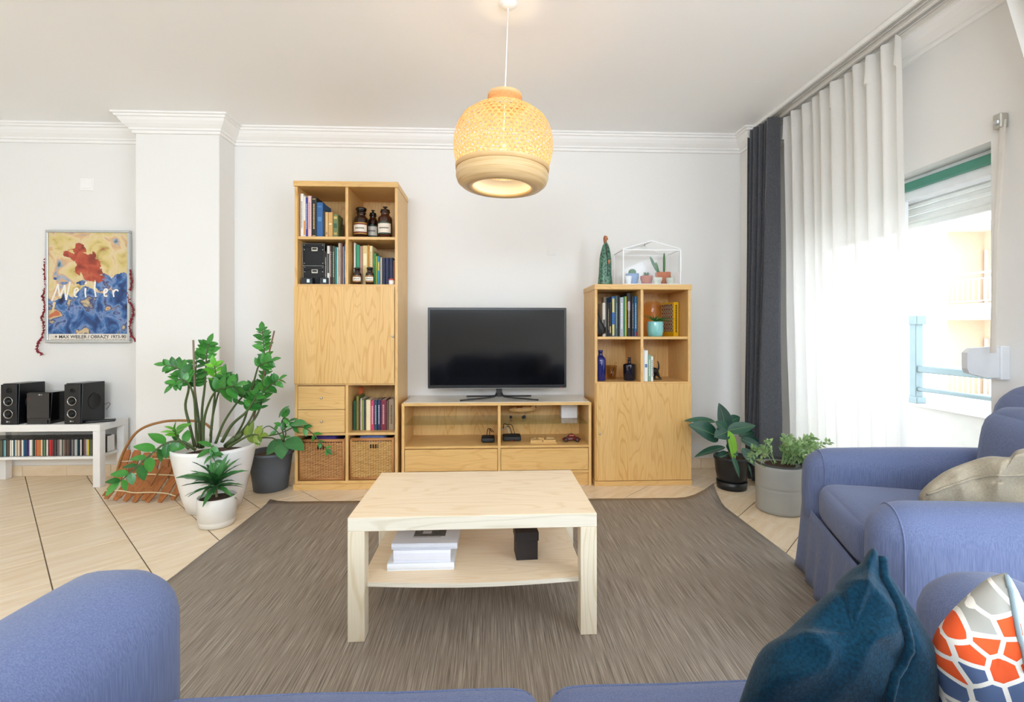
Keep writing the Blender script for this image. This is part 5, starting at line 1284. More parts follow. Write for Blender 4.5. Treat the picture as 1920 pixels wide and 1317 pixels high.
# white bench
tz = onY(187, 796, 3.555).z
WX0, WX1, WY0, WY1 = -3.71, -2.80, 3.555, 3.825
wbn = thing('side_table', 'long low white table under the poster holding the stereo', 'table', ((WX0 + WX1) / 2, 3.69, 0))
LACK = mat('#eceae7', 0.4, name='white_foil')
box('top', WX0, WX1, WY0, WY1, tz - .05, tz, LACK, wbn, .002)
for x_ in (WX0, WX1 - .05):
    for y_ in (WY0, WY1 - .05): box('leg', x_, x_ + .05, y_, y_ + .05, 0.0, tz - .0505, LACK, wbn, .002)
szz = onY(100, 857, 3.57).z
box('shelf', WX0 + .05, WX1 - .05, WY0 + .012, WY1 - .01, szz - .018, szz, LACK, wbn, .001)
box('shelf_bracket', WX1 - .05, WX1 - .035, WY0 + .05, WY1 - .05, szz - .018, szz, LACK, wbn, .001); box('shelf_bracket', WX0 + .035, WX0 + .05, WY0 + .05, WY1 - .05, szz - .018, szz, LACK, wbn, .001)
# compact discs in a long row
cols = ['#1c1c1c', '#c23a78', '#7a94c8', '#8a78b4', '#e6e2da', '#20241f', '#7a9a3a', '#2a3a2a', '#4a2a6a', '#ded8cc', '#e9e4da', '#4a5a3a', '#6a5a4a', '#3a5a5a', '#7ab0b4', '#3a3a3a', '#5a4a3a', '#e4dccb', '#efe9de', '#3f6f7f', '#d9cdb8', '#b08a6a', '#d8ceb8', '#6a4a3a', '#e8e4dc', '#1f5f7f', '#24406a', '#4a2f6a', '#f0ece4', '#e8e4da', '#3a4a42', '#8a9a6a', '#b03a2a', '#c87a3a', '#c9702f', '#d9c8a8', '#7a9a7a', '#5a7a5a', '#e8e2d4', '#8a3030', '#c02428', '#b81f24', '#2a2a2a', '#4a464a', '#6a5f5f', '#8a8080', '#bcb0a4', '#4a5a4a', '#8a7a6a', '#4a3f3a', '#6a3a30', '#3a342f', '#2a2f3a', '#6f6a6a', '#9a9490', '#d0cac0', '#2f5f6f', '#1f3f5a', '#c8c0b4', '#5a3a4a', '#7a5a4a', '#b8b0a4', '#c9b23a', '#3a5a3a', '#5a5048', '#8a8a5a', '#c88a6a']
x = WX0 + .056; xe = WX1 - .054; stp_ = (xe - x) / len(cols)
cdn = ['black', 'magenta', 'sky blue', 'violet']
CASE = mat('#2b2b2d', 0.25, name='smoked_case')
bm = bbox(bmesh.new(), -.0048, .0048, 0, .142, 0, .125, .0006); cme = bpy.data.meshes.new('case'); bm.to_mesh(cme); bm.free(); cme.materials.append(CASE)
TENS = ['', '', 'twenty', 'thirty', 'forty', 'fifty', 'sixty']
def num(i):
    i += 1
    if i < 19: return ORD[i - 1]
    if i == 19: return 'nineteenth'
    return TENS[i // 10][:-1] + 'ieth' if i % 10 == 0 else TENS[i // 10] + '-' + ORD[i % 10 - 1]
def hue(hx):
    r_, g_, b_ = (int(hx[i:i + 2], 16) for i in (1, 3, 5)); mx_, mn_ = max(r_, g_, b_), min(r_, g_, b_)
    tone = 'pale' if mx_ + mn_ > 360 else ('dark' if mx_ + mn_ < 180 else 'mid')
    if mx_ - mn_ < 32: return {'pale': 'white', 'mid': 'grey', 'dark': 'black'}[tone]
    k = 'red' if r_ == mx_ and g_ < 90 else ('brown' if r_ == mx_ and tone != 'pale' else ('cream' if r_ == mx_ else ('green' if g_ == mx_ else ('purple' if r_ > g_ else 'blue'))))
    return k
for i, c in enumerate(cols):
    w = stp_; x0 = x + stp_ * i
    cd = thing('compact_disc_case', f'slim {hue(c)} spined disc case, {num(i)} from the left under the stereo', 'disc case', (x0 + w / 2, WY0 + .03 + rnd.uniform(0, .012), szz), None, 'disc cases in the row under the stereo')
    o = bpy.data.objects.new('case', cme); COL.objects.link(o); o.parent = cd; o.scale.x = (w - .0006) / .0096
    hgt = .118 * rnd.uniform(.99, 1.0)
    box('spine_label', -w / 2 + .0007, w / 2 - .0007, -.0012, .0, .003, hgt, mat(c, 0.4, name='spine_' + c.strip('#')), cd, 0, True)
# a white box behind, at the open end of the shelf
w = thing('router', 'upright white device standing at the right end of the low table shelf', 'device', (-2.855, 3.72, szz))
box('body', -2.850 - .03, -2.852 + .0, 3.69, 3.76, szz, szz + .12, LACK, w, .004); box('vent', -2.848 - .02, -2.8515, 3.70, 3.7005, szz + .02, szz + .022, INK, w, 0)

# stereo
SPK = mat('#101012', 0.3, name='black_speaker'); CONE = mat('#0c0c0d', 0.55, name='cone'); RING = mat('#b0b0ac', 0.25, 0.9, name='chrome_ring')
def l8(x, y): return x * .18978, 690 + y * .18978
def disc_y(cx, y, cz, prof, rotz, m, name, parent, tilt=0):
    bm = lathe(bmesh.new(), prof, seg=24)
    bmesh.ops.transform(bm, matrix=Matrix.Translation((cx, y, cz)) @ Matrix.Rotation(PI / 2, 4, 'X'), verts=bm.verts)
    return put(name, bm, m, parent, True, True)
def speaker(xl, rot, label):
    w_, d_, h_ = .115, .21, .292
    s_ = thing('loudspeaker', label, 'speaker', (xl, WY0 + .012, tz), (0, 0, rot), 'stereo loudspeakers')
    bm = prism(bmesh.new(), [(0, 0), (d_, 0), (d_, h_ - .004), (.012, h_), (.010, h_)], 0, w_, 'x'); bmesh.ops.bevel(bm, geom=bm.edges[:], offset=.003, segments=1, affect='EDGES'); put('cabinet', bm, SPK, s_, local=True)
    box('baffle', .003, w_ - .003, -.008, .001, .003, h_ - .006, mat('#161618', 0.4, name='baffle'), s_, .002, True)
    for cz, R in ((.242, .016), (.167, .030), (.077, .030)):
        rg = disc_y(w_ / 2, -.008, cz, [(R, 0), (R + .003, .003), (R + .001, .006), (R - .003, .004), (R - .003, 0)], 0, RING if R > .02 else SPK, 'driver_ring', s_)
        disc_y(w_ / 2, -.008, cz, [(R - .003, .002), (R * .4, -.0005), (R * .38, .004), (.0005, .006)], 0, CONE, 'cone', rg)
    # round grille on the side
    bm = lathe(bmesh.new(), [(.062, 0), (.060, .003), (.053, .004), (.050, .001), (.0005, .002)], seg=32); bmesh.ops.transform(bm, matrix=Matrix.Translation((w_, .115, .15)) @ Matrix.Rotation(PI / 2, 4, 'Y'), verts=bm.verts); put('side_woofer', bm, CONE, s_, True, True)
    lg = disc_y(w_ / 2 - .010, -.0082, .022, [(.0055, 0), (.0055, .001), (.0005, .0012)], 0, mat('#c9c4b8', 0.4, name='logo_silver'), 'logo_disc', s_)
    bm = text_bm('LG', .010, .0003); bmesh.ops.transform(bm, matrix=Matrix.Translation((w_ / 2 - .002, -.0088, .0185)) @ Matrix.Rotation(PI / 2, 4, 'X'), verts=bm.verts); stuff(put('logo_letters', bm, mat('#c9c4b8', 0.4, name='logo_silver'), s_, local=True))
    return s_
xs1 = onY(*l8(625, 545), WY0).x; xs0 = onY(*l8(-5, 545), WY0).x
speaker(xs0, math.radians(0), 'black loudspeaker at the left end of the white table, partly hiding the stereo unit')
spr = speaker(xs1, math.radians(0), 'black loudspeaker with three drivers at the right end of the white table')
put('wire', tube(bmesh.new(), catmull([(.10, .205, .10), (.125, .23, .12), (.14, .225, .105), (.12, .215, .07)], 12), .0018, 5), mat('#4a2a2a', 0.6, name='speaker_wire'), spr, True, True)
xu0 = onY(*l8(235, 545), WY0).x; xu1 = onY(*l8(470, 545), WY0).x
un = thing('stereo_unit', 'glossy black stereo unit standing between the two loudspeakers', 'stereo', (xu0, WY0 + .02, tz))
w_ = xu1 - xu0
bm = prism(bmesh.new(), [(0, 0), (.2, 0), (.2, .222), (.02, .228), (.016, .228)], 0, w_, 'x'); bmesh.ops.bevel(bm, geom=bm.edges[:], offset=.003, segments=1, affect='EDGES'); put('case', bm, mat('#0e0c0b', 0.12, name='piano_black', coat=.5), un, local=True)
fp = box('front_panel', .004, w_ - .004, -.003, .001, .045, .222, mat('#1c1411', 0.08, name='smoked_panel', coat=.6), un, .001, True)
box('disc_slot', .006, w_ - .006, -.0035, -.003, .04, .043, mat('#2a2624', 0.3, name='slot_line'), fp, 0, True)
box('display', w_ * .62, w_ * .9, -.0038, -.003, .005, .03, mat('#26262a', 0.1, name='display_glass'), un, .0003, True)
disc_y(.022, -.003, .185, [(.004, 0), (.004, .001), (.0005, .0012)], 0, mat('#a01818', 0.4, name='red_dot'), 'standby_light', un)
lg = disc_y(w_ * .56, -.003, .211, [(.005, 0), (.005, .001), (.0005, .0012)], 0, mat('#c9c4b8', 0.4, name='logo_silver'), 'logo_disc', un)
bm = text_bm('LG', .009, .0003); bmesh.ops.transform(bm, matrix=Matrix.Translation((w_ * .56 + .008, -.0036, .208)) @ Matrix.Rotation(PI / 2, 4, 'X'), verts=bm.verts); stuff(put('logo_letters', bm, mat('#c9c4b8', 0.4, name='logo_silver'), un, local=True))
rm = thing('remote_control', 'slim black remote control lying beside the right loudspeaker', 'remote', (-2.86, 3.64, tz), (0, 0, math.radians(-62)))
put('body', softbox(bmesh.new(), (0, 0, .009), (.045, .17, .017), .006, (0, 0, .002), 8), BLACK, rm, True, True)
for i in range(5):
    for k in (-1, 0, 1): box('button', k * .012 - .004, k * .012 + .004, -.06 + i * .02, -.054 + i * .02, .0175, .0195, mat('#3a3a3c', 0.5, name='grey_button'), rm, .001, True)

# ================================================================== SLATTED WOODEN CARRIER
SLAT = wood('oiled_slat', '#b5713a', '#a5642f', '#8a4f22', 'z', .5, .45); ROPE = mat('#d8c7a2', 0.9, name='rope'); CANE = mat('#9a6a38', 0.5, name='bent_cane', vary=.2)
sc0 = onZ(186, 941, 0)
cr = thing('slatted_carrier', 'wooden slatted carrier with bent cane handle lying beside the white pot', 'carrier', (-2.35, 3.35, 0))
def c1(x, y): return 180 + x * .3112, 600 + y * .3112
# front row rests on the floor and leans back; rear row stands behind it
def slat(b0, t0, yb, yt, wid, pointed=True):
    pb = onY(*c1(*b0), yb); pt = onY(*c1(*t0), yt); d = (pt - pb); L = d.length; d.normalize(); sd = Vector((d.z, 0, -d.x)); sd.normalize(); nn = sd.cross(d).normalized()
    bm = bmesh.new(); hw = wid / 2
    outl = [(-hw * .45, 0), (hw * .45, 0), (hw, L * .28), (hw, L * .9), (hw * .7, L), (-hw * .7, L), (-hw, L * .9), (-hw, L * .28)]
    fr = [bm.verts.new(pb + sd * u + d * v + nn * .004) for u, v in outl]; bk_ = [bm.verts.new(pb + sd * u + d * v - nn * .004) for u, v in outl]
    bm.faces.new(fr); bm.faces.new(bk_[::-1]); k = len(outl)
    for i in range(k): bm.faces.new((fr[i], bk_[i], bk_[(i + 1) % k], fr[(i + 1) % k]))
    bmesh.ops.recalc_face_normals(bm, faces=bm.faces); return put('slat', bm, SLAT, cr)
for b0, t0 in (((60, 1080), (172, 885)), ((112, 1088), (265, 905)), ((172, 1094), (320, 900)), ((228, 1100), (355, 890)), ((288, 1086), (392, 900)), ((306, 1100), (440, 890)), ((382, 1102), (500, 900)), ((462, 1085), (540, 940))):
    slat(b0, t0, 3.22, 3.36, .052)
for b0, t0 in (((140, 960), (190, 785)), ((195, 985), (250, 785)), ((265, 975), (310, 800)), ((320, 980), (375, 795)), ((395, 980), (430, 790)), ((450, 975), (480, 790)), ((510, 985), (545, 800))):
    slat(b0, t0, 3.42, 3.50, .055)
for pts, yb, rr in (([(25, 1088), (110, 960), (165, 800), (255, 670), (400, 615), (560, 608), (650, 622), (700, 662)], 3.38, .0085), ([(150, 905), (250, 840), (370, 815), (480, 820), (560, 850)], 3.36, .0075)):
    put('cane_hoop', tube(bmesh.new(), catmull([onY(*c1(*p), yb) for p in pts], 40), rr, 8), CANE, cr, True)
for pts, yb in (([(55, 1028), (150, 1030), (230, 1042), (330, 1040), (420, 1046), (480, 1062)], 3.215), ([(140, 925), (300, 930), (420, 935), (520, 940)], 3.30), ([(130, 855), (200, 852), (300, 840), (480, 835)], 3.42)):
    put('rope', tube(bmesh.new(), catmull([onY(*c1(*p), yb) for p in pts], 40), .0038, 6), ROPE, cr, True)
put('cane_hoop', tube(bmesh.new(), catmull([onY(*c1(*p), 3.30) for p in ((150, 1070), (210, 960), (250, 850))], 14), .005, 6), CANE, cr, True)
put('cane_hoop', tube(bmesh.new(), catmull([onY(*c1(*p), 3.28) for p in ((285, 1080), (340, 980), (400, 880))], 14), .005, 6), CANE, cr, True)

# ================================================================== PLANTS
zz_leaf = leaf_mesh('zz_leaf', .56, .10, .12, LEAF_ZZ); new_leaf = leaf_mesh('young_leaf', .5, .12, .12, LEAF_NEW)
def planter(name, label, cx, cy, prof, m, soil_z, soil_r, cat='plant', inner=None):
    o = thing(name, label, cat, (cx, cy, 0))
    put('pot', lathe(bmesh.new(), prof, cx, cy, 48), m, o, True)
    put('soil', lathe(bmesh.new(), [(soil_r, soil_z), (soil_r * .5, soil_z + .006), (.0005, soil_z + .008)], cx, cy, 24), SOIL, o)
    return o
# big white planter with zz plant
pcx, pcy = onY(402, 900, 3.13).x, 3.13
zzp = planter('potted_plant', 'large leggy zz plant in a big white planter before the pillar', pcx, pcy, [(.13, 0.0), (.15, .004), (.178, .10), (.212, .25), (.236, .375), (.238, .395), (.230, .398), (.224, .385), (.21, .33), (.0005, .33)], mat('#eeedeb', 0.3, name='white_planter'), .332, .212)
def fr(pts, y0, y1, **k):
    N = len(pts); return [onY(*p, y0 + (y1 - y0) * i / (N - 1)) for i, p in enumerate(pts)]
def L1(*pts): return [c1(*p) for p in pts]
def c2(x, y): return 400 + x * .26578, 590 + y * .26578
def L2(*pts): return [c2(*p) for p in pts]
fz = lambda pts, y0, y1, r0, t0, t1, pr, ll, me=zz_leaf, sm=STEM, lw=1.0: frond(zzp, fr(pts, y0, y1), r0 * .8, r0 * .3, me, t0, t1, pr + 1, ll * 1.22, lw * 1.05, sm)
fz(L1((595, 765), (565, 640), (538, 520), (558, 415), (545, 345), (490, 290), (420, 274)), 3.12, 3.05, .012, .62, .98, 7, .062)
fz(L1((610, 770), (600, 600), (590, 470), (560, 390), (510, 360), (465, 392)), 3.14, 3.02, .011, .62, .98, 5, .062)
fz(L1((625, 775), (620, 620), (600, 470), (595, 400), (600, 330), (605, 245)), 3.14, 3.16, .011, .6, .96, 5, .07)
fz(L1((640, 775), (638, 560), (655, 400), (662, 280), (668, 190), (680, 145)), 3.16, 3.2, .011, .62, .98, 5, .068)
fz(L1((645, 770), (652, 600), (690, 480), (730, 425), (780, 410), (840, 395)), 3.12, 3.0, .011, .55, .98, 6, .085)
fz(L1((690, 700), (705, 560), (718, 420), (722, 330), (712, 275)), 3.14, 3.1, .010, .62, .98, 4, .062, new_leaf)
fz(L1((690, 740), (700, 600), (735, 450), (765, 400), (770, 340)), 3.16, 3.1, .010, .6, .98, 5, .075)
fz(L1((600, 785), (520, 735), (420, 745), (320, 820), (230, 900), (145, 975)), 3.05, 2.85, .011, .15, .98, 7, .088, zz_leaf)
fz(L1((560, 780), (500, 720), (480, 690), (478, 660)), 3.02, 2.95, .009, .6, .95, 2, .08, new_leaf)
fz(L1((720, 745), (770, 620), (850, 500), (930, 420), (975, 390)), 3.15, 3.2, .011, .5, .98, 5, .055)
fz(L2((60, 900), (130, 780), (230, 690), (290, 600), (300, 560)), 3.12, 3.12, .014, .55, .98, 7, .062)
fz(L2((90, 930), (200, 830), (290, 740), (335, 640), (350, 520), (370, 420)), 3.16, 3.22, .011, .55, .98, 7, .066)
fz(L2((110, 920), (240, 800), (330, 660), (345, 500), (360, 300), (352, 190), (345, 110)), 3.2, 3.28, .010, .62, .99, 8, .058)
fz(L2((100, 930), (250, 760), (340, 560), (400, 500), (460, 460)), 3.18, 3.1, .010, .55, .98, 6, .062)
fz(L2((100, 940), (200, 880), (270, 850), (320, 850)), 3.05, 2.98, .012, .5, .98, 3, .072, leaf_mesh('olive_leaf', .46, .12, .1, leaf_mat('olive_zz', '#5f7a2c', '#85963f')))
fz(L2((110, 930), (220, 740), (300, 420), (330, 360), (400, 330)), 3.2, 3.15, .010, .7, .98, 6, .07)
fz(L1((700, 800), (705, 760), (690, 790), (720, 860)), 2.92, 2.88, .006, .4, .98, 3, .075)
put('stake', tube(bmesh.new(), [onY(*c1(603, 760), 3.13), onY(*c1(586, 122), 3.10)], .006, 7), mat('#8a7a66', 0.8, name='bamboo_stake'), zzp)
put('stake', tube(bmesh.new(), [onY(*c2(262, 830), 3.18), onY(*c2(430, 115), 3.22)], .005, 7), mat('#7a5a48', 0.8, name='brown_stake'), zzp)
for p in ((150, 870), (200, 840)):
    put('stem_stub', tube(bmesh.new(), [onY(*c2(p[0] - 60, p[1] + 60), 3.1), onY(*c2(*p), 3.08)], .018, 10, .015), STEM, zzp, True)

# grey pot with trailing plant
gcx, gcy = onY(508, 880, 3.48).x, 3.48
gp = planter('potted_plant', 'broad leaved trailing plant in a dark grey pot beside the tall bookcase', gcx, gcy, [(.10, 0.0), (.112, .004), (.128, .13), (.142, .245), (.152, .25), (.154, .268), (.144, .27), (.136, .25), (.128, .235), (.0005, .235)], mat('#565b61', 0.55, name='grey_planter'), .236, .13)
big_leaf = leaf_mesh('broad_leaf', .56, .1, .12, leaf_mat('broad_leaf_green', '#2c5f38', '#4c8a4c', .3))
frond(gp, fr(L2((480, 1000), (490, 900), (510, 850), (505, 800)), 3.46, 3.42), .006, .003, zz_leaf, .5, .95, 2, .05)
frond(gp, fr(L2((470, 1000), (440, 880), (330, 870), (470, 840), (560, 800), (640, 798), (710, 850), (750, 900), (800, 950)), 3.44, 3.36), .006, .0025, zz_leaf, .5, .99, 5, .062, spread=.6)
frond(gp, fr(L2((490, 1000), (480, 870), (400, 790), (340, 810)), 3.46, 3.40), .005, .003, zz_leaf, .5, .98, 2, .06)
frond(gp, fr(L2((500, 990), (500, 880), (480, 780), (500, 730), (540, 760)), 3.45, 3.40), .006, .003, zz_leaf, .5, .98, 3, .075)
def lf(o, me, p0, p1, y0, y1, w=1.0, up=(0, -.6, .8), conv=c2):
    a_, b_ = onY(*conv(*p0), y0), onY(*conv(*p1), y1); add_leaf(me, o, a_, b_ - a_, up, (b_ - a_).length, w)
lf(gp, big_leaf, (485, 880), (368, 985), 3.44, 3.36, 1.25); lf(gp, big_leaf, (515, 880), (632, 945), 3.44, 3.34, 1.0); lf(gp, big_leaf, (490, 900), (478, 1010), 3.42, 3.30, 1.2); lf(gp, big_leaf, (460, 730), (522, 640), 3.42, 3.38, .8); lf(gp, big_leaf, (550, 770), (655, 765), 3.40, 3.34, .9); lf(gp, big_leaf, (520, 720), (520, 650), 3.45, 3.5, .9); lf(gp, big_leaf, (495, 760), (480, 820), 3.42, 3.4, .9)

# small dracaena in an off-white pot
dcx, dcy = onY(407, 970, 2.85).x, 2.85
dp = planter('potted_plant', 'small dracaena with pointed leaves in an off white pot, nearest the rug', dcx, dcy, [(.082, 0.0), (.092, .006), (.095, .03), (.0955, .04), (.098, .042), (.102, .165), (.098, .168), (.093, .16), (.09, .15), (.0005, .15)], mat('#dcd8d0', 0.4, name='offwhite_ceramic'), .151, .092)
top = onY(*c1(724, 1000), dcy); put('trunk', tube(bmesh.new(), catmull([(dcx, dcy, .14), onY(*c1(726, 1060), dcy), top], 8), .0075, 8, .006), mat('#9a8a62', 0.8, name='pale_trunk'), dp, True)
dl = leaf_mesh('dracaena_leaf', .22, .25, .30, LEAF_DR, .8, 9, .012)
for i in range(30):
    a = i * 2.399; e = -.12 + 1.4 * (i / 30) + rnd.uniform(-.12, .12); d = Vector((math.cos(a) * math.cos(e), math.sin(a) * math.cos(e), math.sin(e)))
    add_leaf(dl, dp, top + Vector((0, 0, -.02 + .055 * i / 30)), d, Vector((0, 0, 1)) if abs(e) < 1.1 else Vector((0, -1, .2)), rnd.uniform(.12, .185), rnd.uniform(.8, 1.3))
lf(dp, dl, (715, 975), (495, 900), dcy, dcy - .02, 1.5, (0, -.3, .9), c1); lf(dp, dl, (715, 985), (590, 1080), dcy, dcy - .05, 1.2, (0, -.3, .9), c1); lf(dp, dl, (740, 960), (890, 875), dcy, dcy, 1.0, (0, -.3, .9), c1)

# rubber plant in a black pot with saucer
def c3(x, y): return 1270 + x * .20505, 730 + y * .20505
rcx, rcy = onY(1372, 880, 3.36).x, 3.36
rp = planter('potted_plant', 'rubber plant with large dark glossy leaves in a black pot on a saucer', rcx, rcy, [(.082, .02), (.088, .022), (.108, .12), (.116, .205), (.122, .21), (.122, .228), (.116, .23), (.110, .215), (.0005, .212)], mat('#1d1e20', 0.35, name='black_pot'), .213, .108)
put('saucer', lathe(bmesh.new(), [(.085, 0.0), (.098, .002), (.103, .055), (.099, .056), (.094, .02), (.0005, .018)], rcx, rcy, 40), mat('#1d1e20', 0.35, name='black_pot'), rp, True)
put('trunk', tube(bmesh.new(), catmull([(rcx, rcy, .20), onY(*c3(472, 560), rcy), onY(*c3(450, 400), rcy), onY(*c3(440, 320), rcy + .02)], 14), .009, 8, .006), mat('#7a6a52', 0.8, name='grey_trunk'), rp, True)
rl = leaf_mesh('rubber_leaf', .46, .10, .10, LEAF_DK, .95, 10); lime = leaf_mesh('lime_leaf', .30, .12, .18, leaf_mat('lime_leaf', '#6faa1c', '#8cc02c', .35), .95, 10)
midrib = mat('#8fae6a', 0.5, name='pale_midrib')
def rleaf(p0, p1, y0, y1, w=1.0, up=(0, -.75, .65), me=rl):
    a_, b_ = onY(*c3(*p0), y0), onY(*c3(*p1), y1); o = add_leaf(me, rp, a_, b_ - a_, up, (b_ - a_).length, w)
    bm = tube(bmesh.new(), [(0, t_ / 8, .006 - (.10 if me is rl else .18) * (t_ / 8) ** 2) for t_ in range(9)], .008, 5, .002)
    mr_ = put('midrib', bm, midrib, None, True); mr_.parent = o
for args in (((452, 395), (398, 130), 3.36, 3.34, 1.25, (.2, -.9, .3)), ((350, 300), (70, 268), 3.38, 3.34, .6, (0, -.5, .9)), ((380, 440), (133, 318), 3.33, 3.22, 1.1, (.3, -.8, .5)), ((455, 385), (365, 300), 3.34, 3.26, 1.3, (.1, -.9, .3)),
             ((460, 390), (350, 430), 3.30, 3.22, 1.5, (0, -.8, .6)), ((455, 382), (716, 325), 3.32, 3.26, 1.05, (-.1, -.8, .6)), ((575, 455), (803, 545), 3.34, 3.28, .95, (.1, -.8, .6)), ((590, 540), (748, 715), 3.30, 3.22, 1.15, (.2, -.9, .4)),
             ((440, 530), (158, 598), 3.40, 3.36, .6, (0, -.4, .9)), ((470, 590), (352, 645), 3.38, 3.34, 1.3, (0, -.9, .4)), ((450, 500), (560, 610), 3.30, 3.24, 1.2, (.1, -.9, .3)), ((490, 600), (582, 810), 3.26, 3.18, .6, (.3, -.9, .2)),
             ((640, 680), (692, 806), 3.26, 3.2, .5, (.3, -.9, .2)), ((470, 300), (582, 250), 3.42, 3.46, 1.3, (0, -.9, .4)), ((560, 430), (712, 385), 3.40, 3.42, 1.0, (0, -.8, .6)), ((600, 460), (800, 490), 3.40, 3.40, .9, (0, -.8, .6)), ((660, 560), (752, 640), 3.36, 3.3, .8, (.2, -.8, .5))):
    rleaf(*args)
rleaf((465, 378), (560, 675), 3.28, 3.22, 1.2, (.4, -.9, .1), lime)

# trailing succulent in a tall grey planter
tcx, tcy = onY(1462, 930, 2.935).x, 2.935
tp_ = planter('potted_plant', 'trailing pale green succulent in a tall light grey planter beside the armchair', tcx, tcy, [(.125, 0.0), (.135, .004), (.1352, .02), (.1370, .135), (.1372, .149), (.1355, .1515), (.1376, .154), (.1378, .168), (.1408, .27), (.141, .285), (.138, .288), (.0005, .28)], mat('#a3a49f', 0.5, name='grey_planter_light'), .282, .118)
put('inner_rim', lathe(bmesh.new(), [(.117, .27), (.119, .292), (.128, .300), (.135, .296), (.137, .286)], tcx, tcy, 40, cap=False), mat('#3a3c3e', 0.5, name='dark_inner_pot'), tp_, True)
tl = bmesh.new()
for i in range(34):
    a = rnd.uniform(0, 2 * PI) if i > 12 else rnd.uniform(-.7, .9); R = rnd.uniform(.02, .09)
    b0 = Vector((tcx + R * math.cos(a), tcy + R * math.sin(a) * .8, .29)); out = rnd.uniform(.05, .13); hgt = rnd.uniform(.05, .15)
    far = b0 + Vector((math.cos(a) * out, math.sin(a) * out, hgt)); end = far + Vector((math.cos(a) * out * .6, math.sin(a) * out * .6, rnd.uniform(-.16, .05)))
    path = catmull([b0, b0.lerp(far, .6) + Vector((0, 0, .03)), far, end], 16)
    bm = bmesh.new(); tube(bm, path, .0025, 4, .0012)
    for k in range(4, 17):
        for s_ in (-1, 1, 2):
            tg = (path[min(k, 15) + 1] - path[min(k, 15)]).normalized(); sd = tg.orthogonal(); sd.rotate(Matrix.Rotation(rnd.uniform(0, 6.28), 3, tg))
            d = (sd + tg * .6 + Vector((0, 0, .2))).normalized(); L = rnd.uniform(.026, .040); up = d.orthogonal().normalized(); w_ = d.cross(up) * L * .25
            q_ = path[k]; f_ = [bm.verts.new(p) for p in (q_, q_ + d * L * .5 + w_, q_ + d * L, q_ + d * L * .5 - w_)]; bm.faces.new(f_)
    stuff(put('sprig', bm, LEAF_TR, tp_))
for (p0, p1, p2) in (((1000, 640), (1090, 580), (1120, 545)), ((1040, 660), (1060, 590), (1065, 520)), ((980, 640), (975, 590), (955, 545))):
    path = catmull([onY(*c3(*p), 2.9) for p in (p0, p1, p2)], 12); bm = bmesh.new(); tube(bm, path, .003, 5, .0015); 
    for k in range(3, 13):
        tg = (path[min(k, 11) + 1] - path[min(k, 11)]).normalized()
        for s_ in (-1, 1):
            d = (tg + Vector((s_ * .9, 0, .1))).normalized(); L = .03; w_ = d.cross(Vector((0, 1, 0))) * L * .18; q_ = path[k]; bm.faces.new([bm.verts.new(p) for p in (q_, q_ + d * L * .5 + w_, q_ + d * L, q_ + d * L * .5 - w_)])
    stuff(put('sprig', bm, LEAF_SP, tp_))
# ================================================================== RUG
bm = bmesh.new(); rx0, rx1, ry0, ry1 = -1.445, 1.475, 0.75, 3.195; nx, ny = 48, 40; rows = []
for j in range(ny + 1):
    row = []
    for i in range(nx + 1):
        u, v = i / nx, j / ny; x = rx0 + (rx1 - rx0) * u; y = ry0 + (ry1 - ry0) * v - .045 * u * v
        dr_ = math.hypot((rx1 - x) * .8, (ry1 - .045 - y)); dl_ = math.hypot(x - rx0, ry1 - y)
        z = .0065 + .08 * max(0, 1 - dr_ / .17) ** 2 + .016 * max(0, 1 - dl_ / .12) ** 2
        x += .03 * max(0, 1 - dr_ / .17); y += .05 * max(0, 1 - dr_ / .17)
        row.append(bm.verts.new((x, y, z)))
    rows.append(row)
for a, b_ in zip(rows, rows[1:]):
    for i in range(nx): bm.faces.new((a[i], a[i + 1], b_[i + 1], b_[i]))
rug = put('rug', bm, RUG, None, True); md = rug.modifiers.new('thickness', 'SOLIDIFY'); md.thickness = .006; md.offset = -1
origin_to(rug, (0, 1.9, 0)); tag(rug, 'grey brown flatwoven rug with fine streaks and one curled corner', 'rug')

# ================================================================== COFFEE TABLE
tb_ = thing('coffee_table', 'pale birch coffee table with thick square legs and a lower shelf, centre of rug', 'coffee table', (-.0646, 1.7414, .0068), (0, 0, .0084))
TW, TD, TH = .45, .55, .445
tp = put('top', bbox(bmesh.new(), -TW, TW, 0, TD, TH - .05, TH, .0015), BIRCH, tb_, local=True)
tp.data.materials.append(BIRCH_E)
for p in tp.data.polygons:
    if abs(p.normal.z) < .5: p.material_index = 1
for x_ in (-TW, TW - .06):
    for y_ in (0, TD - .06): box('leg', x_, x_ + .06, y_, y_ + .06, 0, TH - .0505, BIRCH_V, tb_, .0015, True)
zsh = .195
N = 14; pts = [(-TW + .035, .06)] + [(-TW + .062 + (2 * TW - .124) * i / N, .012 + .024 * (1 - math.sin(PI * i / N))) for i in range(N + 1)] + [(TW - .035, .06), (TW - .035, TD - .06), (TW - .062, TD - .03), (-TW + .062, TD - .03), (-TW + .035, TD - .06)]
sh_ = put('shelf', prism(bmesh.new(), pts, zsh - .016, zsh, 'z'), BIRCH, tb_, local=True); sh_.data.materials.append(BIRCH_E)
for p in sh_.data.polygons:
    if abs(p.normal.z) < .5: p.material_index = 1
shz = .0068 + zsh
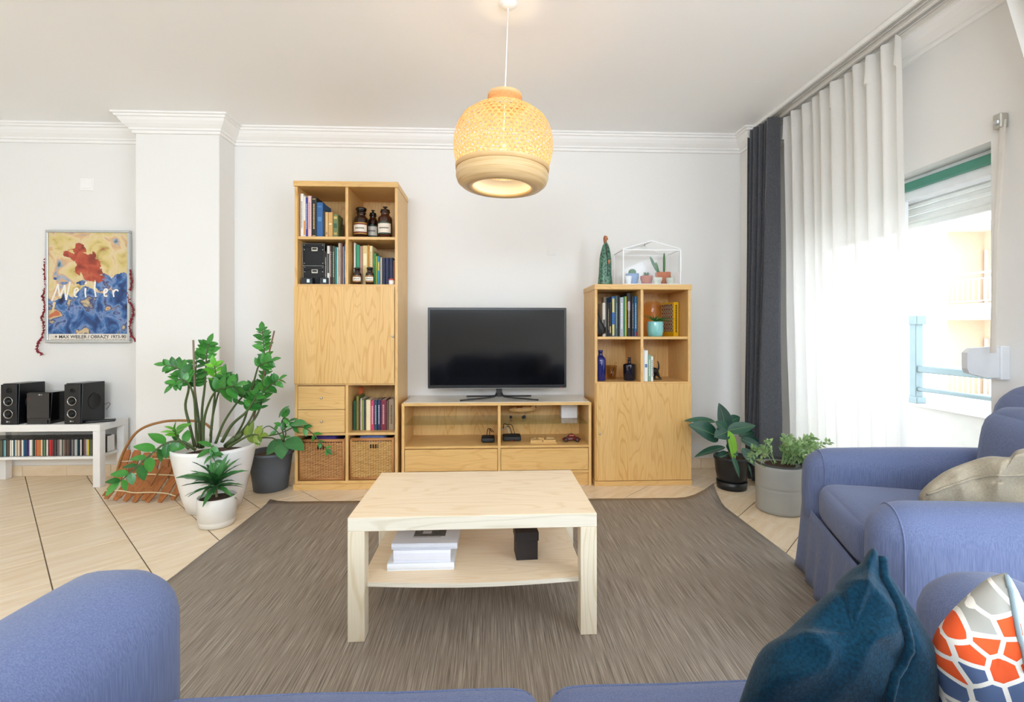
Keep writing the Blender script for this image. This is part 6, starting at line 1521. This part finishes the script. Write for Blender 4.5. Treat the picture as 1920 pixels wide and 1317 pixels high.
# three large books
def flat_book(x0, x1, y0, y1, z0, h, cover, label, rotz, top=None, spine=None):
    b = thing('book', label, 'book', ((x0 + x1) / 2, y0, z0), (0, 0, rotz), 'large books stacked on the coffee table shelf'); hw = (x1 - x0) / 2; dp_ = y1 - y0; c = .0025
    m = mat(cover, 0.4, name='cover_' + cover.strip('#'))
    bm = bbox(bmesh.new(), -hw, hw, 0, dp_, 0, c); put('board', bm, m, b, local=True)
    tb2 = box('board', -hw, hw, 0, dp_, h - c, h, m, b, .0006, True)
    put('spine', prism(bmesh.new(), [(.002, c), (-.001, h * .25), (-.002, h * .5), (-.001, h * .75), (.002, h - c), (.005, h - c), (.005, c)], -hw, hw, 'x'), m, b, local=True)
    box('pages', -hw + .003, hw - .004, .006, dp_ - .004, c, h - c, PAGES, b, 0, True)
    return b, hw, dp_, tb2
s0 = 1.5
def tb_pt(px, py, z): return onZ(px, py, z)
pA, pB = tb_pt(726, 1071, shz), tb_pt(851, 1071, shz)
flat_book(pA.x, pB.x, pA.y, pA.y + .235, shz, .027, '#e4e6ea', 'white book with blue corner mark at the bottom of the coffee table stack', .01)
pA2, pB2 = tb_pt(737, 1056, shz + .03), tb_pt(846, 1056, shz + .03)
flat_book(pA2.x, pB2.x - .004, pA2.y + .006, pA2.y + .20, shz + .0275, .047, '#e6e6ee', 'thick lilac white book in the middle of the coffee table stack', .0)
pA3, pB3 = tb_pt(734, 1031, shz + .075), tb_pt(857, 1031, shz + .075)
bb, hw, dp_, tb2 = flat_book(pA3.x, pB3.x, pA3.y - .002, pA3.y + .235, shz + .0755, .022, '#dcdde2', 'large pale book with dark cover photograph on top of the coffee table stack', -.01)
PHO, n, l, b = new_mat('cover_photograph')
tc = n.new('ShaderNodeTexCoord'); nz = n.new('ShaderNodeTexNoise'); nz.inputs['Scale'].default_value = 22; nz.inputs['Detail'].default_value = 5; l.new(tc.outputs['Object'], nz.inputs['Vector'])
r = ramp(n, [(.35, '#2b2d2f'), (.5, '#5c5f62'), (.6, '#3a3c3e'), (.75, '#8a8c8e')]); l.new(nz.outputs['Fac'], r.inputs[0]); l.new(r.outputs[0], b.inputs['Base Color']); b.inputs['Roughness'].default_value = .3
ph = box('cover_photo', -hw * .42, hw * .58, .065, .15, .022, .0224, PHO, tb2, 0, True)
box('photo_window', -hw * .16, hw * .12, .088, .115, .0224, .0227, mat('#c9cacc', 0.4, name='photo_light'), ph, 0, True)
bmt = bmesh.new(); bbox(bmt, -hw * .42, hw * .45, .056, .059, .022, .0223); bbox(bmt, -hw * .1, hw * .3, .165, .170, .022, .0223); stuff(put('cover_lettering', bmt, INK, tb2, local=True))
# dark woven box
pA, pB = tb_pt(967, 1051, shz), tb_pt(1007, 1050, shz)
WOV, n, l, b = new_mat('dark_woven'); tc = n.new('ShaderNodeTexCoord'); ck = n.new('ShaderNodeTexChecker'); ck.inputs['Scale'].default_value = 260; ck.inputs[1].default_value = lin('#1a1412'); ck.inputs[2].default_value = lin('#2c2320'); l.new(tc.outputs['Object'], ck.inputs[0]); l.new(ck.outputs[0], b.inputs['Base Color']); b.inputs['Roughness'].default_value = .6
bp = n.new('ShaderNodeBump'); bp.inputs['Strength'].default_value = .4; l.new(ck.outputs['Fac'], bp.inputs['Height']); l.new(bp.outputs[0], b.inputs['Normal'])
wbx = thing('woven_box', 'small dark brown woven box with lid on the coffee table shelf', 'box', ((pA.x + pB.x) / 2, pA.y + .045, shz), (0, 0, .06)); hw = (pB.x - pA.x) / 2
put('body', prism(bmesh.new(), [(-hw, 0), (hw, 0), (hw * 1.02, .10), (-hw * 1.02, .10)], -.045, .045, 'y'), WOV, wbx, local=True)
box('lid', -hw - .004, hw + .004, -.05, .05, .076, .112, WOV, wbx, .002, True)

from mathutils.bvhtree import BVHTree
def hug(bm, rays, lift=.001):
    t_ = BVHTree.FromBMesh(bm); out = []
    for o_, d_ in rays:
        h_ = t_.ray_cast(Vector(o_), Vector(d_).normalized())
        if h_[0] is not None: out.append(h_[0] + h_[1] * lift * (1 if h_[1].dot(Vector(d_)) < 0 else -1))
    return out
# ================================================================== SOFA (camera looks over its back)
so = thing('sofa', 'blue slipcovered two seat sofa in the foreground seen from behind', 'sofa', (.10, .55, 0.0))
def arm_block(bm, x0, x1, y0, y1, zt, flare=.02, n=16):
    b = bmesh.new(); softbox(b, ((x0 + x1) / 2, (y0 + y1) / 2, zt / 2 + .0125), (x1 - x0, y1 - y0, zt - .025), min(.105, (x1 - x0) * .48), (0, .02, .012), n)
    merge(bm, b); return bm
SX0, SX1 = -.612, .855
put('arm', arm_block(bmesh.new(), SX0 - .245, SX0, .02, 1.045, .655), BLUE, so, True)
put('arm', arm_block(bmesh.new(), SX1, SX1 + .235, .02, .995, .640), BLUE, so, True)
box('seat_base', SX0, SX1, .05, .88, .035, .30, BLUE, so, .02, seg=2)
mid = .095
for x0, x1, s_ in ((SX0 + .004, mid - .004, 1.), (mid + .004, SX1 - .004, 4.)):
    cbm = softbox(bmesh.new(), ((x0 + x1) / 2, .625, .382), (x1 - x0, .575, .158), .045, (.0, .012, .012), 16, .003, 5, s_)
    e = hug(cbm, [((x0 + .02 + (x1 - x0 - .04) * i / 40, 1.3, .86), (0, -1, -.98)) for i in range(41)], .0008)
    c_ = put('seat_cushion', cbm, BLUE, so, True)
    put('piping', tube(bmesh.new(), e, .0028, 6), BLUE, c_, True)
box('back_frame', SX0 - .02, SX1 + .02, -.02, .16, .035, .70, BLUE, so, .04, seg=3)
for x0, x1, zt in ((SX0 + .004, mid - .004, .768), (mid + .004, SX1 - .004, .785)):
    put('back_cushion', softbox(bmesh.new(), ((x0 + x1) / 2, .28, (zt + .44) / 2), (x1 - x0, .24, zt - .44), .07, (.0, .02, .012), 14, .004, 5, x0), BLUE, so, True)
for x_ in (SX0 - .2, SX1 + .2):
    for y_ in (.08, .9): pass

# ================================================================== ARMCHAIR
ac = thing('armchair', 'blue slipcovered armchair with gathered skirt beside the balcony door', 'armchair', (1.715, 1.67, 0), (0, 0, math.radians(-110)))
AW, AD = .46, .41       # half width, half depth ; front is local -y
def lput(name, bm, m, parent=ac): return put(name, bm, m, parent, True, True)
def larm(x0, x1, zt):
    bm = bmesh.new(); softbox(bm, ((x0 + x1) / 2, -.02, (zt + .22) / 2), (x1 - x0, 2 * AD - .02, zt - .22), .092, (.0, .01, .008), 18)
    for v in bm.verts:                      # arms slope down slightly to the front and pinch at the seat
        k = (v.co.z - .22) / (zt - .22); v.co.x += .018 * math.sin(PI * min(1, max(0, k))) * (-1 if x0 > 0 else 1) * -.6
        v.co.z += .03 * (v.co.y / AD) * k
    return bm
for x0, x1 in ((-AW, -AW + .20), (AW - .20, AW)):
    abm = larm(x0, x1, .605); xc = (x0 + x1) / 2
    e = hug(abm, [((xc + .5 * math.cos(a), -AD + .045, .42 + .5 * math.sin(a)), (-math.cos(a), 0, -math.sin(a))) for a in [PI * (1.22 - 1.44 * i / 50) for i in range(51)]])
    a_ = lput('arm', abm, BLUE)
    put('piping', tube(bmesh.new(), e, .003, 6), BLUE, a_, True, True)
lput('seat_cushion', softbox(bmesh.new(), (0, -.05, .38), (2 * AW - .41, .70, .17), .05, (.0, .02, .02), 16, .003, 5, 2.), BLUE)
bkm = bmesh.new(); softbox(bkm, (0, .33, .52), (2 * AW - .06, .22, .76), .10, (0, .02, .02), 18, .004, 4, 3.)
for v in bkm.verts: v.co.y += .10 * max(0, v.co.z - .4); v.co.x *= 1 - .10 * max(0, (v.co.z - .55) / .35) ** 2
lput('backrest', bkm, BLUE)
bkc = bmesh.new(); softbox(bkc, (0, .20, .62), (2 * AW - .42, .16, .40), .07, (0, .03, .02), 14, .004, 5, 6.)
for v in bkc.verts: v.co.y += .12 * max(0, v.co.z - .45)
lput('back_cushion', bkc, BLUE)
box('frame', -AW + .02, AW - .02, -AD + .03, AD - .03, .06, .30, BLUE, ac, .02, True, 2)
# gathered skirt
def skirt(bm, p0, p1, z0, z1, nw, amp, nrm):
    n_ = 90; rows = []
    for j in range(9):
        t_ = j / 8; row = []
        for i in range(n_ + 1):
            u = i / n_; p = Vector(p0).lerp(Vector(p1), u); k = amp * (1 - t_) * (.6 * math.sin(u * nw * 2 * PI) + .6 * noise.noise(Vector((u * nw * 1.3, t_ * .6, nw)))) + .028 * (1 - t_)
            row.append(bm.verts.new(p + Vector(nrm) * k + Vector((0, 0, z0 + (z1 - z0) * t_))))
        rows.append(row)
    for a, b_ in zip(rows, rows[1:]):
        for i in range(n_): bm.faces.new((a[i], a[i + 1], b_[i + 1], b_[i]))
    return bm
for p0, p1, nr in (((-AW, -AD, 0), (AW, -AD, 0), (0, -1, 0)), ((AW, -AD, 0), (AW, AD, 0), (1, 0, 0)), ((-AW, AD, 0), (-AW, -AD, 0), (-1, 0, 0)), ((AW, AD, 0), (-AW, AD, 0), (0, 1, 0))):
    o = lput('skirt', skirt(bmesh.new(), p0, p1, .012, .315, 6, .016, nr), BLUE); md = o.modifiers.new('thickness', 'SOLIDIFY'); md.thickness = .004

# ------------------------------------------------------------------ cushions
def dome_cushion(outline, s_front, thick, m, name, label, wr=.012, fr=9., seed=0., n=56, rings=18, cat='cushion', ew=.0, creases=()):
    """a stuffed cushion: an outline taken at a distance, swelling towards and away from the viewer"""
    B = catmull([atS(px, py, s_) for px, py, s_ in outline] + [atS(*outline[0])], n)[:-1]
    C = sum(B, Vector()) / len(B); view = (Vector((0, 0, CAM_H)) - C).normalized(); nn = (view * .8 + Vector((0, -.35, .45))).normalized()
    bm = bmesh.new()
    def ring(r, sgn):
        out = []
        for i, p in enumerate(B):
            q_ = C.lerp(p, r); h = thick * (max(0, 1 - r ** 2.4)) ** .62 * sgn
            if sgn > 0:
                h += wr * noise.noise(q_ * fr + Vector((seed, 0, 0))) * min(1, (1 - r) * 4 + .15) + wr * .7 * (1 - abs(noise.noise(q_ * fr * 1.4 + Vector((0, seed, 3.)))) * 3) * min(1, (1 - r) * 3)
                h += wr * ew * math.sin(i * 1.9 + seed) * r ** 5
                for (cx, cy, ex, ey, wd, dp2) in creases:
                    a_, b_ = atS(cx, cy, s_front), atS(ex, ey, s_front); ab = b_ - a_; tt_ = max(0, min(1, (q_ - a_).dot(ab) / ab.length_squared)); dist = (q_ - (a_ + ab * tt_)).length
                    h += dp2 * math.exp(-(dist / wd) ** 2)
            out.append(bm.verts.new(q_ + nn * h))
        return out
    fr_ = [ring(1 - k / rings, 1) for k in range(rings)]; cf = bm.verts.new(C + nn * thick)
    bk_ = [ring(1 - k / 6, -1 if k else 0) for k in range(1, 6)]; cb = bm.verts.new(C - nn * thick * .8)
    allr = bk_[::-1] + fr_
    for A, Bq in zip(allr, allr[1:]):
        for i in range(n): bm.faces.new((A[i], A[(i + 1) % n], Bq[(i + 1) % n], Bq[i]))
    for i in range(n):
        bm.faces.new((fr_[-1][i], fr_[-1][(i + 1) % n], cf)); bm.faces.new((bk_[-1][(i + 1) % n], bk_[-1][i], cb))
    bmesh.ops.recalc_face_normals(bm, faces=bm.faces)
    low = min(v.co.z for v in bm.verts)
    o = thing(name, label, cat, (C.x, C.y, low)); sh_ = put('cover', bm, m, o, True)
    return o, nn, C
te, nn, C = dome_cushion([(1612, 1058, .735), (1636, 1028, .735), (1654, 1058, .735), (1682, 1100, .72), (1728, 1170, .71), (1757, 1235, .70), (1764, 1330, .70), (1745, 1420, .70), (1600, 1448, .70), (1440, 1440, .71), (1370, 1390, .71), (1392, 1300, .72), (1425, 1222, .73), (1470, 1188, .74), (1500, 1160, .74), (1545, 1118, .74), (1562, 1108, .74), (1570, 1092, .74), (1590, 1072, .74)],
    .70, .075, TEAL, 'throw_cushion', 'dark petrol blue linen cushion slumped on the sofa beside the patterned cushion', .020, 9., 3., 110, 34,
    creases=((1640, 1060, 1690, 1210, .012, -.016), (1690, 1210, 1665, 1300, .012, -.020), (1440, 1290, 1560, 1195, .015, .014), (1560, 1195, 1640, 1205, .012, .012), (1560, 1230, 1660, 1250, .012, -.016)))
sm = [(1648, 1044), (1655, 1085), (1680, 1135), (1693, 1180), (1702, 1215), (1690, 1240), (1672, 1265), (1662, 1312), (1660, 1400)]
# seam strip lies on the cover: cast from the camera onto the cover mesh
bpy.context.view_layer.update()
def on_mesh(o, px, py, lift=.003):
    M = o.matrix_world; inv = M.inverted(); og = inv @ Vector((0, 0, CAM_H)); d = (inv.to_3x3() @ ray(px, py)).normalized()
    ok, loc, nr, _ = o.ray_cast(og, d)
    return (M @ loc + (M.to_3x3() @ nr).normalized() * lift) if ok else None
cov = te.children[0]
def seam(o, pts, r, m, parent, lift=.003, flat=.5):
    P = []
    for i in range(61):
        t_ = i / 60 * (len(pts) - 1); k = min(int(t_), len(pts) - 2); u = t_ - k
        q_ = on_mesh(o, pts[k][0] * (1 - u) + pts[k + 1][0] * u, pts[k][1] * (1 - u) + pts[k + 1][1] * u, lift)
        if q_ is not None: P.append(q_)
    if len(P) > 3: return put('seam', tube(bmesh.new(), P, r, 6, flat=flat, up=(-.6, -.6, .4)), m, parent, True)
seam(cov, sm, .006, TEAL, te, .004, .6)

HEX, n, l, b = new_mat('honeycomb_print')
tc = n.new('ShaderNodeTexCoord'); mp = n.new('ShaderNodeMapping'); mp.inputs['Rotation'].default_value = (0, .35, .5); mp.inputs['Scale'].default_value = (1, 1, 1.25); l.new(tc.outputs['Object'], mp.inputs['Vector'])
sxyz = n.new('ShaderNodeSeparateXYZ'); l.new(mp.outputs[0], sxyz.inputs[0]); pr = n.new('ShaderNodeCombineXYZ'); l.new(sxyz.outputs['X'], pr.inputs[0]); l.new(sxyz.outputs['Z'], pr.inputs[1])
v1 = n.new('ShaderNodeTexVoronoi'); v1.feature = 'DISTANCE_TO_EDGE'; v2 = n.new('ShaderNodeTexVoronoi')
for v_ in (v1, v2): v_.inputs['Scale'].default_value = 33; v_.inputs['Randomness'].default_value = .62; v_.voronoi_dimensions = '2D'; l.new(pr.outputs[0], v_.inputs['Vector'])
sepc = n.new('ShaderNodeSeparateColor'); l.new(v2.outputs['Color'], sepc.inputs[0])
sz_ = n.new('ShaderNodeSeparateXYZ'); l.new(v2.outputs['Position'], sz_.inputs[0])
wv = n.new('ShaderNodeMath'); wv.operation = 'MULTIPLY_ADD'; wv.inputs[1].default_value = 5.5; wv.inputs[2].default_value = .05; l.new(sz_.outputs['Y'], wv.inputs[0])
ad_ = n.new('ShaderNodeMath'); ad_.operation = 'MULTIPLY_ADD'; ad_.inputs[1].default_value = .28; l.new(sepc.outputs[0], ad_.inputs[0]); l.new(wv.outputs[0], ad_.inputs[2])
fr_n = n.new('ShaderNodeMath'); fr_n.operation = 'FRACT'; l.new(ad_.outputs[0], fr_n.inputs[0])
rc = ramp(n, [(0.0, '#4f6184'), (.36, '#e2541f'), (.74, '#a8a59c')]); rc.color_ramp.interpolation = 'CONSTANT'; l.new(fr_n.outputs[0], rc.inputs[0])
gt = n.new('ShaderNodeMath'); gt.operation = 'GREATER_THAN'; gt.inputs[1].default_value = .10; l.new(v1.outputs['Distance'], gt.inputs[0])
mxx = n.new('ShaderNodeMix'); mxx.data_type = 'RGBA'; mxx.inputs[6].default_value = lin('#e9e3d8'); l.new(gt.outputs[0], mxx.inputs[0]); l.new(rc.outputs[0], mxx.inputs[7]); l.new(mxx.outputs[2], b.inputs['Base Color'])
b.inputs['Roughness'].default_value = .9
pc, nn, C = dome_cushion([(1884, 1074, .70), (1897, 1092, .695), (1925, 1150, .68), (1960, 1230, .66), (2010, 1340, .65), (2000, 1460, .64), (1900, 1495, .65), (1800, 1470, .66), (1765, 1400, .67), (1757, 1290, .68), (1746, 1235, .69), (1752, 1190, .695), (1780, 1150, .70), (1812, 1118, .70), (1850, 1086, .70)],
    .68, .06, HEX, 'throw_cushion', 'white cushion with orange, grey and blue honeycomb print on the sofa', .005, 7., 8., 64, 18)
seam(pc.children[0], [(1888, 1080), (1893, 1110), (1900, 1150), (1908, 1190), (1916, 1215), (1925, 1260)], .0032, mat('#8a9aa0', 0.8, name='grey_piping'), pc, .002, 1.0)
be, nn, C = dome_cushion([(1722, 930, 1.62), (1735, 912, 1.62), (1770, 885, 1.62), (1810, 868, 1.62), (1850, 858, 1.62), (1890, 860, 1.6), (1905, 846, 1.6), (1940, 845, 1.6), (1990, 880, 1.58), (2010, 960, 1.58), (1960, 1020, 1.58), (1860, 1030, 1.6), (1770, 1000, 1.62), (1730, 960, 1.62)],
    1.6, .09, BEIGE, 'throw_cushion', 'crumpled taupe cotton cushion lying on the armchair seat', .035, 6., 5., 64, 22)
seam(be.children[0], [(1735, 928), (1780, 912), (1820, 898), (1860, 892), (1920, 890)], .004, BEIGE, be, .003, .6)

# ================================================================== PENDANT LAMP
lx, ly = onZ(953, 5, ZC).x, onZ(953, 5, ZC).y
lp = thing('pendant_lamp', 'lit pendant lamp with woven bamboo shade hanging on a white cord', 'lamp', (lx, ly, ZC), (0, math.radians(2.0), 0))
def zl(y): return CAM_H + 2.308 * (621 - (150 + y * .18978)) / 900 - ZC
k_ = .000487
prof_s = [(150, 162), (200, 166), (235, 172), (270, 205), (300, 262), (350, 345), (400, 405), (450, 440), (500, 464), (560, 481), (620, 489), (680, 488), (740, 480), (800, 468), (860, 452), (900, 445)]
def Rz(y):
    for (a, ra), (b_, rb_) in zip(prof_s, prof_s[1:]):
        if a <= y <= b_: return (ra + (rb_ - ra) * (y - a) / (b_ - a)) * k_
    return prof_s[-1][1] * k_
BAM, n, l, b = new_mat('bamboo_strip')
b.inputs['Base Color'].default_value = lin('#d9ae74'); b.inputs['Roughness'].default_value = .6
tr = n.new('ShaderNodeBsdfTranslucent'); tr.inputs[0].default_value = lin('#f2c88e'); mx = n.new('ShaderNodeMixShader'); mx.inputs[0].default_value = .45
tcn = n.new('ShaderNodeTexCoord'); nzz = n.new('ShaderNodeTexNoise'); nzz.inputs['Scale'].default_value = 80; l.new(tcn.outputs['Object'], nzz.inputs['Vector']); rmp = ramp(n, [(.3, '#cf9f62'), (.7, '#e8c592')]); l.new(nzz.outputs['Fac'], rmp.inputs[0]); l.new(rmp.outputs[0], b.inputs['Base Color'])
l.new(b.outputs[0], mx.inputs[1]); l.new(tr.outputs[0], mx.inputs[2]); l.new(mx.outputs[0], n['Material Output'].inputs[0])
BOWL = fabric('turned_bamboo', '#c9a674', '#e2c598', (4, 4, 260), .3, .1, 0.0)
bm = bmesh.new()
def ribbon(pts, w, lift):
    prev = None
    for i, (a, y) in enumerate(pts):
        r_ = Rz(y) + lift; z = zl(y); p = Vector((r_ * math.cos(a), r_ * math.sin(a), z))
        a2, y2 = pts[min(i + 1, len(pts) - 1)]; a0, y0 = pts[max(i - 1, 0)]
        t_ = Vector((Rz(y2) * math.cos(a2), Rz(y2) * math.sin(a2), zl(y2))) - Vector((Rz(y0) * math.cos(a0), Rz(y0) * math.sin(a0), zl(y0))); nr = Vector((math.cos(a), math.sin(a), .15)); sd = t_.cross(nr).normalized() * w / 2
        cur = (bm.verts.new(p + sd), bm.verts.new(p - sd))
        if prev: bm.faces.new((prev[0], prev[1], cur[1], cur[0]))
        prev = cur
NH = 54
for d_, lift in ((1, .0008), (-1, -.0008)):
    for i in range(NH):
        a0 = 2 * PI * i / NH
        ribbon([(a0 + d_ * 1.15 * t_ / 24, 200 + (895 - 200) * t_ / 24) for t_ in range(25)], .0052, lift)
for y in range(300, 890, 34):
    ribbon([(2 * PI * t_ / 60, y) for t_ in range(61)], .0046, .0014 if (y // 34) % 2 else -.0014)
for i in range(NH * 2):
    a0 = 2 * PI * (i + .5) / (NH * 2); ribbon([(a0, 160 + (268 - 160) * t_ / 5) for t_ in range(6)], .0058, .0)
stuff(put('woven_shade', bm, BAM, lp, True, True))
def ring_band(y0, y1, r0, r1, th, m, nm):
    return put(nm, lathe(bmesh.new(), [(r0, zl(y0)), (r1, zl(y1)), (r1 - th, zl(y1)), (r0 - th, zl(y0)), (r0, zl(y0))], 0, 0, 48, cap=False), m, lp, True, True)
HOOP = mat('#dcb680', 0.45, name='bamboo_hoop', vary=.15)
ring_band(148, 186, .0815, .083, .004, HOOP, 'top_hoop')
ring_band(868, 912, .226, .2235, .004, HOOP, 'lower_hoop')
zb_ = lambda z: z - ZC
put('base_bowl', lathe(bmesh.new(), [(.2175, zb_(1.889)), (.2215, zb_(1.872)), (.2215, zb_(1.853)), (.212, zb_(1.828)), (.190, zb_(1.810)), (.160, zb_(1.803)), (.143, zb_(1.806)), (.138, zb_(1.815)), (.150, zb_(1.835)), (.19, zb_(1.86)), (.213, zb_(1.889)), (.2175, zb_(1.889))], 0, 0, 64, cap=False), BOWL, lp, True, True)
put('reflector', lathe(bmesh.new(), [(.1385, zb_(1.816)), (.132, zb_(1.835)), (.118, zb_(1.86)), (.085, zb_(1.866)), (.08, zb_(1.866))], 0, 0, 48, cap=False), mat('#f6efe0', 0.5, name='white_inner_liner'), lp, True, True)
bm = bmesh.new(); bmesh.ops.create_uvsphere(bm, u_segments=24, v_segments=14, radius=.045); bmesh.ops.translate(bm, verts=bm.verts, vec=(0, 0, zb_(1.90)))
bulb = put('bulb', bm, mat('#fff2d8', 0.4, name='glowing_bulb', emit='#ffd9a0', es=10.0), lp, True, True)
put('socket', lathe(bmesh.new(), [(.016, zb_(1.94)), (.02, zb_(1.95)), (.02, zb_(2.02)), (.008, zb_(2.03))], 0, 0, 20), WHITE, lp, True, True)
put('cord', tube(bmesh.new(), [(0, 0, -.012), (0, 0, zb_(2.03))], .0032, 8), WHITE, lp, True, True)
put('ceiling_rose', lathe(bmesh.new(), [(.045, 0.0), (.044, -.008), (.03, -.022), (.006, -.026), (.0005, -.026)], 0, 0, 32), WHITE, lp, True, True)
ld = bpy.data.lights.new('bulb_light', 'POINT'); ld.energy = 3.0; ld.color = (1.0, .78, .50); ld.shadow_soft_size = .05
lo = bpy.data.objects.new('bulb_light', ld); COL.objects.link(lo); lo.parent = lp; lo.location = (0, 0, zb_(1.955))
